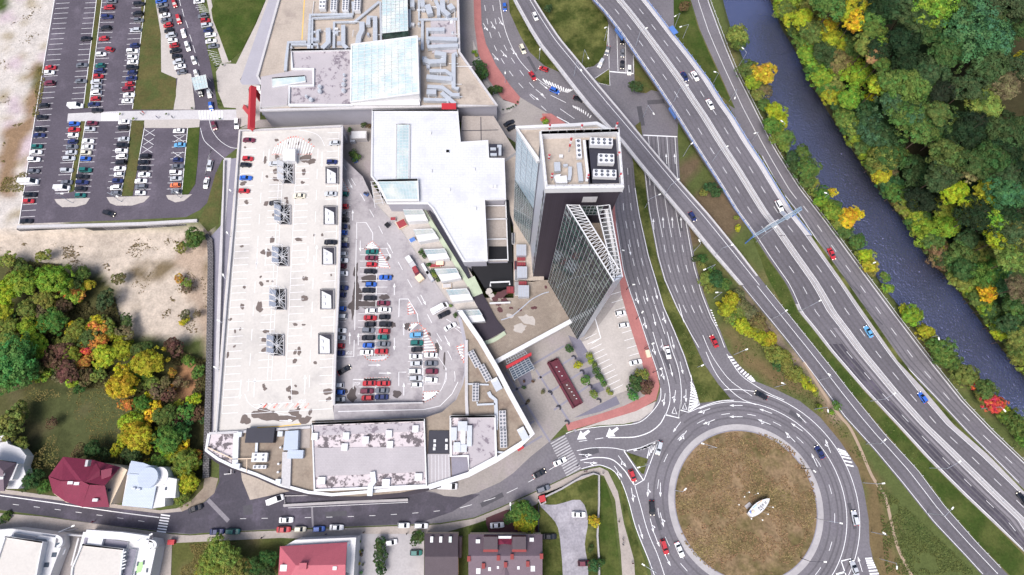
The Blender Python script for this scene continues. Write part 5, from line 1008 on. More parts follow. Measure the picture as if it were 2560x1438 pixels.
D = [([(380, 650), (400, 195), (970, 190), (970, 20)], 1.6, .6, 'long pale trunk duct from the chillers down to the black speckled roof'), ([(425, 650), (430, 240), (965, 215)], 1.1, .8, 'inner white trunk duct under the chiller row'), ([(70, 940), (80, 800), (110, 560), (350, 555)], 1.4, .8, 'stepped duct at the corner of the speckled roof'), ([(150, 640), (150, 590), (500, 590), (500, 650)], 1.1, .8, 'u shaped duct above the speckled roof'), ([(560, 640), (640, 560), (640, 370)], 2.4, 1.6, 'fat bent duct with a flared foot'), ([(500, 540), (500, 400), (540, 400)], 1.4, 1.2, 'short hooked duct next to the flared one'), ([(715, 640), (720, 295), (990, 290), (1320, 20)], 1.3, .6, 'cable tray duct running diagonally to the glass strip'), ([(840, 330), (840, 590), (890, 640)], 2.0, 1.4, 'straight upright duct in the middle of the plant area'), ([(1030, 600), (1050, 480), (1090, 400), (1090, 290)], 2.6, 1.6, 'wide duct with a grey grille head'), ([(1170, 330), (1180, 220), (1265, 220), (1265, 560)], 2.2, 1.5, 'inverted u duct beside the glass strip'),
     ([(1335, 20), (1345, 560)], .9, 1, 'thin duct along the west side of the glass strip'), ([(1720, 120), (1720, 360)], 1.6, 1.2, 'grey duct along the east side of the glass strip'), ([(1850, 0), (1850, 260), (2360, 250)], 1.3, .6, 'tray duct crossing to the east parapet'), ([(1895, 270), (1895, 660)], 1.4, .6, 'tray duct dropping south from the crossing tray'), ([(2190, 390), (1960, 390), (1960, 510), (2360, 520)], 2.3, 1.6, 'upper c shaped silver duct'), ([(1970, 530), (1970, 620), (2370, 600)], 2.0, 1.6, 'lower l shaped silver duct under the c shaped one'), ([(2060, 700), (2190, 720), (2190, 810), (1990, 820), (1910, 790)], 2.6, 2, 'fat curled duct with a round hood'), ([(2360, 710), (2310, 720), (2310, 1160), (2380, 1180)], 2.0, 1.4, 'vertical duct hugging the east parapet'), ([(1990, 940), (2200, 940), (2290, 1000)], 1.9, 1.5, 'upper of three slanted branch ducts'), ([(1950, 1020), (2290, 1050)], 2.6, 1.8, 'ribbed air handler duct in mid stack'), ([(1960, 1150), (2160, 1160), (2290, 1260), (2390, 1260)], 2.0, 1.5, 'middle of three slanted branch ducts'), ([(1950, 1220), (2080, 1220)], 2.6, 1.8, 'stubby box duct with the copper coloured joint'), ([(2150, 1230), (2330, 1380)], 2.0, 1.5, 'lowest of three slanted branch ducts'), ([(1910, 1320), (2230, 1330), (2230, 1400)], 1.6, 1.4, 'southernmost duct beside the red canopy'), ([(1960, 60), (2000, 180)], 3, 2, 'thick round ended duct near the picture top'), ([(2070, 0), (2110, 90), (2110, 200)], 1.8, 1.6, 'forked duct with a white elbow'), ([(2160, 0), (2170, 130), (2250, 200)], 2.6, 2, 'large white elbow duct by the east parapet'), ([(1760, 0), (1760, 90)], 2.2, 2, 'capped vent duct just east of the glass strip'), ([(1895, 0), (1900, 90)], 2.2, 2, 'second capped vent duct east of the glass strip'), ([(2250, 60), (2300, 120)], 3, 1.8, 'blunt box duct in the north east corner')]
for pts, w_, h_, lb in D: duct(c7, pts, w_*.78, h_, ZN, lb, z0=.55)
for i, (X, Y) in enumerate([(540, 1180), (540, 1240), (865, 1025), (865, 1090), (855, 1150), (855, 1230), (425, 1350), (365, 1310)]):
    c = P(*c7(X, Y), 13); t = thing('roof_vent', f'silver cowl vent, {["upper", "lower"][i] + " of the pair in the middle of the speckled roof" if i < 2 else sfx(i-1)+" from the north in the row by the glass roof" if i < 6 else ["larger", "smaller"][i-6]+" one at the south edge of the speckled roof"}', 'roof vent', c, group='cowl vents on the speckled roof')
    r_ = .9 if i not in (2, 3, 7) else .6; MB().tube((0, 0, 0), (0, 0, 1.2), r_*.6, n=10).build('neck', M['grey_metal'], t); MB().tube((0, 0, 1.0), (0, 0, 1.7), r_, r_*.7, n=12).build('cowl', M['duct_metal'], t)
# ---- white roofed hall
ZW = 14.0
wh = thing('shopping_hall', 'shopping hall with bright white membrane roof and long skylight', 'shopping mall', P(1070, 450))
WP = [(931, 276), (1144, 276), (1150, 356), (1219, 352), (1221, 396), (1259, 396), (1263, 498), (1210, 499), (1217, 652), (1160, 653), (1082, 520), (1070, 508), (968, 508), (946, 462), (929, 440)]
slabpart(wh, 'roof', WP, ZW, ZW-1.2, 'membrane_white', 'white_wall'); slabpart(wh, 'wall', [(p[0]+(1075-p[0])*.01, p[1]+(450-p[1])*.01) for p in WP], ZW-1.21, 0, 'grey_wall')
part(rim(WP, ZW, .7, .45), 'parapet', 'white_metal', wh)
q = PA([(991, 311), (1024, 311), (1022, 450), (990, 450)], ZW+.5); mb = MB(); mb.prism(q, ZW); sk = part(mb, 'skylight', 'skylight_glass', wh); mb = MB(); grid_lines(mb, q[::-1], 4, 18, .1, .05); mb.ribbon([v+Vector((0, 0, .1)) for v in q+[q[0], q[1]]], .6, th=.6); part(mb, 'skylight_frame', 'white_metal', sk)
q = PA([(944, 452), (1044, 450), (1046, 500), (966, 501)], ZW+1.6); mb = MB(); mb.prism(q, ZW-2, side=1); sk = part(mb, 'raised_skylight', ['skylight_glass', 'white_wall'], wh); mb = MB(); grid_lines(mb, q[::-1], 12, 5, .08, .05); mb.ribbon([v+Vector((0, 0, .12)) for v in q+[q[0], q[1]]], .9, th=.5); part(mb, 'skylight_frame', 'white_metal', sk)
for X, Y in [(2297, 135), (2473, 318), (2303, 513), (2483, 700)]:
    a = P(*R['d'](X, Y), ZW); part(MB().box(a, 1.1, 1.1, .5), 'hatch', 'white_metal', wh)
for X, Y in [(78, 318), (335, 497), (515, 665), (550, 665), (348, 888)]:
    a = P(*R['h'](X, Y), ZW); part(MB().box(a, 1.1, 1.1, .5), 'hatch', 'white_metal', wh)
slabpart(wh, 'plant_well', [(1223, 360), (1256, 360), (1257, 390), (1224, 390)], ZW+.02, ZW, 'dark_metal')
for a, b in (((1226, 372), (1240, 372)), ((1243, 365), (1254, 365)), ((1250, 368), (1250, 388)), ((1226, 386), (1242, 386))): part(MB().ribbon(PA([a, b], ZW+.7), 1.0, th=.6), 'duct', 'duct_metal', wh)
# ---- terraces between the hall, the tower and the lower deck
pod = thing('mall_podium', 'paved podium roof with building site clutter between hall and tower', 'podium', P(1250, 700))
ZP = 6.0
slabpart(pod, 'terrace', [(1155, 290), (1234, 290), (1290, 380), (1262, 398), (1221, 396), (1219, 352), (1151, 356)], 8.5, 0, 'paving', 'white_wall')
mb = MB(); mb.ribbon(PA([(1202, 292), (1203, 352)], 8.53), .3); mb.ribbon(PA([(1155, 327), (1246, 325)], 8.53), .3); part(mb, 'joint', 'dark_metal', pod)
slabpart(pod, 'terrace', [(1262, 398), (1292, 380), (1360, 500), (1360, 700), (1330, 705), (1284, 700), (1284, 560), (1262, 500)], ZP, 0, 'gravel_roof', 'grey_wall')
slabpart(pod, 'terrace', [(930, 460), (968, 512), (1085, 525), (1165, 660), (1207, 735), (1183, 744), (1215, 808), (1174, 812), (1205, 862), (1200, 868), (1163, 850), (1150, 783), (1108, 738), (1058, 662), (1004, 578), (934, 503)], ZL+.35, 0, 'paving_pale', 'grey_wall')
slabpart(pod, 'terrace', [(1207, 862), (1232, 906), (1430, 796), (1372, 700), (1330, 702), (1284, 700), (1284, 745), (1200, 745), (1232, 800)], ZP, 0, 'paving_brown', 'grey_wall')
part(MB().ribbon(PA([(1231, 909), (1330, 855), (1432, 800), (1492, 766)], ZP+.9), 1.5, th=1.3), 'parapet', 'white_metal', pod)
slabpart(pod, 'roof', [(1181, 744), (1206, 734), (1226, 770), (1241, 798), (1263, 826), (1206, 858), (1174, 810), (1215, 808)], ZP+.6, 0, 'dark_cladding', 'white_wall')
slabpart(pod, 'roof', [(1166, 700), (1186, 690), (1207, 733), (1182, 743)], ZP+.6, 0, 'moss', 'white_wall'); part(MB().ribbon(PA(spl([(1203, 860), (1235, 850), (1263, 832)]), ZP+.66), 1.4), 'edge', 'moss', pod)
slabpart(pod, 'gutter', [(1060, 508), (1078, 508), (1162, 652), (1178, 700), (1166, 702)], ZP+.2, 0, 'dark_metal')
part(MB().ribbon(PA([(1052, 516), (1175, 715)], ZP+.5), 1.6, th=.5), 'walkway', 'moss', pod)
slabpart(pod, 'pit', [(1176, 662), (1280, 656), (1284, 718), (1212, 720)], ZP+.06, 0, 'black')  # solid black slab: the pit's shade put into its colour
slabpart(pod, 'pit', [(1264, 500), (1272, 500), (1283, 655), (1270, 657)], ZP+.7, 0, 'black')  # raised solid strip, the dark of a recess put into its colour
slabpart(pod, 'terrace', [(1212, 500), (1263, 500), (1269, 654), (1218, 654)], ZP+1.5, 0, 'paving', 'grey_wall')
slabpart(pod, 'pit', [(1222, 616), (1268, 616), (1269, 648), (1222, 650)], ZP+1.53, ZP+1.5, 'black')  # thin black sheet on the terrace, a recess's dark put into its colour
mb = MB()
for y in (501, 514): mb.ribbon(PA([(1213, y), (1264, y)], ZP+3.2), .35, th=.35)
for y in (548, 598, 650): mb.ribbon(PA([(1216, y), (1268, y-1)], ZP+3.2), .35, th=.35)
mb.ribbon(PA([(1264, 500), (1270, 652)], ZP+3.2), .35, th=.35); mb.ribbon(PA([(1226, 716), (1226, 706), (1274, 704), (1274, 712)], ZP+3), .5, th=.4)
part(mb, 'beam', 'white_metal', pod)
SHED = [[(1006, 522), (1055, 522), (1070, 551), (1018, 554)], [(1032, 572), (1079, 570), (1097, 596), (1047, 605)], [(1058, 622), (1110, 620), (1124, 646), (1074, 652)], [(1085, 671), (1139, 669), (1153, 695), (1104, 704)], [(1114, 723), (1166, 720), (1183, 749), (1131, 755)], [(1142, 775), (1197, 773), (1213, 802), (1168, 808)]]
for i, q in enumerate(SHED):
    zt = ZL+3.4; a, b, c, d = PA(q, zt); m1, m2 = a.lerp(d, .5), b.lerp(c, .5)
    t = thing('terrace_pavilion', f'white pavilion with sloping glass front, {sfx(i+1)} from the north on the mall terrace', 'pavilion', P((q[0][0]+q[2][0])/2, (q[0][1]+q[2][1])/2, ZL+.35), group='pavilions stepping down the mall terrace')
    part(MB().prism([m1, m2, c, d], ZL+.35), 'roof', 'white_metal', t); lo = Vector((0, 0, -1.0)); a, b = a+lo, b+lo
    mb = MB(); mb.add([a, b, m2, m1, Vector((a.x, a.y, ZL+.35)), Vector((b.x, b.y, ZL+.35))], [(3, 2, 1, 0), (0, 1, 5, 4)]); sk = part(mb, 'glass', 'skylight_glass', t)
    mb = MB(); grid_lines(mb, [m1, m2, b, a], 6, 2, .1, .05); mb.ribbon([m1+Vector((0, 0, .1)), a+Vector((0, 0, .1)), b+Vector((0, 0, .1)), m2+Vector((0, 0, .1))], .3, th=.2); part(mb, 'frame', 'white_metal', sk)
# builders' clutter on the podium
for i, (x, y, wx, wy, h, m, lb) in enumerate([(1303, 628, 3.6, 4.2, 2.4, 'grey_metal', 'grey site container, northernmost beside the tower'), (1305, 683, 3.6, 4.2, 2.4, 'grey_metal', 'grey site container in the middle of the row beside the tower'), (1309, 730, 3.8, 4.2, 2.4, 'grey_metal', 'grey site container, southernmost beside the tower'), (1303, 648, 3.0, 1.0, .9, 'pallet_red', 'red bundle between the first two site containers'), (1304, 661, 3.0, 1.2, .9, 'pallet_red', 'lower red bundle between the first two site containers'), (1289, 665, 1.0, 3.4, .8, 'pallet_red', 'narrow red stack beside the middle container'), (1291, 688, 1.2, 4.0, .9, 'white_metal', 'white sheet stack beside the middle container'), (1292, 722, 1.4, 5.0, .8, 'white_metal', 'long white board stack by the southern container'), (1307, 712, 3, 2.2, 1, 'pallet_red', 'red brown drum cluster above the southern container'), (1276, 725, 2.6, 2.2, 1.1, 'pallet_red', 'crimson skip by the brown rubble'), (1283, 597, 1, 4.2, 1, 'white_metal', 'white pipe bundle beside the glass tower foot')]):
    c = P(x, y, ZP+h/2); t = thing('site_container' if i < 3 else 'material_stack', lb, 'site container' if i < 3 else 'material stack', (c.x, c.y, ZP), group='builders stores on the podium')
    MB().box((0, 0, 0), wx, wy, h).build('body', M[m], t); r_ = MB()
    for k in range(5): r_.box((-wx/2+.2+k*(wx-.4)/4, 0, h), .12, wy, .08)
    r_.build('rib' if i < 3 else 'strap', M['concrete_light'] if i < 3 else M['dark_metal'], t)
for x, y, r_ in ((1240, 745, 9), (1256, 735, 12), (1262, 752, 8), (1250, 775, 7), (1278, 770, 4), (1300, 775, 4), (1335, 770, 6), (1365, 718, 4), (1245, 760, 6)): mb = MB(); blot(mb, x, y, r_, ZP+.02+.006*rnd(), 1.1, 0); part(mb, 'stain', 'mulch', pod)
for x, y, r_ in ((1222, 728, 8), (1230, 742, 8), (1275, 790, 7), (1320, 800, 16), (1300, 820, 14)): mb = MB(); blot(mb, x, y, r_, ZP+.01+.006*rnd(), 1.2, 0); part(mb, 'stain', 'paving_pale', pod)
part(MB().ribbon(PA(spl([(1253, 800), (1280, 790), (1310, 765), (1330, 748), (1355, 735), (1372, 730)]), ZP+.15), .35, th=.15), 'hose', 'grey_metal', pod)
part(MB().ribbon(PA([(1224, 758), (1276, 756)], ZP+.9), .5, th=.8), 'beam', 'white_metal', pod)
# ---- office tower
tw = thing('office_tower', 'tall dark office tower with glass prisms and fan units on its roof', 'office tower', P(1360, 640))
ZT = 77.0
bl = [P(1352, 332, ZT), P(1546, 326, ZT), P(1557, 465, ZT), P(1366, 468, ZT)]
b0 = [Vector((v.x, v.y, 0)) for v in bl]
mb = MB(); mb.add(bl+b0, [(3, 7, 6, 2), (2, 6, 5, 1), (1, 5, 4, 0)], 0); mb.add(bl+b0, [(0, 4, 7, 3)], 1); part(mb, 'wall', ['dark_cladding', 'grey_metal'], tw)
mb = MB()   # window strip on the west wall, next to its south corner
A, B = bl[3], b0[3]; dW = (bl[0]-bl[3]).normalized(); off = Vector((dW.y, -dW.x, 0)); off = off if off.x < 0 else -off
for k in range(19):
    z1 = ZT-3-k*3.8
    for j in range(1): 
        p = Vector((A.x, A.y, 0))+dW*.5+off*.06; q = p+dW*2.2
        mb.add([(p.x, p.y, z1), (q.x, q.y, z1), (q.x, q.y, z1-2.0), (p.x, p.y, z1-2.0)], [(0, 1, 2, 3), (3, 2, 1, 0)], 0 if k % 3 else 1)
part(mb, 'window_strip', ['black', 'skylight_glass'], tw)
ins = [v.copy() for v in bl]
mb = MB(); mb.ngon([Vector((v.x, v.y, ZT-2.2)) for v in bl]); part(mb, 'roof', 'gravel_roof', tw)
mb = MB(); mb.ribbon([bl[0], bl[1], bl[2], bl[3], bl[0], bl[1]], 1.0, th=2.4); part(mb, 'parapet', 'white_metal', tw)
mb = MB(); mb.ribbon([v+Vector((0, 0, 1.1)) for v in bl+[bl[0]]], .12, th=.1)
for a, b in zip(bl, bl[1:]+[bl[0]]):
    for k in range(9): p = a.lerp(b, k/9); mb.tube(p, p+Vector((0, 0, 1.1)), .06, n=4)
part(mb, 'railing', 'white_metal', tw)
mb = MB(); q = [P(*p, ZT-2.15) for p in ((1466, 350), (1542, 348), (1548, 458), (1476, 460))]; mb.ngon(q); mb.ribbon([q[0], q[3]], .9, th=.1); part(mb, 'roof_membrane', 'dark_metal', tw)
c8 = T(1260, 290, 7.9875); GT = 'fan units on the tower roof'; zt = ZT-2.1
chiller(c8, 1480, 700, 5.2, 1.3, 92, zt, 4, 1, 'narrow white unit with four large fans in one column', GT, h=1)
chiller(c8, 1920, 590, 5.6, 2.0, -2, zt, 4, 2, 'white unit with eight fans at the north end of the dark roof patch', GT, h=1.6)
chiller(c8, 2015, 925, 3.9, 2.5, -2, zt, 3, 2, 'white unit with six black fans in the middle of the dark patch', GT, h=1.6)
chiller(c8, 1990, 1210, 5.6, 2.0, -2, zt, 4, 2, 'white unit with eight fans at the south edge of the dark patch', GT, h=1.4)
for pts, w_, h_, lb in [([(1600, 480), (1630, 800), (1670, 1130), (1650, 1300)], 1.1, .7, 'long white duct splitting the tower roof in two'), ([(1500, 930), (1520, 1100), (1540, 1300)], 1.8, 1.2, 'grey duct with a long tail below the fan column'), ([(1060, 920), (1070, 1100)], 2.4, 1.4, 'grey bell shaped duct on the tower roof'), ([(1320, 1010), (1320, 1150), (1300, 1280)], 1.4, 1.2, 'thin bent duct between the tank and the long duct'), ([(1060, 1170), (1080, 1270), (1260, 1260)], 3.2, 1.8, 'large rounded white air handler at the south west roof corner'), ([(1225, 960), (1230, 1000)], 1.8, 1, 'small cubic box duct under the antenna mast'), ([(1140, 770), (1140, 820)], 1.5, .8, 'small white box left of the antenna mast')]:
    duct(c8, pts, w_*.62, h_*.8, zt, lb, 'white_metal' if 'white' in lb else 'duct_metal', 'ducts on the tower roof', .1)
def mast(p, h, label, z):
    c = P(*c8(*p), z); t = thing('antenna_mast', label, 'antenna', c, group='red and white antennas on the tower')
    MB().tube((0, 0, 0), (0, 0, h), .1, .06, n=6).build('pole', M['grey_metal'], t)
    for k in range(3): MB().tube((0, 0, h*(.4+.2*k)), (0, 0, h*(.52+.2*k)), .26, n=8).build('sleeve', M['red_metal' if k % 2 == 0 else 'white_metal'], t)
for p, h, lb in [((1290, 720), 7, 'tallest red banded mast, in the middle of the gravel roof'), ((900, 330), 4, 'red tipped antenna over the north west roof corner'), ((1525, 340), 4, 'red tipped antenna at the middle of the north roof edge'), ((2200, 340), 5, 'red tipped antenna over the north east roof corner'), ((890, 900), 3.4, 'red banded antenna halfway down the west roof edge'), ((945, 1290), 4, 'red banded antenna at the south west roof corner'), ((2270, 820), 2.5, 'short red antenna halfway down the east roof edge'), ((2300, 1240), 2.5, 'short red antenna near the south east roof corner'), ((1660, 1280), 3, 'thin red antenna at the foot of the long duct')]: mast(p, h, lb, zt)
# north wing, lower roof and slanted glass face
ZG = 68.0
wg = [P(1292, 318, ZG), P(1438, 312, ZG), P(1492, 308, ZG), P(1532, 330, ZG), P(1545, 345, ZG), P(1347, 402, ZG)]
w0 = [Vector((v.x, v.y, 0)) for v in wg]; nw = len(wg)
mb = MB(); mb.ngon([Vector((v.x, v.y, ZG-1)) for v in wg]); part(mb, 'wing_roof', 'gravel_roof', tw)
mb = MB(); mb.ribbon([wg[5], wg[0], wg[1], wg[2], wg[3]], 1.0, th=1.2); part(mb, 'wing_parapet', 'white_metal', tw)
mb = MB(); mb.add(wg+w0, [(i, i+nw, i+nw+1, i+1) for i in range(4)]); part(mb, 'wing_wall', 'grey_wall', tw)
q_ = []
def facade(a, b, z0, z1, nu, nv, name, m, frac=None):
    """glazed wall below the top edge a-b"""
    q = [Vector((a.x, a.y, z0)), Vector((b.x, b.y, z0)), Vector((b.x, b.y, z1)), Vector((a.x, a.y, z1))]
    mb = MB(); n = nv if frac is None else nv
    mb.add(q, [(0, 1, 2, 3)]); q_.append(part(mb, name, m, tw)); return q
q = facade(wg[0], wg[5], 38, ZG-1.3, 1, 1, 'glass_facade', 'sky_reflection_glass'); mb = MB(); grid_lines(mb, [q[1], q[0], q[3], q[2]], 4, 10, .1, .05); grid_lines(mb, q, 4, 10, .1, .05); part(mb, 'mullion', 'grey_metal', q_[-1])  # upper part of the face: sky reflection painted as paler glass
q = facade(wg[0], wg[5], 0, 38, 1, 1, 'glass_facade', 'greenglass'); mb = MB(); grid_lines(mb, q, 8, 1, .1, .06); grid_lines(mb, q, 1, 22, .08, .06); part(mb, 'mullion', 'duct_metal', q_[-1])
mb = MB(); mb.add([wg[5], bl[0], Vector((bl[0].x, bl[0].y, 0)), w0[5]], [(0, 1, 2, 3), (3, 2, 1, 0)]); part(mb, 'wall', 'grey_metal', tw)
# south glass prism with open steel frame
ZR = 71.5
Lx, Rx, Nx = P(1417, 512, ZR), P(1538, 700, ZR), P(1524, 512, ZR)
Rx0 = Vector((P(1444, 850).x, P(1444, 850).y, ZR)); Rx = Rx0
q = [Vector((Lx.x, Lx.y, 0)), Vector((Rx.x, Rx.y, 0)), Rx, Lx]
mb = MB(); mb.add(q, [(0, 1, 2, 3)]); gf = part(mb, 'glass_facade', 'greenglass', tw)
mb = MB(); grid_lines(mb, q, 16, 1, .1, .12); part(mb, 'mullion', 'duct_metal', gf)
mb = MB(); nv = 46
for k in range(nv):
    if k % 2: continue
    z0_, z1_ = k*ZR/nv, (k+.75)*ZR/nv; s = .02; n_ = (q[1]-q[0]).cross(Vector((0, 0, 1))).normalized()*.03
    mb.add([Vector((q[0].x, q[0].y, z0_))+n_, Vector((q[1].x, q[1].y, z0_))+n_, Vector((q[1].x, q[1].y, z1_))+n_, Vector((q[0].x, q[0].y, z1_))+n_], [(0, 1, 2, 3)])
part(mb, 'spandrel', 'dark_cladding', gf)
d = (Rx-Lx).normalized(); nr = Vector((-d.y, d.x, 0)); nr = nr if nr.x > 0 else -nr
R2 = Rx+nr*2.4
mb = MB(); mb.prism([Rx, R2, R2-d*.8, Rx-d*.8], 0, ZR); part(mb, 'end_wall', 'grey_metal', tw)
mb = MB(); mb.add([R2, Nx, Vector((Nx.x, Nx.y, 0)), Vector((R2.x, R2.y, 0))], [(0, 1, 2, 3), (3, 2, 1, 0)]); part(mb, 'wall', 'white_wall', tw)
mb = MB(); fl = 60.0; mb.ngon([Vector((v.x, v.y, fl)) for v in (Lx, Rx-d*1, R2-d*1, Nx)]); part(mb, 'terrace', 'gravel_brown', tw)
mb = MB()
Li, Ri = Lx+nr*2.6+d*1.5, Rx+nr*2.6-d*2
for a, b in ((Lx, Rx), (Li, Ri)): mb.ribbon([a+Vector((0, 0, .2)), b+Vector((0, 0, .2))], .26, th=.4)
for k in range(24):
    t_ = k/23; a, b = Lx.lerp(Rx, t_), Li.lerp(Ri, t_); mb.ribbon([a, b], .12, th=.2)
    if k < 23: mb.ribbon([a, Li.lerp(Ri, (k+1)/23)], .1, th=.15)
part(mb, 'roof_truss', 'white_metal', tw)
mb = MB(); e = (R2-Nx).normalized(); en = Vector((-e.y, e.x, 0)); en = en if en.x < 0 else -en
for o_ in (0, 3.2): mb.ribbon([Nx+en*o_, R2+en*o_*.6], .25, th=.4)
for k in range(18): a = Nx.lerp(R2, k/17); mb.ribbon([a, a+en*3.2*(1-.4*k/17)], .12, th=.2)
mb.prism([Nx, R2, R2+en*.5, Nx+en*.8], ZR-4, ZR-2.5); part(mb, 'roof_truss', 'white_metal', tw)
# south face details: pale panel, window band
sd_ = (bl[2]-bl[3]).normalized(); sn = Vector((sd_.y, -sd_.x, 0)); sn = sn if sn.y < 0 else -sn; W_ = (bl[2]-bl[3]).length
def face(u0, u1, z0, z1, t=.08): 
    a = bl[3]+sd_*W_*u0+sn*t; b = bl[3]+sd_*W_*u1+sn*t; return [Vector((a.x, a.y, z0)), Vector((b.x, b.y, z0)), Vector((b.x, b.y, z1)), Vector((a.x, a.y, z1))]
q = face(.52, .72, 68.3, 71.5); part(MB().add(q, [(0, 1, 2, 3)]), 'panel', 'concrete_light', tw)
q = face(.5, .84, 60.5, 66.2); wd = part(MB().add(q, [(0, 1, 2, 3)]), 'window', 'greenglass', tw); mb = MB(); grid_lines(mb, q, 6, 3, .14, .05); part(mb, 'window_frame', 'duct_metal', wd)
part(MB().ribbon([P(1492, 768, 7.2), P(1440, 796, 7.2)], 1.6, th=1), 'link_bridge', 'duct_metal', tw)
# ---- south wing of the mall
sw = thing('mall_wing', 'curved south wing of the mall with dark fascia and stained roofs', 'shopping mall', P(900, 1150))
ZS = 9.0
OUT = [(514, 1127), (522, 1084), (600, 1080), (776, 1066), (780, 1054), (1063, 1044), (1105, 1030), (1140, 1000), (1158, 960), (1166, 920), (1166, 850), (1150, 778), (1155, 775), (1200, 850), (1240, 918), (1275, 985), (1331, 1086), (1300, 1112), (1240, 1150), (1170, 1187), (1100, 1212), (1072, 1218), (1000, 1232), (900, 1241), (830, 1240), (770, 1232), (700, 1213), (640, 1186), (582, 1166)]
slabpart(sw, 'roof', OUT, ZS, ZS-.5, 'gravel_brown'); slabpart(sw, 'wall', [(p[0]+(900-p[0])*.02, p[1]+(1120-p[1])*.05) for p in OUT], ZS-.51, 0, 'grey_wall')
CV = spl([(516, 1128), (545, 1152), (582, 1168), (640, 1188), (700, 1214), (770, 1233), (830, 1242), (900, 1245), (1000, 1236), (1072, 1220), (1100, 1213)], 4)
mb = MB(); mb.ribbon([P(x, y, 7.6) for x, y in CV], 1.5, th=2.2); part(mb, 'fascia', 'dark_cladding', sw)
part(rim([(522, 1084), (515, 1126), (545, 1148), (582, 1166), (640, 1186), (700, 1212), (770, 1231), (830, 1237), (1072, 1217)], ZS, .9, .7, False), 'parapet', 'white_metal', sw)
part(rim([(1150, 778), (1200, 850), (1240, 918), (1275, 985), (1331, 1086), (1300, 1112), (1240, 1150), (1170, 1187), (1072, 1218)], ZS, 1.6, 1.0, False), 'parapet', 'white_metal', sw)
part(rim([(1166, 850), (1166, 1000), (1168, 1042)], ZS, 1.0, .8, False), 'parapet', 'concrete_light', sw)
part(rim([(522, 1084), (600, 1080), (776, 1068)], ZS, .8, .8, False), 'parapet', 'concrete_light', sw)
slabpart(sw, 'roof', [(524, 1086), (584, 1084), (580, 1164), (545, 1148), (518, 1126)], ZS+.3, ZS, 'membrane_stained')
slabpart(sw, 'roof', [(584, 1083), (597, 1082), (594, 1170), (580, 1166)], ZS+1.0, ZS, 'white_metal')
slabpart(sw, 'roof', [(706, 1130), (728, 1130), (725, 1222), (703, 1214)], ZS+.8, ZS, 'concrete_light')
slabpart(sw, 'roof', [(713, 1078), (746, 1076), (744, 1124), (708, 1126)], ZS+2.0, ZS, 'roof_pale_blue')
slabpart(sw, 'roof', [(751, 1074), (776, 1072), (774, 1120), (750, 1121)], ZS+.1, ZS, 'paving')
BR = [(780, 1060), (1060, 1050), (1066, 1214), (1000, 1219), (786, 1228)]
slabpart(sw, 'upper_roof', BR, ZS+1.2, ZS, 'membrane_stained', 'white_wall'); part(rim(BR[:3]+[(786, 1226)], ZS+1.2, .8, .5), 'parapet', 'white_metal', sw)
slabpart(sw, 'upper_roof', [(782, 1120), (1062, 1117), (1064, 1180), (784, 1192)], ZS+1.35, ZS+1.2, 'membrane_plain')
slabpart(sw, 'upper_roof', [(787, 1066), (1057, 1056), (1058, 1078), (788, 1090)], ZS+1.3, ZS+1.2, 'membrane_grey')
for X, Y in [(1465, 680), (1450, 790), (1890, 658), (1900, 765), (1660, 720), (1152, 685), (2155, 610), (1862, 1145), (1220, 1125), (2185, 1088)]:
    a = P(*R['f'](X, Y), ZS+1.2); part(MB().box(a, 2.0 if Y < 900 else 2.4, 2.2, .9), 'roof_hatch', 'white_metal', sw)
slabpart(sw, 'roof', [(1072, 1077), (1122, 1077), (1123, 1134), (1070, 1134)], ZS+.4, ZS, 'dark_metal')
for X, Y in ((2345, 728), (2345, 773), (2340, 808), (2462, 722), (2462, 775), (2462, 803)):
    a = P(*R['f'](X, Y), ZS+.4); part(MB().box(a, .8, .9, .4), 'roof_hatch', 'white_metal', sw)
slabpart(sw, 'roof', [(1068, 1135), (1124, 1135), (1127, 1198), (1100, 1205), (1068, 1212)], ZS+.5, ZS, 'membrane_plain')
mb = MB()
for k in range(7): mb.ribbon(PA([(1071+k*8.5, 1137), (1071+k*8.7, 1209-k*1.5)], ZS+.56), .14)
part(mb, 'seam', 'white_metal', sw)
slabpart(sw, 'roof', [(1126, 1042), (1168, 1040), (1170, 1138), (1127, 1141)], ZS+1.4, ZS, 'membrane_stained'); slabpart(sw, 'roof', [(1168, 1040), (1238, 1042), (1240, 1140), (1173, 1180), (1170, 1138)], ZS+1.3, ZS, 'membrane_grey')
part(rim([(1126, 1042), (1237, 1041), (1240, 1142), (1173, 1178), (1170, 1140), (1127, 1141)], ZS+1.4, .8, .5), 'parapet', 'white_metal', sw)
slabpart(sw, 'roof', [(1128, 1143), (1170, 1143), (1171, 1180), (1130, 1196)], ZS-.0+.05, ZS, 'concrete_dark')
mb = MB()
for k in range(26): 
    a = P(556+k*5, 1090+k*1.2 if k < 6 else 1165-k, ZS); 
part(MB().ribbon(PA([(1152, 1060), (1158, 1065), (1157, 1120)], ZS+2.2), 1.6, th=.8), 'duct', 'white_metal', sw)
for x, y, w_, d_, h_ in ((1135, 1085, 2, 4, 1.4), (1143, 1118, 2.2, 3, 1.2), (1157, 1066, 3, 3, 1.4), (1158, 1121, 2.4, 2.4, 1), (1174, 1090, 1.6, 6.5, 1)): part(MB().box(P(x, y, ZS+1.4), w_, d_, h_), 'plant_box', 'duct_metal', sw)
part(MB().ribbon(PA([(1055, 1125), (1055, 1126)], ZS), .1), 'trim', 'white_metal', sw)
part(MB().ribbon(PA([(931, 1180), (934, 1205), (930, 1210), (926, 1215), (924, 1240)], ZS+2.2), 1.6, th=.9), 'duct', 'duct_metal', sw)
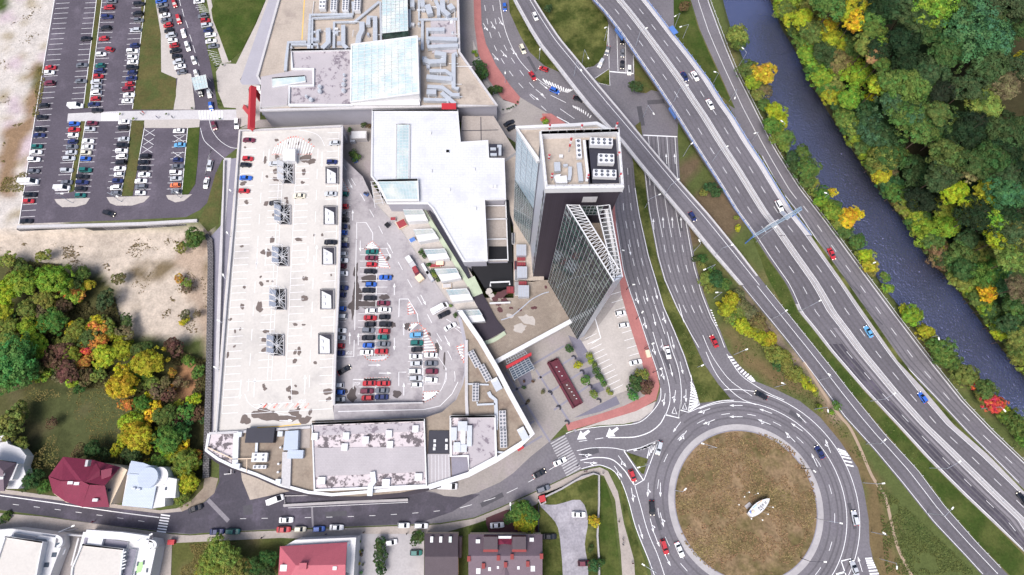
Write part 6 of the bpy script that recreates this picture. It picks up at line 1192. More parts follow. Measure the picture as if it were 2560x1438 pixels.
for q, w_ in (([(1221, 980), (1226, 990), (1239, 1000), (1241, 1045), (1240, 1075)], 1.2), ([(1170, 960), (1222, 962)], .5), ([(1193, 1005), (1193, 1012), (1238, 1010)], .6), ([(1241, 1130), (1262, 1132)], .6), ([(1241, 1140), (1262, 1139)], .6)): part(MB().ribbon(PA(q, ZS+.7), w_, th=.4), 'pipe', 'duct_metal', sw)
part(MB().box(P(656, 1089, ZS), 9, 4.6, 2), 'plant_box', 'dark_metal', sw); part(MB().ribbon(PA([(642, 1103), (640, 1135)], ZS+.8), .8, th=.4), 'pipe', 'duct_metal', sw)
for X, Y in ((410, 665), (815, 660), (390, 980), (795, 1135)): part(MB().box(P(*R['f'](X, Y), ZS), 1.6, 1.6, 1.4), 'plant_box', 'duct_metal', sw)
part(MB().box(P(742, 1136, ZS), 5, 2.6, 1.4), 'plant_box', 'roof_pale_blue', sw)
for X, Y in ((815, 795), (795, 958), (790, 1040)): a = P(*R['f'](X, Y), ZS); part(MB().tube(a, a+Vector((0, 0, 1.2)), .35, n=8), 'vent', 'white_metal', sw)
mb = MB(); mb.ribbon(PA([(517, 1118), (582, 1148), (640, 1146)], ZS+1), .25, th=.2); mb.ribbon(PA([(617, 1147), (616, 1182)], ZS+1), .15, th=.1); part(mb, 'gas_pipe', 'tan_wall', sw)
GF = 'fan units on the south wing'
chiller(R['f'], 613, 893, 4.9, 2.8, 0, ZS, 2, 2, 'white unit with four dark fans on the gravel roof', GF, h=1.2); chiller(R['f'], 610, 988, 4.2, 1.1, 0, ZS, 3, 1, 'low white unit with three small fans on the gravel roof', GF, h=.9)
chiller(R['j'], 345, 155, 5.9, 2.3, -61, ZS, 6, 2, 'upper half of the long slanted fan bank by the podium', GF, m='concrete_light', h=1.1); chiller(R['j'], 450, 295, 5.9, 2.3, -61, ZS, 6, 2, 'lower half of the long slanted fan bank by the podium', GF, m='concrete_light', h=1.1)
chiller(R['j'], 357, 485, 5.9, 2.2, -90, ZS, 6, 2, 'upright twelve fan bank in the middle of the gravel', GF, m='concrete_light', h=1.1)
chiller(R['j'], 625, 760, 5.9, 2.3, -88, ZS, 5, 2, 'upper half of the upright fan bank by the plaza edge', GF, m='concrete_light', h=1.1); chiller(R['j'], 633, 942, 6.0, 2.3, -88, ZS, 6, 2, 'lower half of the upright fan bank by the plaza edge', GF, m='concrete_light', h=1.1)
for X, Y, lb in ((565, 408, 'silver cowled box by the white parapet, north one'), (828, 900, 'silver cowled box at the pointed plaza corner')):
    c = P(*R['j'](X, Y), ZS); t = thing('air_intake', lb, 'air intake', c, math.radians(-62), 'air intakes by the plaza parapet'); MB().box((0, 0, 0), 4.2, 2.4, 1.4).build('casing', M['duct_metal'], t); MB().box((-1.6, 0, 1.4), .9, 2.3, .5).build('hood', M['white_metal'], t)
# ---- entrance canopy, plaza furniture
c = P(1300, 915); t = thing('entrance_canopy', 'steel and glass entrance canopy with a red beam in front', 'canopy', c)
part(MB().prism(PA([(1264, 915), (1328, 881), (1329, 888), (1267, 922)], 6.4), 5.0), 'beam', 'red_metal', t)
q = PA([(1271, 918), (1320, 893), (1336, 921), (1285, 950)], 5.2); mb = MB(); mb.add(q, [(0, 3, 2, 1)]); part(mb, 'glass', 'window_glass', t); mb = MB(); grid_lines(mb, [q[0], q[3], q[2], q[1]], 6, 5, .12, .1); part(mb, 'frame', 'duct_metal', t)
q = PA([(1264, 898), (1310, 875), (1318, 884), (1268, 910)], 5.8); mb = MB(); grid_lines(mb, [q[0], q[3], q[2], q[1]], 2, 8, .1, .1); part(mb, 'frame', 'duct_metal', t)
for x, y in ((1287, 950), (1335, 922), (1268, 918), (1325, 888)): a = P(x, y, 5.2); part(MB().tube((a.x, a.y, .1), a, .15, n=6), 'post', 'duct_metal', t)
pave('plaza', [(1290, 940), (1325, 925), (1332, 955), (1305, 970)], 'paving_slate', .113)
c = P(1413, 958); t = thing('fountain_basin', 'long dark red stone trough split into two basins', 'basin', c)
OQ = [(1370, 907), (1393, 897), (1455, 1008), (1434, 1020)]; q = PA(OQ, 1.3)
part(MB().ribbon(q+[q[0], q[1]], .7, th=1.3), 'rim', 'red_bench', t); part(MB().prism(PA(OQ, .5), 0), 'floor', 'red_bench', t)
part(MB().prism(PA([(1406, 962), (1424, 952), (1447, 995), (1430, 1005)], .62), .5), 'water', 'mulch', t); part(MB().ribbon(PA([(1403, 958), (1420, 948)], 1.1), .4, th=.6), 'divider', 'red_bench', t)
mb = MB()
for k in range(3): mb.box(P(1391+k*7, 918+k*11, .5), .5, .25, .25)
for k in range(5): mb.box(P(1417+k*6, 963+k*8.5, .62), .5, .25, .25)
part(mb, 'nozzle', 'white_metal', t)
for i, (X, Y) in enumerate([(1330, 145), (1412, 290), (1492, 432), (1580, 575), (1092, 497), (1178, 645), (1262, 793)]):
    c = P(*R['j'](X, Y), .12); t = thing('plaza_bench', f'small curved dark bench, {sfx(i+1 if i < 4 else i-3)} from the north in the {"right" if i < 4 else "left"} row of the plaza', 'bench', c, math.radians(30), 'curved benches on the plaza')
    MB().ribbon(arc(.8, math.radians(-60), math.radians(100), 6, .5, Vector((0, 0, 0))), .5, th=.12).build('seat', M['dark_metal'], t)
    MB().box((.4, -.6, 0), .3, .3, .38).build('leg', M['dark_metal'], t); MB().box((-.1, .75, 0), .3, .3, .38).build('leg', M['dark_metal'], t)
def red_box(x, y, z, wx, wy, h, lb, nm='kiosk', m='red_metal', rz=0):
    t = thing(nm, lb, nm.replace('_', ' '), P(x, y, z), math.radians(rz)); MB().box((0, 0, 0), wx, wy, h).build('body', M[m], t); MB().box((0, 0, h), wx+.3, wy+.3, .15).build('roof', M[m], t); return t
red_box(1299, 1118, .1, 2, 1.7, 2, 'red kiosk under the white parapet at the street corner', rz=30); red_box(434, 1354, .1, 1.8, 1.2, 1.5, 'small red cabinet at the edge of the overgrown lot', 'cabinet'); red_box(1355, 1246, .1, 1.7, 1.7, 1.6, 'red roofed utility cabinet inside a low wall corner', 'cabinet', rz=15); red_box(1618, 886, .1, 1.1, 2.4, 1.5, 'cream shelter box on the red pavement', 'shelter', 'tan_wall', 12)
# ---- red gate sculpture
c = P(622, 255); t = thing('gate_sculpture', 'slanted red gate of three leaning beams beside the mall entrance', 'sculpture', c)
def beam(a, b, w, name, m='red_metal'):
    a, b = Vector(a), Vector(b); d = (b-a).normalized(); u = d.orthogonal().normalized()*w/2; v = d.cross(u).normalized()*w/2; vs = [a+u+v, a+u-v, a-u-v, a-u+v, b+u+v, b+u-v, b-u-v, b-u+v]
    part(MB().add(vs, [(0, 1, 2, 3), (7, 6, 5, 4), (0, 4, 5, 1), (1, 5, 6, 2), (2, 6, 7, 3), (3, 7, 4, 0)]), name, m, t)
beam(P(632, 218, 13), P(628, 322, 11), 2.0, 'beam'); beam(P(635, 225, 12), P(655, 253, 3), 1.8, 'beam'); beam(P(613, 268, 1), P(632, 290, 10), 1.7, 'beam'); beam(P(630, 320, 10.5), P(645, 340, 0), 1.6, 'beam')
# ---- glass canopy over the car park barrier
c = P(500, 205); t = thing('barrier_canopy', 'flat translucent canopy over the car park barriers', 'canopy', c)
q = PA([(478, 195), (514, 187), (520, 219), (487, 226)], 4.5); mb = MB(); mb.prism(q, 4.42); part(mb, 'roof', 'skylight_glass', t); mb = MB(); grid_lines(mb, [q[0], q[3], q[2], q[1]], 4, 5, .1, .05); part(mb, 'frame', 'white_metal', t)
for v in q: part(MB().tube((v.x, v.y, 0), (v.x, v.y, 4.4), .1, n=6), 'post', 'white_metal', t)
# ---- walls
def wall(pts, w, h, z0, m, label, nm='wall', z=None):
    mb = MB(); mb.ribbon([P(p[0], p[1], (p[2] if len(p) > 2 else h)) for p in pts], w, th=h-z0); return tag(mb.build(nm, M[m]), label, nm.replace('_', ' '))
wall([(42, 567), (200, 563), (350, 559), (492, 551)], 1.1, .9, -3.4, 'concrete_light', 'pale stone retaining wall under the car park', 'retaining_wall')
wall([(42, 571), (200, 567), (350, 563), (465, 559)], 1.1, -.2, -3.4, 'stone_gabion', 'rough stone footing below the car park wall', 'retaining_wall')
wall([(512, 588), (524, 600), (526, 640), (524, 800), (521, 960), (517, 1090), (514, 1195)], 2.0, 1.0, -3.4, 'stone_gabion', 'long gabion wall between the scrub slope and the garage lane', 'gabion_wall')
wall([(560, 400), (558, 480), (553, 660), (547, 850), (541, 1080)], .5, 1.2, 0, 'concrete_light', 'pale concrete wall along the service lane beside the garage', 'lane_wall')
wall([(1346, 1249), (1352, 1262), (1364, 1256), (1362, 1243), (1405, 1222), (1455, 1192), (1484, 1184), (1498, 1188), (1498, 1260), (1494, 1340), (1498, 1400), (1499, 1500)], .5, 1.3, .1, 'concrete', 'thin pale garden wall around the south lawn', 'garden_wall')
wall([(1347, 1262), (1346, 1330)], .3, 1.3, .1, 'dark_metal', 'dark fence between the forecourt and the gravel yard', 'fence')
wall([(712, 1268), (712, 1240), (880, 1236)], .3, .5, .1, 'concrete', 'low kerb wall at the service ramp below the curved fascia', 'low_wall'); wall([(708, 1264), (860, 1256), (1020, 1250)], .8, .8, .1, 'concrete', 'long low wall of the service ramp beside the street', 'ramp_wall')
wall([(558, 1162), (578, 1156), (577, 1184), (560, 1186)], .4, 2.2, .1, 'concrete_light', 'pale wall stub under the pointed wing tip', 'low_wall')
# ---- houses
def house(label, cat, pts, z, wallm, name='house'):
    cx_ = sum(p[0] for p in pts)/len(pts); cy_ = sum(p[1] for p in pts)/len(pts); t = thing(name, label, cat, P(cx_, cy_)); slabpart(t, 'wall', pts, z, -.2, wallm); return t
def tri(root, quads, z0, m, name='roof'):
    """roof planes: list of (x, y, z) lists"""
    mb = MB()
    for q in quads:
        v = [P(*p) for p in q]; n = (v[1]-v[0]).cross(v[2]-v[0]); v = v if n.z > 0 else v[::-1]; D = Vector((0, 0, -.25)); k = len(v)
        mb.add(v+[p+D for p in v], [tuple(range(k)), tuple(range(2*k-1, k-1, -1))]+[(i, i+k, (i+1) % k+k, (i+1) % k) for i in range(k)])
    return part(mb, name, m, root)
h = house('crimson tiled house with cream gable beside the street', 'house', [(130, 1192), (160, 1150), (300, 1165), (318, 1175), (276, 1262), (205, 1262), (165, 1256), (135, 1235)], 5.5, 'tan_wall')
tri(h, [[(121, 1192, 6), (158, 1142, 6), (232, 1150, 6.5), (205, 1203, 10), (152, 1203, 9)], [(232, 1150, 6.5), (300, 1168, 6.5), (262, 1214, 9.5), (215, 1206, 10.2), (205, 1203, 10)], [(121, 1192, 6), (152, 1203, 9), (163, 1254, 5.5), (132, 1232, 5.5)], [(152, 1203, 9), (205, 1203, 10), (222, 1212, 10), (195, 1264, 5.5), (163, 1254, 5.5)], [(222, 1212, 10), (262, 1214, 9.5), (273, 1268, 5.5), (205, 1268, 5.5)], [(222, 1212, 10), (222, 1214, 10), (205, 1268, 5.5), (190, 1262, 5.5)]], 6, 'tiles_crimson')
tri(h, [[(213, 1206, 10.3), (240, 1157, 10.5), (250, 1175, 9)], [(213, 1206, 10.3), (250, 1175, 9), (250, 1200, 8.5)]], 6, 'tiles_crimson', 'dormer'); tri(h, [[(252, 1176, 9.5), (280, 1170, 9.5), (277, 1190, 9.2), (254, 1199, 9.2)]], 6, 'tiles_crimson', 'dormer')
for x, y in ((178, 1207), (194, 1209), (240, 1250)): part(MB().box(P(x, y, 9.2 if y < 1220 else 7.4), 1.6, .9, .5), 'skylight', 'white_metal', h)
part(MB().box(P(225, 1158, 8.6), .8, 2.0, 1.6), 'chimney', 'concrete_light', h)
for x, y in ((266, 1224), (277, 1225)): a = P(x, y, 5.2); part(MB().box(a, .5, .9, 1.0), 'window', 'window_glass', h)
h = house('house with ribbed pale blue metal roof and a rounded tower', 'house', [(305, 1262), (318, 1188), (325, 1158), (385, 1165), (415, 1190), (412, 1262), (380, 1272)], 5, 'white_wall')
tri(h, [[(305, 1264, 5.3), (322, 1184, 6.2), (395, 1190, 6.4), (380, 1272, 5.3)], [(317, 1188, 6), (328, 1152, 6), (362, 1158, 6), (360, 1188, 6.1)], [(360, 1158, 6.3), (386, 1168, 6.3), (384, 1186, 6.2), (358, 1188, 6.2)]], 5, 'roof_pale_blue')
a = P(404, 1192, 0); part(MB().tube((a.x, a.y, 0), (a.x, a.y, 7.6), 3.2, n=20), 'tower', 'roof_pale_blue', h)
a = P(424, 1190, 0); part(MB().tube((a.x, a.y, 0), (a.x, a.y, 6.2), 3.0, n=20), 'tower', 'white_wall', h)
slabpart(h, 'annexe', [(412, 1192), (442, 1198), (438, 1245), (410, 1245)], 6.0, 0, 'white_wall'); slabpart(h, 'annexe', [(384, 1270), (392, 1230), (416, 1232), (412, 1266)], 4.5, 0, 'white_wall')
for X, Y in ((1340, 572), (1390, 580)): part(MB().box(P(*R['m'](X, Y), 6), 1.2, .6, .5), 'roof_vent', 'grey_metal', h)
part(MB().box(P(*R['m'](1658, 575), 6), .5, .9, .25), 'window', 'window_glass', h)
h = house('grey brown roofed house at the left picture edge with white terrace', 'house', [(-60, 1150), (45, 1160), (30, 1200), (-60, 1228)], 5.5, 'white_wall')
tri(h, [[(-60, 1140, 9), (-20, 1148, 9), (40, 1158, 6), (8, 1178, 8.5)], [(-60, 1140, 9), (8, 1178, 8.5), (10, 1228, 5.5), (-60, 1228, 5.5)], [(8, 1178, 8.5), (40, 1158, 6), (28, 1190, 5.6), (10, 1228, 5.5)]], 6, 'tiles_brown')
slabpart(h, 'terrace', [(-60, 1082), (12, 1085), (20, 1110), (50, 1120), (66, 1140), (58, 1165), (66, 1195), (45, 1222), (16, 1222), (30, 1190), (42, 1156), (0, 1150), (-60, 1142)], 3.2, 0, 'white_wall')
for X, Y in ((28, 430), (15, 468)): part(MB().box(P(*R['m'](X, Y), 7.5), 1.6, .8, .35), 'skylight', 'white_metal', h)
h = house('house with bright red tiled roof and a painted gable end', 'house', [(700, 1372), (738, 1350), (890, 1344), (880, 1510), (692, 1510)], 6.5, 'white_wall')
tri(h, [[(700, 1366, 7.5), (868, 1356, 7.5), (864, 1412, 11), (740, 1414, 11)], [(700, 1366, 7.5), (740, 1414, 11), (760, 1500, 8), (692, 1500, 7)], [(740, 1414, 11), (864, 1412, 11), (862, 1500, 7.6), (760, 1500, 8)]], 7, 'tiles_red')
q = [P(868, 1356, 8), P(892, 1345, 4), P(888, 1440, 3), P(865, 1430, 9)]; mb = MB(); mb.add(q, [(0, 1, 2, 3), (3, 2, 1, 0)]); part(mb, 'gable_end', 'white_wall', h)
mb = MB()
for a, b, c_, d_ in ((.18, .32, .1, .8), (.55, .7, .1, .8)):
    v = lambda s, t_: q[0].lerp(q[1], s).lerp(q[3].lerp(q[2], s), t_)+Vector((.03, 0, .06))
    mb.add([v(a, c_), v(b, c_), v(b, d_), v(a, d_)], [(0, 1, 2, 3), (3, 2, 1, 0)])
for k in range(7): mb.add([v(.38, .12+k*.09), v(.5, .12+k*.09), v(.5, .17+k*.09), v(.38, .17+k*.09)], [(0, 1, 2, 3), (3, 2, 1, 0)], 1)
part(mb, 'wall_sign', ['banner_blue', 'dark_metal'], h)
part(MB().box(P(711, 1419, 8.4), 2, 1.8, .8), 'skylight', 'white_metal', h); part(MB().box(P(760, 1414, 10.6), 2.2, 1.8, 1.1), 'chimney', 'tiles_red', h); part(MB().box(P(838, 1420, 10.5), 1.2, 1, .6), 'skylight', 'white_metal', h)
def gabled(label, x0, y0, x1, y1, ym, z, dz, m, wm):
    h = house(label, 'house', rect(x0+2, y0+2, x1-2, y1), z, wm); tri(h, [[(x0, y0, z), (x1, y0, z), (x1, ym, z+dz), (x0, ym, z+dz)], [(x0, ym, z+dz), (x1, ym, z+dz), (x1, y1, z), (x0, y1, z)]], z, m); return h
h = gabled('dark grey tiled house with six roof windows', 1061, 1334, 1145, 1520, 1392, 6, 3, 'tiles_dark', 'tan_wall')
for X, Y in ((318, 1085), (408, 1085), (503, 1085), (320, 1380), (412, 1380), (508, 1375)):
    x, y = R['k'](X, Y); zz_ = 6+3*(1-abs(y-1392)/60)+.1; part(MB().box(P(x, y, zz_-.3), .9, 2.0, .5), 'roof_window', 'white_metal' if (X+Y) % 2 else 'skylight_glass', h)
slabpart(h, 'annexe', [(1146, 1344), (1154, 1344), (1153, 1395), (1146, 1395)], 4, 0, 'tiles_brown')
h = gabled('wide brown tiled house with two dormers and red chimneys', 1171, 1336, 1356, 1530, 1390, 7, 3.5, 'tiles_brown', 'tan_wall')
for x0, x1 in ((1209, 1244), (1281, 1315)):
    slabpart(h, 'dormer', rect(x0, 1342, x1, 1374), 10.6, 7, 'tiles_dark', 'red_bench'); part(MB().ribbon(PA([(x0-1, 1377), (x1+1, 1377)], 10.4), .7, th=.4), 'dormer_trim', 'chimney_brick', h)
tri(h, [[(1245, 1344, 9), (1279, 1344, 9), (1262, 1360, 10.4)], [(1245, 1344, 9), (1262, 1360, 10.4), (1245, 1362, 9.6)], [(1279, 1344, 9), (1279, 1362, 9.6), (1262, 1360, 10.4)]], 7, 'tiles_crimson', 'porch_roof'); part(MB().box(P(1262, 1343, 9.4), 4, .7, .5), 'porch_trim', 'white_metal', h)
for x, y in ((1173, 1395), (1246, 1393), (1280, 1390), (1353, 1389), (1209, 1413), (1264, 1410), (1319, 1408)): part(MB().box(P(x, y, 9.2), 1.0, 1.5, 1.6), 'chimney', 'chimney_brick', h)
for x, y, s in ((1195, 1355, 1.2), (1329, 1351, 1.2), (1196, 1427, 1.2), (1332, 1421, 1.2), (1224, 1422, .8), (1296, 1419, .7), (1245, 1418, .6)):
    zz_ = 7+3.5*(1-abs(y-1390)/(54 if y < 1390 else 140)); part(MB().box(P(x, y, zz_-.3), s*1.1, s*1.3, .55), 'roof_window', 'white_metal', h)
tri(h, [[(1262, 1415, 10.2), (1235, 1470, 8), (1262, 1500, 9.5)], [(1262, 1415, 10.2), (1262, 1500, 9.5), (1292, 1470, 8)]], 7, 'tiles_brown', 'gable_roof')
# two white flat roofed villas
def villa(label, base, roof, zr, extra):
    h = house(label, 'villa', base, 5.2, 'white_wall', 'villa'); slabpart(h, 'roof', roof, zr, 5.2, 'deck_concrete', 'white_wall'); part(rim(roof, zr, .5, .5), 'parapet', 'white_metal', h)
    for n_, pts, z1, m in extra: slabpart(h, n_, pts, z1, 0 if n_ != 'roof_patch' else z1-.02, m, 'white_wall')
    return h
v1 = villa('larger white villa with cream flat roof at the bottom left corner', [(-80, 1330), (30, 1322), (90, 1330), (150, 1338), (152, 1370), (140, 1400), (125, 1440), (110, 1500), (-80, 1500)], [(12, 1342), (106, 1356), (94, 1412), (80, 1500), (-40, 1500)], 7.6, [('terrace', [(100, 1338), (140, 1344), (138, 1358), (118, 1352), (115, 1348), (88, 1346)], 6.0, 'white_wall'), ('terrace', [(35, 1332), (88, 1342), (86, 1350), (36, 1341)], 6.1, 'concrete')])
part(rim(spl([(140, 1340), (152, 1348), (152, 1360), (142, 1368)], 4), 6, .8, 1.2, False), 'curved_wall', 'white_metal', v1)
for X, Y in ((445, 1155), (405, 1265), (575, 1138), (542, 1235), (467, 1335)): part(MB().box(P(*R['m'](X, Y), 5.2), 1.4, 1.3, .15), 'window', 'window_glass', v1)
v2 = villa('smaller white villa with grey roof terraces and curved parapets', [(208, 1330), (300, 1338), (385, 1352), (390, 1370), (375, 1440), (360, 1500), (170, 1500), (190, 1400)], [(205, 1362), (308, 1374), (292, 1500), (172, 1500), (180, 1420)], 7.0, [('terrace', [(213, 1338), (320, 1356), (316, 1370), (208, 1360)], 5.8, 'concrete_dark'), ('terrace', [(322, 1372), (342, 1374), (326, 1450), (318, 1500), (294, 1500)], 5.9, 'concrete_dark')])
part(MB().ribbon(PA([(214, 1334), (300, 1340), (372, 1350)], 7.0), 2.2, th=1.8), 'canopy', 'white_metal', v2); part(MB().ribbon(PA([(220, 1350), (256, 1354)], 6.9), 3.4, th=1), 'canopy', 'white_metal', v2)
for s in (0, 8): part(rim(spl([(362+s*1.3, 1352), (378+s, 1356), (380+s, 1366), (368+s, 1374)], 4), 6.3, .7, 1.2, False), 'curved_wall', 'white_metal', v2)
for k in range(2):
    a = PA([(305, 1384+k*22), (315, 1380+k*22)], 7.4)
    for j in range(3): part(MB().ribbon([v+Vector((0, -j*1.0, 0)) for v in a], .35, th=.35), 'pergola', 'white_metal', v2)
for X, Y in ((1378, 1325), (1437, 1312), (1355, 1420), (1470, 1390)): part(MB().box(P(*R['m'](X, Y), 5.2), .5, 1.2, .15), 'window', 'window_glass', v2)
slabpart(v2, 'painted_panel', [(344, 1408), (360, 1404), (352, 1430), (340, 1434)], 5.3, 5.2, 'lime_paint')
slabpart(v2, 'courtyard', [(152, 1340), (200, 1342), (180, 1440), (140, 1440), (146, 1400)], 1.2, 0, 'paving_plaza')
wall([(178, 1414), (196, 1345)], .5, 2.2, 0, 'white_wall', 'white garden wall between the two villas', 'garden_wall'); wall([(152, 1336), (205, 1340)], .5, 2.2, 0, 'white_wall', 'white street wall joining the two villas', 'garden_wall')
c = P(159, 1374, 1.2); t = thing('parasol', 'round white parasol in the courtyard between the villas', 'parasol', c); MB().tube((0, 0, 2.0), (0, 0, 2.8), 2.1, .1, n=10).build('canopy', M['white_metal'], t); MB().tube((0, 0, 0), (0, 0, 2.2), .06, n=6).build('pole', M['grey_metal'], t)
# ---- boat monument on the roundabout
c = P(1892, 1266, .16); t = thing('boat_monument', 'white boat shaped monument with dark letters standing on the roundabout lawn', 'monument', c, math.atan2((P(1920, 1241)-P(1864, 1287)).y, (P(1920, 1241)-P(1864, 1287)).x))
mb = MB(); n = 14; L_ = 8.8; ring = []
for i in range(n+1):
    x = -L_/2+L_*i/n; w_ = 1.55*(1-((i/n-.42)/.62)**2) if i < n else .05; w_ = max(w_, .08); ring.append((x, w_))
vs = []
for x, w_ in ring: vs += [(x, -w_, 2.2), (x, w_, 2.2), (x, w_*.5, .5), (x, -w_*.5, .5)]
fs = []
for i in range(n): a = i*4; fs += [(a, a+4, a+5, a+1), (a+1, a+5, a+6, a+2), (a+2, a+6, a+7, a+3), (a+3, a+7, a+4, a)]
fs += [(0, 1, 2, 3), (n*4+3, n*4+2, n*4+1, n*4)]; mb.add(vs, fs); mb.build('hull', M['white_metal'], t)
mb = MB()
for x in (-.6, .25, 1.1, 2.3): 
    mb.box((x, -.2, 2.2), .14, .8, .03); mb.box((x+.35, -.2, 2.2), .14, .8, .03); mb.box((x+.17, .1, 2.2), .35, .14, .034)
mb.box((-.2, -.95, 2.2), .7, .2, .03); mb.box((.6, -.9, 2.2), .2, .5, .03); mb.build('lettering', M['dark_metal'], t)
MB().box((-2.9, .2, 2.2), .9, .8, .35).build('cockpit', M['tan_wall'], t); MB().box((-3.4, .5, 2.2), .7, .9, .04).build('stripe', M['blue_metal'], t); MB().box((-1.2, 1.05, 2.2), 1.8, .2, .04).build('stripe', M['banner_blue'], t); MB().box((.9, 1.05, 2.2), 2.2, .16, .04).build('stripe', mat('orange_paint', (.8, .35, .1), .5, .05), t)
MB().box((-2.2, 1.9, 0), 2.2, 1.2, .25).build('plinth', M['concrete'], t)
for i, (X, Y) in enumerate([(1250, 610), (1338, 622), (1203, 655), (1148, 735), (1272, 875), (1382, 888), (1438, 830), (1487, 760)]):
    top = P(*R['t'](X, Y), 3.2); base = top.copy(); base.z = .16; cc_ = c-base; cc_.z = 0; base += cc_.normalized()*.6
    t2 = thing('flood_light', f'thin white flood light post around the boat, {sfx(i+1)} clockwise from its stern side' if 0 else f'thin white flood light post around the boat, {["north of the bow", "at the bow corner", "north west of the hull", "at the stern west corner", "south of the stern", "south east of midships", "east of midships", "east of the bow"][i]}', 'flood light', base, group='flood light posts around the boat')
    tp = top-base; MB().tube((0, 0, 0), tp, .05, n=5).build('post', M['white_metal'], t2); MB().tube(tp-Vector((0, 0, .1)), tp+Vector((0, 0, .15)), .2, n=8).build('lamp_head', M['hazard_lamp'], t2)
# ---- sign gantry over the motorway
c = P(1882, 595); t = thing('sign_gantry', 'pale blue sign gantry spanning both motorway carriageways', 'gantry', c)
za = 7.5; A_, B_ = P(1884, 590, za), P(2003, 523, za)
for o_ in (-.4, .4):
    for z_ in (0, 1.0): part(MB().tube(A_+Vector((0, o_, z_-.5)), B_+Vector((0, o_, z_-.5)), .07, n=6), 'chord', 'pale_blue_metal', t)
mb = MB()
for k in range(22): a = A_.lerp(B_, k/21); b = A_.lerp(B_, min(k+1, 21)/21); mb.tube(a+Vector((0, -.5, -.5)), b+Vector((0, .5, -.5)), .06, n=4); mb.tube(a+Vector((0, .5, .5)), b+Vector((0, -.5, .5)), .06, n=4); mb.tube(a+Vector((0, -.5, -.5)), b+Vector((0, -.5, .5)), .06, n=4)
part(mb, 'lattice', 'pale_blue_metal', t)
for v in (A_, B_): part(MB().tube((v.x, v.y, 0), v, .25, n=8), 'leg', 'blue_metal', t)
for a, b, m in ((.25, .5, 'white_metal'), (.62, .8, 'white_metal'), (.82, .98, 'pale_blue_metal')): part(MB().ribbon([A_.lerp(B_, a)+Vector((0, .8, 1)), A_.lerp(B_, b)+Vector((0, .8, 1))], .2, th=2.2), 'sign_panel', m, t)
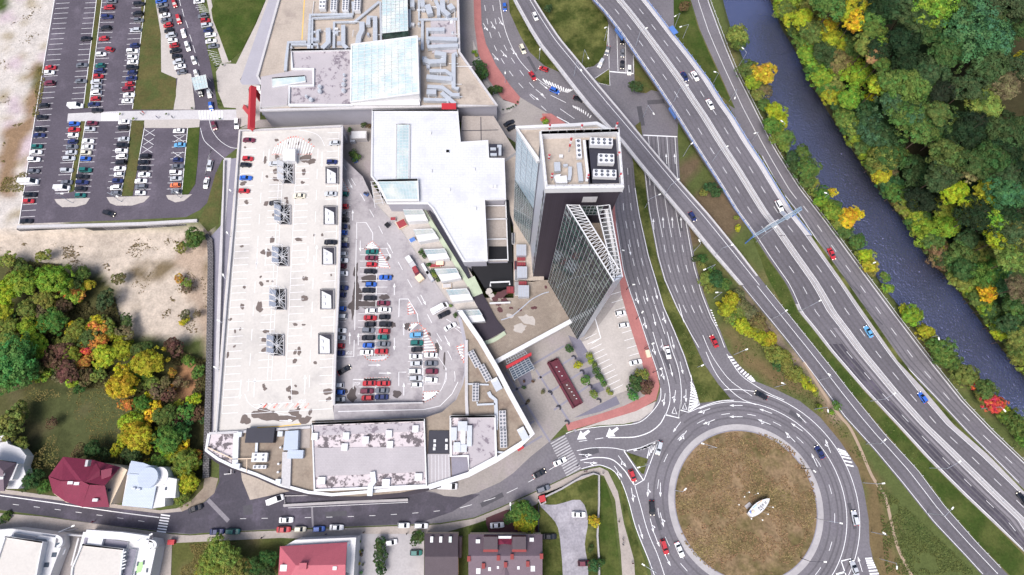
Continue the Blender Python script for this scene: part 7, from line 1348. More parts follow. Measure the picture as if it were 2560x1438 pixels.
# ---- street lamps: foot and head picked from the photograph, 9 m tall
def lamp(b, hd, lb, z=.1, h=9.0, dark=False, double=False):
    base = P(*b, z); head = P(*hd, z+h); d = head-base; d.z = 0
    if d.length > 5: d = d.normalized()*4.2
    t = thing('street_lamp', lb, 'street lamp', base, group='street lamps')
    m = M['dark_metal' if dark else 'grey_metal']; k = d.normalized() if d.length > .3 else Vector((1, 0, 0)); e = d if d.length > .8 else k*.8
    MB().tube((0, 0, 0), (0, 0, h-.4), .13, .08, n=6).build('pole', m, t)
    arm = MB().tube((0, 0, h-.4), e+Vector((0, 0, h)), .07, .05, n=5).build('arm', m, t)
    p = e+Vector((0, 0, h)); mb = MB(); mb.ribbon([p-k*.1, p+k*.9], .42, th=.18); mb.build('lamp_head', M['hazard_lamp'], arm)
LG = [('by the blue sign at the top of the flyover', 1686, 69, 1690, 39, 0), ('on the narrow meadow beside the flyover', 1707, 96, 1704, 66, 0), ('at the south end of the narrow meadow', 1779, 215, 1790, 180, 0), ('on the river bank above the golden tree', 1847, 165, 1859, 122, 0), ('at the tip of the merging meadow', 1823, 253, 1838, 243, 0), ('on the river bank by the olive bushes', 1939, 338, 1957, 304, 0), ('on the gore between the merging roads', 1875, 358, 1890, 332, 0), ('on the river bank inside the gold green bush', 2043, 509, 2067, 483, 0), ('leaning over the water by the thin shrubs', 2158, 672, 2190, 655, 0), ('south of the sign gantry', 1890, 605, 1937, 569, 0), ('at the east foot of the slip road flyover', 1734, 629, 1750, 604, 0), ('in the scrub beside the flyover ramp', 1769, 679, 1755, 677, 0), ('with a small blue sign in the thicket', 1785, 746, 1795, 731, 0), ('over the slip road beside the long meadow', 1927, 799, 1964, 778, 0), ('on the motorway shoulder by the pale patch', 1997, 779, 2048, 753, 0), ('beside the hatched bend on dry grass', 1835, 887, 1863, 875, 0), ('below the long thicket on the slip road', 2049, 950, 2076, 938, 0), ('at the outer bend of the roundabout approach', 1937, 968, 1963, 960, 0), ('on the median tip between the arterials', 1744, 918, 1759, 912, 0), ('above the roundabout beside a round shrub', 2036, 1023, 2070, 1024, 0), ('on the motorway shoulder above the yield sign', 2176, 1003, 2235, 985, 0), ('beside the slip road and the worn path', 2165, 1110, 2211, 1102, 0), ('on the worn path east of the roundabout', 2157, 1207, 2206, 1209, 0), ('on the motorway shoulder level with the boat', 2324, 1170, 2397, 1156, 0), ('over the lower slip road', 2318, 1283, 2380, 1273, 0), ('on the lawn east of the roundabout', 2178, 1330, 2215, 1336, 0), ('on the lawn at the bottom of the picture', 2200, 1397, 2243, 1414, 0), ('in front of the scarlet bush', 2453, 1022, 2510, 1024, 0), ('on the river bank by the pale sapling', 2303, 850, 2347, 843, 0), ('on the roundabout kerb, upper right', 2002, 1171, 2031, 1174, 1), ('on the roundabout kerb, lower right', 2001, 1395, 2060, 1405, 1), ('reaching over the roundabout lane, right', 2039, 1296, 2100, 1308, 0), ('on the roundabout kerb, left side', 1688, 1226, 1710, 1227, 0), ('on the roundabout lawn, upper left', 1771, 1120, 1760, 1110, 0), ('in the loop meadow near its south tip', 1455, 158, 1470, 143, 0), ('in the thin verge below the flyover curve', 1348, 150, 1350, 121, 0), ('on the red pavement at the arterial bend', 1263, 207, 1263, 180, 0), ('at the east rim of the loop meadow', 1511, 102, 1517, 67, 0), ('under the motorway by the wide junction', 1608, 293, 1633, 282, 0), ('on the dry bank between the two flyovers', 1708, 391, 1727, 361, 0), ('on the central median beside the tower', 1612, 520, 1647, 487, 0), ('on the red pavement below the tower', 1566, 725, 1576, 713, 1), ('beside the parked white cars', 1590, 798, 1604, 783, 1), ('near the cream shelter box', 1611, 872, 1630, 860, 1), ('by the last bend of the red pavement', 1632, 932, 1650, 923, 1), ('at the top of the red pavement', 1541, 640, 1555, 625, 1), ('beside the first short grass strip', 182, 508, 152, 484, 0), ('at the foot of the middle meadow strip', 304, 505, 290, 490, 0), ('on the last rounded island of the car park', 452, 495, 440, 480, 0), ('beside the street opposite the crimson house', 194, 1322, 195, 1310, 0), ('beside the zebra crossing of the lower street', 381, 1343, 382, 1334, 0), ('at the yellow flagged post by the cycle path', 1625, 1420, 1605, 1410, 0), ('beside the big street corner tree', 1276, 1270, 1276, 1264, 0), ('inside the chevroned triangle', 1612, 1160, 1600, 1168, 0)]
for lb, bx, by, hx, hy, dk in LG: lamp((bx, by), (hx, hy), ('dark' if dk else 'pale')+' street lamp '+lb, .1, 8.5 if not dk else 7, dk)
for i, (b, hd) in enumerate([((1589, 116), (1614, 71)), ((1684, 255), (1716, 214)), ((1780, 405), (1816, 367))]): lamp(b, hd, f'pale street lamp on the west railing of the motorway flyover, {sfx(i+1)} from the top', 6.5 if i < 2 else 4.2)
for i, (b, hd, z_) in enumerate([((1435, 190), (1452, 173), 6.5), ((1661, 489), (1694, 450), 5.6), ((1786, 640), (1828, 613), 1.8)]): lamp(b, hd, f'pale street lamp on the slip road flyover, {sfx(i+1)} from the top', z_)
for i, (b, hd) in enumerate([((585, 486), (578, 479)), ((577, 592), (569, 584)), ((566, 698), (559, 691)), ((558, 808), (550, 804)), ((549, 925), (540, 921))]): lamp(b, hd, f'small lamp on the west parapet of the garage, {sfx(i+1)} from the north', 9.5, 1.6)
# ---- pedestrians (a few pixels each): one continuous body with limbs
def person(x, y, z, c, lb, rz=0):
    t = P(x, y, z); sk = [((0, 0, .95), .15), ((0, 0, 1.25), .17), ((0, 0, 1.45), .13), ((0, 0, 1.55), .06), ((0, 0, 1.68), .11), ((0, 0, 1.78), .07), ((0, .2, 1.42), .07), ((.08, .27, 1.15), .05), ((.2, .27, .92), .04), ((0, -.2, 1.42), .07), ((-.08, -.27, 1.15), .05), ((-.05, -.27, .88), .04), ((.0, .1, .85), .1), ((.16, .1, .48), .07), ((.12, .1, .06), .05), ((.26, .1, .03), .04), ((0, -.1, .85), .1), ((-.1, -.1, .48), .07), ((-.28, -.1, .08), .05), ((-.16, -.1, .03), .04)]
    ed = [(0, 1), (1, 2), (2, 3), (3, 4), (4, 5), (2, 6), (6, 7), (7, 8), (2, 9), (9, 10), (10, 11), (0, 12), (12, 13), (13, 14), (14, 15), (0, 16), (16, 17), (17, 18), (18, 19)]
    me = bpy.data.meshes.new('person'); me.from_pydata([s[0] for s in sk], ed, []); me.materials.append(M['cloth'])
    o = link('person', me, None, c, t); o.rotation_euler.z = rz; sm = o.modifiers.new('s', 'SKIN'); me.skin_vertices.new() if not me.skin_vertices else None
    for i, s in enumerate(sk): me.skin_vertices[0].data[i].radius = (s[1], s[1])
    o.modifiers.new('u', 'SUBSURF').levels = 1; tag(o, lb, 'person', 'pedestrians')
    hd = MB().tube((0, 0, 1.72), (0, 0, 1.84), .13, .09, n=8).build('hair', M['mulch']); hd.parent = o
for x, y, z, c, lb in [(357, 288, .13, (.05, .03, .03), 'person in dark clothes with a companion on the paved crossing'), (361, 284, .13, (.5, .06, .05), 'person in red clothes walking on the paved crossing'), (396, 296, .13, (.1, .1, .2), 'person in blue grey clothes at the south edge of the paved crossing'), (434, 296, .13, (.2, .2, .22), 'person in grey at the right part of the paved crossing'), (237, 1304, .05, (.2, .03, .06), 'person in crimson riding or walking in the lower street'), (1461, 1179, .13, (.05, .04, .06), 'person in dark coat on the left of a pair by the zebra crossing'), (1466, 1178, .13, (.15, .04, .07), 'person in maroon jacket on the right of a pair by the zebra crossing'), (1443, 1164, .08, (.04, .04, .1), 'person in navy stepping off the zebra crossing'), (1507, 1184, .13, (.3, .3, .34), 'person in light grey on the bend of the cycle path'), (1547, 1303, .13, (.05, .02, .02), 'person in black halfway down the cycle path'), (1557, 1349, .13, (.08, .05, .05), 'person in brown, upper of two low on the cycle path'), (1557, 1361, .13, (.05, .07, .1), 'person in blue, lower of two low on the cycle path'), (1581, 1407, .13, (.1, .02, .03), 'person in dark red near the end of the cycle path'), (1018, 1334, .13, (.04, .04, .05), 'person in black on the pavement by the parked white estate'), (1400, 968, .12, (.6, .12, .05), 'person in orange beside the red trough'), (657, 1344, .13, (.06, .06, .07), 'person in dark grey on the bottom pavement'), (817, 1335, .13, (.03, .05, .2), 'person in dark blue by the parked blue hatchback'), (911, 1330, .13, (.05, .04, .03), 'person in brown by the corner of the red roofed house')]: person(x, y, z, c, lb, rnd()*6)
# ---------------------------------------------------------------- trees and shrubs
def leaf_mesh(seed, rx, ry, rz_, nclump, per, size, dome=.15, name='crown'):
    """leaf faces gathered in clumps over an uneven crown; unit radius about 1"""
    rs = np.random.RandomState(seed); V = []; Fc = []; Cc = []
    lobes = [(rs.uniform(-.5, .5), rs.uniform(-.5, .5), rs.uniform(-.1, .45), rs.uniform(.45, .7)) for _ in range(6)]+[(0, 0, 0, .7)]
    for k in range(nclump):
        lb = lobes[rs.randint(len(lobes))]
        while True:
            d = rs.normal(size=3); d /= np.linalg.norm(d)
            if d[2] > -.35: break
        r = lb[3]*rs.uniform(.8, 1.05); c = np.array([lb[0]+d[0]*r, lb[1]+d[1]*r, lb[2]+d[2]*r*.8])
        cs = rs.uniform(.1, .21); tint = (rs.rand(), np.clip(rs.normal(.5, .22), 0, 1), rs.rand())
        out = c-np.array([0, 0, -.3]); out /= np.linalg.norm(out)+1e-6
        for j in range(per):
            e = rs.normal(size=3); e /= np.linalg.norm(e)
            if e@out < -.2: e = -e
            p = c+e*cs*np.array([1, 1, .75])*rs.uniform(.55, 1.05)
            n = e*.8+out*.5+rs.normal(size=3)*.45; n /= np.linalg.norm(n)
            u = np.cross(n, rs.normal(size=3)); u /= np.linalg.norm(u)+1e-6; v = np.cross(n, u); s = size*rs.uniform(.6, 1.3)
            o = len(V); V += [p-u*s-v*s*.5, p+u*s*.2-v*s, p+u*s+v*s*.4, p-u*s*.3+v*s]; Fc.append((o, o+1, o+2, o+3))
            t = (tint[0]+rs.uniform(-.12, .12), tint[1]+rs.uniform(-.15, .15), tint[2]); Cc += [(min(max(t[0], 0), 1), min(max(t[1], 0), 1), t[2], 1)]*4
    V = np.array(V)*np.array([rx, ry, rz_])
    me = bpy.data.meshes.new(name); me.from_pydata(V.tolist(), [], Fc); a = me.color_attributes.new('tint', 'FLOAT_COLOR', 'POINT'); a.data.foreach_set('color', np.array(Cc, np.float32).ravel()); me.materials.append(M['leaves']); me.update(); return me
CROWN = [leaf_mesh(s, 1, 1, .85, 260, 40, .033) for s in range(6)]
CROWN_S = [leaf_mesh(20+s, 1, 1, .75, 110, 30, .055) for s in range(4)]
SPARSE = [leaf_mesh(40+s, 1, 1, .8, 60, 16, .06) for s in range(2)]
def trunk_mesh(seed):
    rs = random.Random(seed); mb = MB(); mb.tube((0, 0, -1.6), (0, 0, 0), .055, .04, n=7)
    for k in range(7):
        a = rs.random()*6.28; r = rs.uniform(.35, .6); mb.tube((0, 0, rs.uniform(-.6, -.1)), (math.cos(a)*r, math.sin(a)*r, rs.uniform(.1, .4)), .022, .008, n=5)
    mb.tube((0, 0, 0), (0, 0, .5), .04, .01, n=6); return mb.mesh('trunk', M['bark'])
TRUNK = [trunk_mesh(k) for k in range(3)]
TC_ = dict(g=(.1, .175, .04), dg=(.055, .105, .035), dd=(.02, .04, .018), lg=(.2, .3, .035), yg=(.34, .37, .03), Y=(.56, .47, .03), y=(.42, .4, .035), og=(.19, .23, .05), br=(.17, .15, .07), pk=(.36, .27, .13), red=(.6, .1, .05), or_=(.5, .26, .05), mr=(.13, .085, .05), G=(.09, .22, .06), st=(.06, .14, .06))  # dd: deep shade between the crowns put into the leaf colour
TW = dict(g='mid green', dg='dark green', dd='deep shaded green', lg='light green', yg='yellow green', Y='golden yellow', y='yellow', og='olive', br='brown', pk='pinkish tan', red='scarlet', or_='orange', mr='reddish brown', G='fresh green', st='bluish green')
def tree(x, y, r, c, lb, h=None, group='trees', z=0.0, small=False, nm='tree', sparse=False):
    """crown centre seen at pixel x, y; r: crown radius in pixels; h: height of the crown centre"""
    R_ = r*mpp(x, y, h or 6)*(1.2 if small else 1.0); h_ = h if h is not None else max(1.2*R_, 1.0)
    c3 = P(x, y, z+h_); t = thing(nm, lb, nm, (c3.x, c3.y, z), rnd()*6.28, group)
    col = [v*(.85+.3*rnd()) for v in TC_[c]]
    me = random.choice(SPARSE if sparse else CROWN_S if (small or R_ < 2.6) else CROWN)
    o = link('crown', me, t, col, (0, 0, h_)); zs = min(R_*random.uniform(.85, 1.05), h_*1.05) if h is None else R_*random.uniform(.8, 1.0); o.scale = (R_, R_*random.uniform(.9, 1.1), zs)
    tr = link('trunk', random.choice(TRUNK), t, None, (0, 0, h_)); tr.scale = (R_*.7, R_*.7, max(h_/1.6, .3)); return t
def forest(T_, sc, data, group, hfun, where, zf=lambda x, y: 0.0):
    pts = [(T_(X, Y), r/sc, c) for X, Y, r, c in data]; cnt = {}
    for (x, y), r, c in sorted(pts, key=lambda q: q[0][1]):
        cnt[c] = cnt.get(c, 0)+1; yield x, y, r, c, sfx(cnt[c])
FW = []
for (T_, sc, data) in ((R['p'], 3.994, [(230, 60, 180, 'lg'), (420, 120, 150, 'og'), (640, 80, 190, 'g'), (860, 60, 130, 'yg'), (960, 40, 60, 'y'), (800, 130, 90, 'yg'), (590, 260, 100, 'Y'), (850, 220, 120, 'Y'), (440, 300, 150, 'g'), (660, 400, 150, 'yg'), (390, 440, 80, 'y'), (1050, 180, 130, 'g'), (1050, 330, 110, 'g'), (1150, 430, 80, 'lg'), (560, 540, 130, 'dg'), (800, 500, 150, 'g'), (990, 470, 130, 'og'), (1060, 560, 90, 'pk'), (720, 640, 150, 'br'), (900, 760, 150, 'lg'), (1120, 640, 100, 'g'), (640, 850, 110, 'br'), (1090, 880, 110, 'yg'), (1030, 1000, 70, 'Y'), (1230, 800, 150, 'g'), (1400, 860, 170, 'g'), (1580, 930, 120, 'g'), (820, 1000, 120, 'lg'), (1000, 1150, 180, 'dg'), (850, 1280, 150, 'dg'), (1250, 1060, 170, 'st'), (1400, 1200, 190, 'g'), (1700, 1150, 130, 'g'), (1800, 1300, 150, 'g'), (1550, 1350, 170, 'g'), (1150, 1380, 170, 'dg'), (1650, 130, 200, 'lg'), (1380, 120, 170, 'og'), (1850, 20, 90, 'yg'), (2100, 120, 250, 'st'), (2380, 60, 200, 'dg'), (1980, 420, 260, 'st'), (1750, 560, 170, 'g'), (2250, 420, 230, 'st'), (2200, 680, 200, 'dg'), (1980, 900, 150, 'g'), (2380, 870, 150, 'br'), (2180, 1050, 170, 'br'), (2520, 620, 100, 'yg'), (2540, 300, 110, 'dg'), (2350, 1350, 180, 'dg'), (2500, 1250, 100, 'dg'), (1250, 60, 130, 'dg'), (1350, 430, 170, 'dd'), (1400, 650, 150, 'dd'), (1750, 920, 130, 'dd'), (2050, 1230, 130, 'dd'), (1550, 330, 140, 'dg'), (2000, 1400, 120, 'dg'), (2250, 200, 140, 'g'), (330, 200, 110, 'yg')]),
    (R['u'], 2.6625, [(790, 90, 110, 'og'), (800, 190, 55, 'br'), (1180, 90, 110, 'g'), (990, 190, 130, 'dg'), (1360, 140, 100, 'g'), (1340, 200, 60, 'pk'), (1250, 330, 90, 'yg'), (1440, 310, 80, 'yg'), (1160, 420, 90, 'lg'), (1400, 430, 110, 'yg'), (1200, 540, 100, 'lg'), (1530, 480, 110, 'lg'), (1540, 640, 90, 'yg'), (1680, 600, 80, 'yg'), (900, 400, 75, 'og'), (1010, 510, 75, 'dg'), (1090, 610, 70, 'dg'), (1160, 740, 95, 'br'), (1420, 720, 100, 'br'), (1300, 840, 90, 'dg'), (1450, 880, 110, 'g'), (1610, 780, 95, 'og'), (1440, 990, 70, 'Y'), (1650, 960, 80, 'br'), (1480, 1110, 75, 'dg'), (1640, 1080, 80, 'g'), (1580, 1190, 80, 'dg'), (1660, 1290, 70, 'og'), (1700, 1390, 60, 'br'), (1560, 70, 120, 'dd'), (1600, 210, 90, 'dg'), (1660, 330, 90, 'dg'), (1620, 470, 80, 'dd'), (1320, 640, 80, 'dg'), (1720, 200, 90, 'dd')])):
    FW += [(T_(X, Y), r/sc, c) for X, Y, r, c in data]
for k, y in enumerate(range(-20, 1010, 24)):
    FW.append(((xat(RIVR, y)+15+9*rnd(), y), 27+8*rnd(), ['g', 'lg', 'g', 'yg', 'dg', 'g', 'og', 'lg'][k % 8]))
for k, (x, y) in enumerate([(2300, 60), (2200, 130), (2250, 230), (2290, 300), (2330, 180), (2420, 330), (2480, 400), (2520, 480), (2350, 440), (2440, 540), (2540, 580), (2180, 330), (2230, 390), (2300, 500), (2400, 640), (2480, 700), (2540, 760), (2200, 20), (2380, 20), (2470, 100), (2550, 180), (2550, 30)]): FW.append(((x, y), 42, ['dg', 'dd', 'g', 'st'][k % 4]))
cnt = {}
FW = [(a, b, {'lg': 'g', 'og': 'dg', 'g': 'dg', 'yg': 'og', 'st': 'dg'}.get(c, c) if (a[0]-xat(RIVR, a[1]) > 230 and k % 4 and c in ('lg', 'og', 'g', 'yg')) else c) for k, (a, b, c) in enumerate(FW)]
FW = [(a, b, 'og' if c == 'br' and k % 2 else c) for k, (a, b, c) in enumerate(FW)]
for (x, y), r, c in sorted(FW, key=lambda q: q[0][1]):
    cnt[c] = cnt.get(c, 0)+1
    dx = x-xat(RIVR, y); edge = dx < 130; h = 5+rnd()*1.5 if dx < 40 else (8.5 if edge else 14)+rnd()*2.5; z_ = 0.0 if edge else min(12, (x-xat(RIVR, y))*.035)
    tree(x, y, r*1.04, c, f"{TW[c]} tree in the wood across the river, {sfx(cnt[c])} such from the top", h, 'woodland trees across the river', z_)
def plants(T_, sc, data, where, group, small=False, nm='tree', h=None, z=0.0, sparse=False):
    cn = {}
    for X, Y, r, c in sorted(data, key=lambda q: q[1]):
        cn[c] = cn.get(c, 0)+1; x, y = T_(X, Y); tree(x, y, r/sc*1.05, c, f"{TW[c]} {nm} {where}, {sfx(cn[c])} such from the top", h, group, z, small, nm, sparse)
plants(R['o'], 3.994, [(990, 360, 115, 'og'), (990, 440, 90, 'g'), (1230, 720, 130, 'y'), (1160, 780, 90, 'g'), (1240, 900, 80, 'br'), (1340, 1130, 100, 'yg'), (1400, 1210, 90, 'yg'), (1460, 1360, 90, 'g')], 'on the upper near bank of the river', 'trees on the near river bank')
plants(R['u'], 2.6625, [(225, 60, 55, 'g'), (260, 180, 75, 'g'), (300, 250, 45, 'og'), (370, 340, 55, 'g'), (425, 320, 38, 'Y'), (430, 420, 55, 'g'), (520, 490, 70, 'Y'), (580, 470, 45, 'Y'), (510, 590, 50, 'g'), (600, 650, 55, 'g'), (610, 730, 35, 'og'), (680, 840, 42, 'og'), (780, 890, 40, 'g'), (955, 1130, 65, 'lg'), (1040, 1250, 55, 'yg'), (1160, 1370, 90, 'g')], 'on the middle near bank of the river', 'trees on the near river bank')
plants(R['v'], 2.6625, [(1160, -10, 60, 'g'), (1310, 100, 80, 'og'), (1370, 160, 42, 'red'), (1450, 215, 75, 'g'), (1490, 290, 70, 'red'), (1550, 290, 45, 'red'), (1560, 355, 55, 'yg'), (1640, 430, 75, 'g'), (1680, 520, 50, 'g')], 'on the lower near bank of the river', 'trees on the near river bank')
HZ = -3.0
ident = lambda x, y: (x, y)
bank = []
for k, y in enumerate(range(150, 1180, 27)):
    if rnd() < .8: bank.append((xat(RIVL, y)-12+14*rnd(), y+6*rnd(), 14+11*rnd(), ['g', 'og', 'dg', 'lg', 'g', 'og', 'yg', 'y'][int(rnd()*8)]))
plants(ident, 1, bank, 'between the bank trees at the water', 'bushes on the near river bank', False, 'bush')
fill = []; GR = [(-10, 690), (120, 665), (230, 690), (290, 800), (330, 850), (420, 890), (500, 930), (510, 1180), (420, 1160), (340, 1100), (330, 1060), (300, 960), (60, 950), (-10, 960)]
while len(fill) < 95:
    x, y = rnd()*520-10, 660+rnd()*540
    if inpoly(np.array([x]), np.array([y]), GR)[0]: fill.append((x, y, 9+13*rnd(), ['lg', 'yg', 'og', 'Y', 'or_', 'g', 'br', 'yg', 'og', 'g', 'mr'][int(rnd()*11)]))
plants(ident, 1, fill, 'in the scrub left of the garage', 'scrub bushes left of the garage', True, 'bush', z=HZ)
plants(R['w'], 2.6625, [(50, 430, 105, 'yg'), (160, 400, 100, 'lg'), (350, 380, 115, 'lg'), (30, 570, 75, 'yg'), (560, 330, 55, 'g'), (300, 510, 75, 'og'), (1285, 95, 80, 'g'), (1205, 165, 42, 'og'), (140, 275, 45, 'g'), (280, 670, 45, 'Y'), (130, 695, 35, 'y'), (240, 790, 90, 'lg'), (110, 900, 150, 'G'), (50, 1010, 110, 'G'), (180, 990, 100, 'G'), (370, 650, 80, 'g'), (520, 700, 70, 'og'), (650, 670, 55, 'Y'), (740, 735, 45, 'y'), (560, 850, 48, 'red'), (560, 930, 50, 'or_'), (610, 880, 40, 'or_'), (490, 870, 60, 'lg'), (690, 880, 85, 'yg'), (820, 830, 75, 'yg'), (950, 840, 70, 'g'), (1000, 930, 105, 'yg'), (830, 1070, 110, 'y'), (1000, 1145, 38, 'Y'), (960, 1200, 60, 'g'), (1190, 1200, 36, 'yg'), (890, 1320, 80, 'yg'), (930, 1390, 90, 'y'), (1090, 1290, 80, 'g'), (1190, 1400, 70, 'G'), (1260, 920, 45, 'g'), (60, 690, 60, 'og'), (430, 560, 60, 'mr'), (460, 780, 60, 'og'), (1010, 1050, 50, 'og'), (600, 760, 70, 'g'), (1240, 400, 40, 'og'), (60, 780, 80, 'og'), (200, 560, 70, 'og'), (1150, 990, 32, 'or_'), (1190, 1050, 36, 'br'), (1150, 1090, 30, 'or_'), (1240, 1070, 28, 'br')], 'on the slope left of the garage', 'trees on the slope left of the garage', z=HZ)
plants(R['w'], 2.6625, [(400, 840, 60, 'mr'), (450, 960, 70, 'mr'), (330, 900, 50, 'mr'), (1160, 830, 55, 'mr'), (1230, 600, 30, 'br'), (1310, 600, 25, 'br'), (1240, 430, 35, 'br'), (1190, 365, 30, 'or_'), (790, 370, 40, 'br'), (1240, 640, 24, 'yg'), (1210, 660, 16, 'Y'), (1140, 820, 25, 'or_'), (1320, 980, 40, 'g'), (1250, 1310, 35, 'G'), (1345, 1300, 30, 'dg'), (1130, 1130, 45, 'mr'), (1180, 1270, 50, 'mr'), (1000, 1290, 40, 'mr'), (840, 720, 50, 'br'), (700, 500, 60, 'dg'), (300, 215, 40, 'og'), (50, 240, 50, 'og'), (340, 1330, 35, 'mr'), (540, 1080, 40, 'dg'), (850, 640, 40, 'dg'), (200, 680, 40, 'g'), (70, 1330, 80, 'og'), (130, 1260, 60, 'og')], 'in the rough slope left of the garage', 'shrubs on the rough slope', True, 'shrub', z=HZ)
plants(R['m'], 3.994, [(230, 130, 80, 'og'), (950, 170, 90, 'dg'), (1170, 170, 75, 'yg'), (1320, 220, 100, 'dg'), (1400, 50, 130, 'y'), (1300, 30, 90, 'yg'), (1700, 70, 140, 'g'), (1450, 180, 75, 'yg'), (1600, 310, 90, 'og'), (1500, 330, 60, 'y'), (1730, 260, 85, 'y'), (1860, 300, 120, 'og'), (1950, 250, 70, 'or_'), (1830, 430, 60, 'or_'), (1900, 490, 125, 'yg'), (1780, 560, 80, 'g'), (1820, 660, 90, 'og'), (1900, 580, 60, 'y'), (330, 490, 95, 'dg'), (440, 540, 80, 'g'), (250, 540, 60, 'dg'), (1650, 160, 90, 'lg'), (1060, 220, 60, 'dg'), (800, 200, 80, 'br'), (60, 60, 80, 'br'), (50, 860, 60, 'g')], 'above the crimson and blue roofed houses', 'trees behind the street houses', z=-2)
plants(R['l'], 3.994, [(590, 1190, 130, 'og'), (700, 1260, 140, 'og'), (520, 1330, 120, 'og'), (760, 1350, 130, 'og'), (480, 1420, 100, 'og'), (790, 1370, 35, 'Y'), (820, 1410, 30, 'Y'), (640, 1400, 120, 'og'), (400, 1400, 60, 'yg'), (960, 1350, 110, 'dg'), (1060, 1280, 100, 'dg'), (1050, 1410, 100, 'dg')], 'in the overgrown lot beside the red roof', 'trees in the overgrown lot')
plants(R['l'], 3.994, [(2210, 1100, 45, 'dg'), (2200, 1170, 50, 'dg'), (2210, 1240, 50, 'dg'), (2200, 1310, 50, 'dg'), (2210, 1390, 50, 'dg'), (2540, 1075, 50, 'dg'), (1610, 1235, 12, 'mr'), (1990, 1205, 14, 'Y'), (1990, 1320, 14, 'Y'), (2020, 1190, 12, 'dg'), (2010, 1235, 15, 'mr'), (2025, 1330, 12, 'dg'), (2010, 1410, 16, 'G'), (1998, 1100, 10, 'og')], 'in gardens by the red roofed house', 'garden shrubs', True, 'shrub')
plants(R['k'], 3.994, [(1170, 790, 90, 'g'), (1230, 760, 80, 'g'), (1300, 830, 90, 'g'), (1120, 860, 70, 'dg'), (1200, 880, 80, 'yg'), (1270, 960, 80, 'yg'), (1310, 900, 70, 'yg'), (1180, 950, 50, 'y'), (1945, 895, 60, 'y'), (1910, 1170, 35, 'dg'), (1935, 1350, 65, 'dg'), (2010, 1310, 40, 'dg'), (200, 1060, 60, 'dg')], 'on the gardens south of the street', 'trees in the south gardens')
plants(R['r'], 3.994, [(1050, 220, 75, 'og'), (1130, 160, 60, 'g'), (1150, 230, 85, 'dg'), (1250, 290, 70, 'g'), (1100, 330, 60, 'og'), (1180, 480, 28, 'Y'), (1320, 440, 80, 'yg'), (1270, 540, 80, 'yg'), (1290, 620, 60, 'og'), (1350, 640, 70, 'og'), (1430, 700, 80, 'yg'), (1500, 760, 75, 'yg'), (1570, 740, 70, 'og'), (1600, 830, 80, 'yg'), (1690, 840, 80, 'yg'), (1690, 920, 70, 'og'), (1760, 980, 85, 'og'), (1840, 1020, 85, 'og'), (1780, 1090, 70, 'dg'), (1870, 1100, 80, 'og'), (1950, 1170, 75, 'og'), (1890, 1190, 50, 'og'), (2030, 1240, 65, 'yg'), (2060, 1290, 50, 'yg'), (2115, 1320, 40, 'y'), (1440, 500, 80, 'br'), (1500, 580, 85, 'br'), (1580, 660, 80, 'br'), (1640, 720, 60, 'br'), (1400, 560, 70, 'og'), (1020, 20, 50, 'dg'), (1020, 90, 40, 'og'), (1400, 380, 60, 'br'), (960, 30, 40, 'dg')], 'in the long thicket beside the slip road', 'bushes in the long thicket', False, 'bush', z=.1)
plants(R['j'], 3.994, [(1285, 50, 36, 'dg'), (1378, 207, 36, 'y'), (1458, 357, 42, 'g'), (1540, 500, 36, 'og')], 'clipped round on the plaza slabs', 'round clipped trees on the plaza', True, h=2.2, z=.1)
plants(R['j'], 3.994, [(1485, 120, 30, 'lg'), (1510, 165, 30, 'lg'), (1540, 220, 30, 'g'), (1565, 270, 32, 'dg'), (1590, 320, 32, 'dg'), (1615, 365, 30, 'g'), (1640, 405, 26, 'g'), (1680, 460, 22, 'og'), (1700, 490, 22, 'og'), (835, 432, 18, 'dg'), (930, 375, 14, 'mr'), (840, 375, 12, 'mr'), (1028, 480, 20, 'br'), (875, 575, 18, 'mr'), (1960, 360, 60, 'dg'), (2000, 310, 50, 'og'), (2040, 300, 45, 'og'), (1930, 430, 60, 'dg'), (1920, 520, 45, 'G'), (2020, 430, 55, 'mr'), (2080, 400, 45, 'mr'), (2060, 460, 50, 'mr'), (2035, 385, 12, 'y'), (2055, 410, 12, 'y'), (2085, 390, 12, 'y'), (2090, 440, 12, 'y'), (2030, 445, 12, 'y')], 'in the hedge or bed of the plaza', 'hedge shrubs and bed plants of the plaza', True, 'shrub', z=.1)
plants(R['g'], 3.994, [(370, 630, 40, 'dg'), (410, 660, 45, 'dg'), (400, 720, 40, 'dg'), (440, 740, 45, 'dg'), (420, 775, 35, 'dg'), (490, 910, 40, 'g'), (540, 900, 45, 'dg'), (590, 890, 40, 'dg'), (500, 935, 25, 'g'), (345, 520, 20, 'lg'), (360, 550, 20, 'lg'), (2440, 60, 55, 'mr'), (1050, 1220, 30, 'lg'), (1030, 1190, 22, 'red'), (630, 1095, 9, 'dg'), (670, 1088, 9, 'dg'), (690, 1082, 9, 'dg'), (710, 1075, 9, 'dg'), (730, 1066, 9, 'dg'), (755, 1050, 9, 'dg'), (775, 1020, 10, 'dg'), (1080, 90, 40, 'dg'), (1960, 860, 60, 'dg')], 'in the beds beside the arterial', 'bed shrubs beside the arterial', True, 'shrub', z=.12)
plants(R['q'], 3.994, [(700, 560, 55, 'dg'), (760, 600, 50, 'dg'), (640, 600, 40, 'og'), (980, 960, 28, 'y'), (960, 860, 22, 'og')], 'on the bank between the two flyovers', 'bushes between the flyovers', True, 'bush')
plants(R['i'], 3.994, [(215, 115, 26, 'dg'), (245, 160, 24, 'dg'), (285, 250, 20, 'dg'), (325, 315, 28, 'dg'), (350, 350, 28, 'og'), (375, 395, 24, 'dg'), (550, 750, 22, 'dg'), (610, 830, 22, 'og'), (505, 660, 16, 'og')], 'beside the pavilions of the mall terrace', 'terrace shrubs beside the pavilions', True, 'shrub', z=ZL+.3)
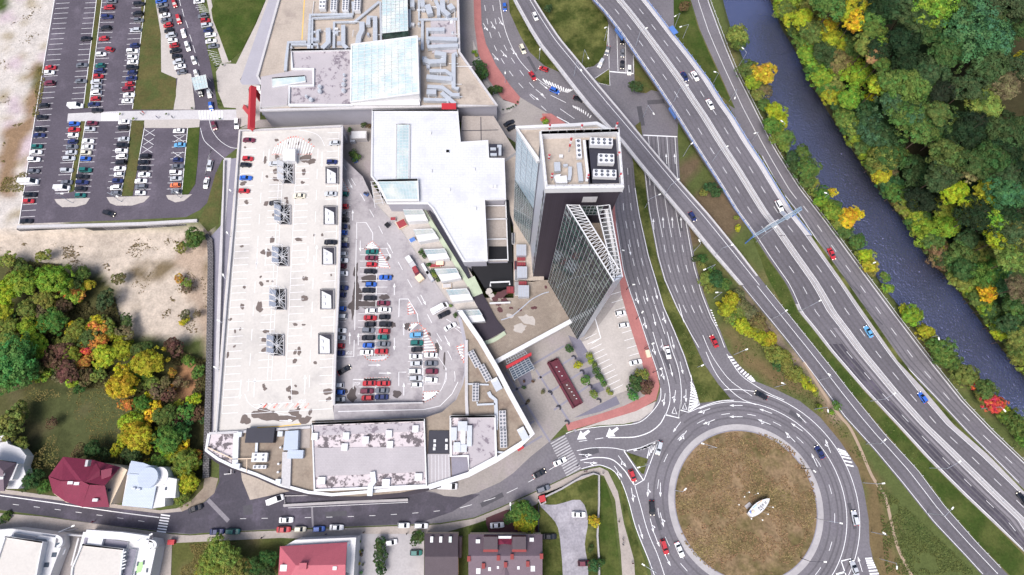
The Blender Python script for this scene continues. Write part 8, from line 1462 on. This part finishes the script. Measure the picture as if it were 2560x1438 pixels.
plants(R['d'], 3.994, [(1530, 330, 34, 'dg'), (1570, 370, 34, 'g'), (1540, 395, 26, 'dg'), (1640, 45, 26, 'dg'), (1690, 60, 26, 'mr'), (1490, 100, 20, 'G'), (1880, 545, 22, 'dg')], 'in the yard between garage and white hall', 'yard shrubs', True, 'shrub')
plants(TB_, 4.794, [(95, 1365, 12, 'lg'), (650, 1365, 12, 'g'), (255, 1425, 14, 'lg'), (960, 1300, 12, 'dg'), (1237, 795, 12, 'dg'), (1325, 775, 12, 'dg'), (1240, 970, 10, 'dg'), (1258, 1085, 10, 'dg'), (1275, 1210, 12, 'dg'), (1275, 1255, 12, 'dg'), (1290, 1425, 12, 'g')], 'potted beside the car park entrance', 'small shrubs at the car park entrance', True, 'shrub', z=.12)
plants(R['s'], 3.994, [(1790, 640, 30, 'lg'), (1915, 680, 26, 'lg'), (1960, 610, 40, 'g'), (1760, 490, 30, 'og')], 'on the verge above the roundabout', 'shrubs above the roundabout', True, 'shrub')

# ---------------------------------------------------------------- low growth nobody could count
def proj_y(x, y):
    v = [ax[i]*x+ay[i]*y+nn[i]*CAMH for i in range(3)]; return CY-F*v[1]/-v[2]
def scatter(name, polys, n, zf, size, col, label, cat, hmax=.5, patch=.0, ps=.06):
    V = []; Fc = []; Cc = []; rs = random.Random(name+label); k = 0
    for poly, share in polys:
        pw = [P(*p) for p in poly]; x0, x1 = min(p.x for p in pw), max(p.x for p in pw); y0, y1 = min(p.y for p in pw), max(p.y for p in pw)
        m = int(n*share); X = np.array([rs.uniform(x0, x1) for _ in range(m*3)]); Y = np.array([rs.uniform(y0, y1) for _ in range(m*3)])
        ok = inpoly(X, Y, [(p.x, p.y) for p in pw]); k = 0
        for x, y in zip(X[ok], Y[ok]):
            q = noise.noise(Vector((x*ps, y*ps, 3.3)))+.5*noise.noise(Vector((x*ps*3, y*ps*3, 1)))
            if q < patch: continue
            k += 1
            if k > m: break
            z = zf(x, y)+rs.uniform(.02, hmax)*(1 if patch <= 0 else min(1, (q-patch)*3+.2)); a = rs.random()*6.28; s = size*rs.uniform(.5, 1.3); c, d = math.cos(a)*s, math.sin(a)*s; t1, t2 = rs.uniform(-.5, .5)*s, rs.uniform(-.5, .5)*s
            o = len(V); V += [(x-c, y-d, z-t1), (x+d*.6, y-c*.6, z-t2), (x+c, y+d, z+t1), (x-d*.6, y+c*.6, z+t2)]; Fc.append((o, o+1, o+2, o+3)); u = (min(1, max(0, .5+q*.6+rs.uniform(-.2, .2))), rs.uniform(.15, .9), 0, 1); Cc += [u]*4
    me = bpy.data.meshes.new(name); me.from_pydata(V, [], Fc); a = me.color_attributes.new('tint', 'FLOAT_COLOR', 'POINT'); a.data.foreach_set('color', np.array(Cc, np.float32).ravel()); me.materials.append(M['leaves'])
    return tag(link(name, me, None, col), label, cat, None, 'stuff')
rv = [P(*p) for p in RIVR]; ryy = [p.y for p in rv][::-1]; rxx = [p.x for p in rv][::-1]
def zslope(x, y): return min(14, max(0, (x-np.interp(y, ryy, rxx)-3)*.16))
FOR = [(x+8, y) for x, y in RIVR]+[(2700, 980), (2700, -60)]
scatter('undergrowth', [(FOR, 1)], 26000, zslope, .75, (.03, .05, .018), 'dark undergrowth on the floor of the wood across the river', 'undergrowth', 1.6)
scatter('undergrowth', [([(-40, 640), (130, 655), (200, 660), (260, 700), (300, 830), (330, 900), (420, 870), (512, 900), (510, 1190), (400, 1215), (330, 1160), (290, 1170), (320, 1060), (300, 970), (60, 960), (-40, 960)], 1)], 24000, lambda x, y: -3.1, .5, (.085, .075, .03), 'brown green scrub between the trees left of the garage', 'undergrowth', 1.1)
scatter('dry_grass', [([(60, 960), (300, 960), (320, 1060), (300, 1190), (60, 1170)], .3), ([(430, 1362), (695, 1352), (690, 1450), (430, 1450)], .35), ([(0, 480), (10, 320), (80, 300), (95, 160), (118, 165), (100, 280), (60, 480)], .35)], 9000, lambda x, y: (-3.1 if x < -60 and 0 < y < 32 and x > -150 and y < 30 else 0), .28, (.17, .14, .05), 'dry tufted grass on the garden lots', 'grass', .25)
scatter('weeds', [([(140, 660), (230, 590), (500, 590), (515, 880), (420, 880), (300, 820), (250, 690)], .6), ([(-30, 600), (300, 605), (450, 590), (150, 640), (-30, 640)], .2), ([(-30, 0), (110, 20), (60, 300), (-30, 480)], .2)], 5000, lambda x, y: -3.05 if y > -60 and proj_y(x, y) > 575 else .0, .3, (.16, .11, .06), 'patches of dry weeds on the pale earth', 'weeds', .35, .28, .12)
scatter('grass', [(list(zip([p[0]+4 for p in ER], [p[1] for p in ER]))+[(x-6, y) for x, y in RIVL[::-1]], 1)], 9000, lambda x, y: -.1, .4, (.09, .12, .035), 'rough grass along the near river bank', 'grass', .4)
# ---------------------------------------------------------------- painted words and smaller site things
def word(txt, T_, X, Y, d, size, z, root=None):
    cu = bpy.data.curves.new('lettering', 'FONT'); cu.body = txt; cu.size = size*.42; cu.align_x = 'CENTER'; cu.align_y = 'CENTER'
    o = bpy.data.objects.new('tmp', cu); me = bpy.data.meshes.new_from_object(o); bpy.data.objects.remove(o)
    a = P(*T_(X, Y), z); b = P(*[q+w*10 for q, w in zip(T_(X, Y), d)], z); me.materials.clear(); me.materials.append(M['paint_white'])
    t = link('lettering', me); t.location = a; t.scale = (1, 1.6, 1); t.rotation_euler.z = math.atan2((b-a).y, (b-a).x)
    if root: t.parent = root; t.matrix_parent_inverse = Matrix.Translation(root.location).inverted()
    return t
word('STOP', R['e'], 1490, 1125, (-1, 0), 2.2, ZL+.035, gar); word('STOP', R['f'], 1567, 160, (1, 0), 2.2, ZL+.035, gar); word('STOP', R['f'], 1020, 330, (-1, 0), 2.4, ZU+.035, gar)
def clutter(name, cat, label, x, y, z, wx, wy, h, m, top, rz=0, group=None):
    t = thing(name, label, cat, P(x, y, z), math.radians(rz), group); MB().box((0, 0, 0), wx, wy, h).build('body', M[m], t); MB().box((0, 0, h), wx*.9, wy*.9, .18).build('cover', M[top], t); return t
GY = 'stores and stalls around the mall yard'
for a in [('yard_shed', 'shed', 'white roofed shed in the yard between garage and white hall', 901, 346, .1, 6.2, 3.4, 2.6, 'concrete', 'white_metal', 2), ('generator_box', 'generator', 'grey generator box beside the white yard shed', 884, 352, .1, 2, 3, 1.8, 'grey_metal', 'duct_metal', 5), ('waste_container', 'container', 'bright blue waste container in the yard bend', 889, 403, .1, 1.6, 1.6, 1.3, 'blue_metal', 'blue_metal', 20), ('waste_container', 'container', 'second blue container on the terrace edge by the steel frame', 916, 487, ZL+.3, 1, 1.6, 1.2, 'blue_metal', 'dark_metal', 60),
    ('market_stall', 'market stall', 'white topped stall, northernmost of the stall row by the lower deck', 1024, 652, ZL+.35, 3, 2, 1.6, 'concrete', 'white_metal', -55), ('market_stall', 'market stall', 'pale stall with litter, second of the stall row by the lower deck', 1031, 662, ZL+.35, 3, 2, 1.4, 'grey_metal', 'concrete_light', -55), ('market_stall', 'market stall', 'crimson stall, third of the stall row by the lower deck', 1038, 674, ZL+.35, 4, 1.6, 1.3, 'pallet_red', 'pallet_red', -60), ('market_stall', 'market stall', 'dark crimson stall, fourth of the stall row by the lower deck', 1043, 684, ZL+.35, 3, 1.8, 1.2, 'pallet_red', 'red_bench', -60), ('market_stall', 'market stall', 'tan stall, southernmost of the stall row by the lower deck', 1050, 697, ZL+.35, 2.6, 2.4, 1.3, 'tan_wall', 'tan_wall', -50),
    ('market_stall', 'market stall', 'narrow white stall, north end of the inner stall row', 1064, 675, ZL+.35, 5, 1.1, 1.2, 'concrete', 'white_metal', -60), ('market_stall', 'market stall', 'narrow grey stall, south end of the inner stall row', 1075, 692, ZL+.35, 4.5, 1.2, 1.2, 'grey_metal', 'concrete_light', -58),
    ('picnic_table', 'table', 'red brown wooden table between the third and fourth pavilions', 1100, 660, ZL+.35, 3, 1.6, .8, 'pallet_red', 'tan_wall', 0), ('picnic_table', 'table', 'longer wooden table just below the third pavilion', 1088, 666, ZL+.35, 4, 1.2, .7, 'tan_wall', 'pallet_red', 3), ('picnic_table', 'table', 'wooden table below the fourth pavilion', 1118, 716, ZL+.35, 3.2, 1.6, .7, 'tan_wall', 'concrete_light', 3), ('timber_pile', 'pile', 'red and tan timber pile at the north terrace end', 1005, 562, ZL+.35, 3.4, 3, .9, 'tan_wall', 'pallet_red', 30), ('red_counter', 'counter', 'dark red counter beside the timber pile', 984, 550, ZL+.35, 2, 1.2, 1.0, 'concrete_light', 'pallet_red', 0), ('covered_grill', 'grill', 'dark round covered grill below the red counter', 969, 564, ZL+.35, 1.6, 1.6, .9, 'dark_metal', 'black', 45), ('parked_scooter', 'scooter', 'white and blue scooter cluster below the second pavilion', 1032, 602, ZL+.35, 2.2, 1.6, .9, 'white_metal', 'blue_metal', 30)]:
    clutter(*a, group=GY)
for i, (x, y) in enumerate([(960, 545), (968, 583), (1028, 708), (1066, 702), (1078, 712), (958, 800), (1040, 660), (1060, 690)]):
    pass
mb = MB()
for k in range(7): mb.tube(P(926+k*2.2, 455+k*9, ZL+.4), P(948+k*2.2, 452+k*9, ZL+4.2), .12, n=5)
mb.tube(P(928, 455, ZL+3), P(938, 520, ZL+3), .12, n=5); mb.tube(P(942, 452, ZL+4.2), P(958, 512, ZL+4.2), .12, n=5)
tag(mb.build('steel_trellis', M['white_metal']), 'white steel trellis frame at the west tip of the white hall', 'trellis')

# roof clutter between the big ducts, one part each
rs = random.Random(11)
for k in range(44):
    X, Y = [(rs.uniform(1900, 2350), rs.uniform(680, 1380)), (rs.uniform(400, 1330), rs.uniform(240, 630)), (rs.uniform(1720, 2340), rs.uniform(10, 640))][k % 3]
    a = P(*c7(X, Y), ZN)
    if k % 2: part(MB().box(a, rs.uniform(.6, 1.6), rs.uniform(.6, 1.8), rs.uniform(.6, 1.6), rs.choice((0, .1, 1.5))), 'plant_box', rs.choice(('white_metal', 'duct_metal', 'grey_metal')), nm)
    else:
        b = a+Vector((rs.uniform(3, 8), 0, 0)) if k % 4 else a+Vector((0, rs.uniform(3, 8), 0)); u = Vector((0, 0, rs.uniform(.6, 1.8))); part(MB().tube(a+u, b+u, .14, n=6), 'pipe', rs.choice(('white_metal', 'duct_metal')), nm)
isl = [(1864+176*math.cos(a*.2), 1262+184*math.sin(a*.2)) for a in range(32)]
scatter('dry_grass', [(isl, 1)], 9000, lambda x, y: .16, .3, (.24, .16, .085), 'dry brown tufted grass on the roundabout island', 'grass', .12, -.15, .12)
VG = [([(2190, 1200), (2330, 1330), (2440, 1436), (2215, 1436)], .35), ([(1890, 640), (1960, 760), (2130, 975), (2290, 1160), (2440, 1340), (2445, 1340), (2300, 1140), (2150, 970), (2000, 790), (1930, 680)], .25), ([(1650, 700), (1700, 830), (1745, 960), (1755, 1000), (1820, 995), (1750, 900), (1680, 760)], .15), ([(1800, 830), (1850, 905), (1940, 965), (2060, 1035), (2140, 1150), (2180, 1170), (2060, 1000), (1900, 830)], .25)]
scatter('grass', VG, 9000, lambda x, y: .12, .25, (.1, .12, .035), 'tufted grass on the verges beside the slip road', 'grass', .12, -.2, .12)
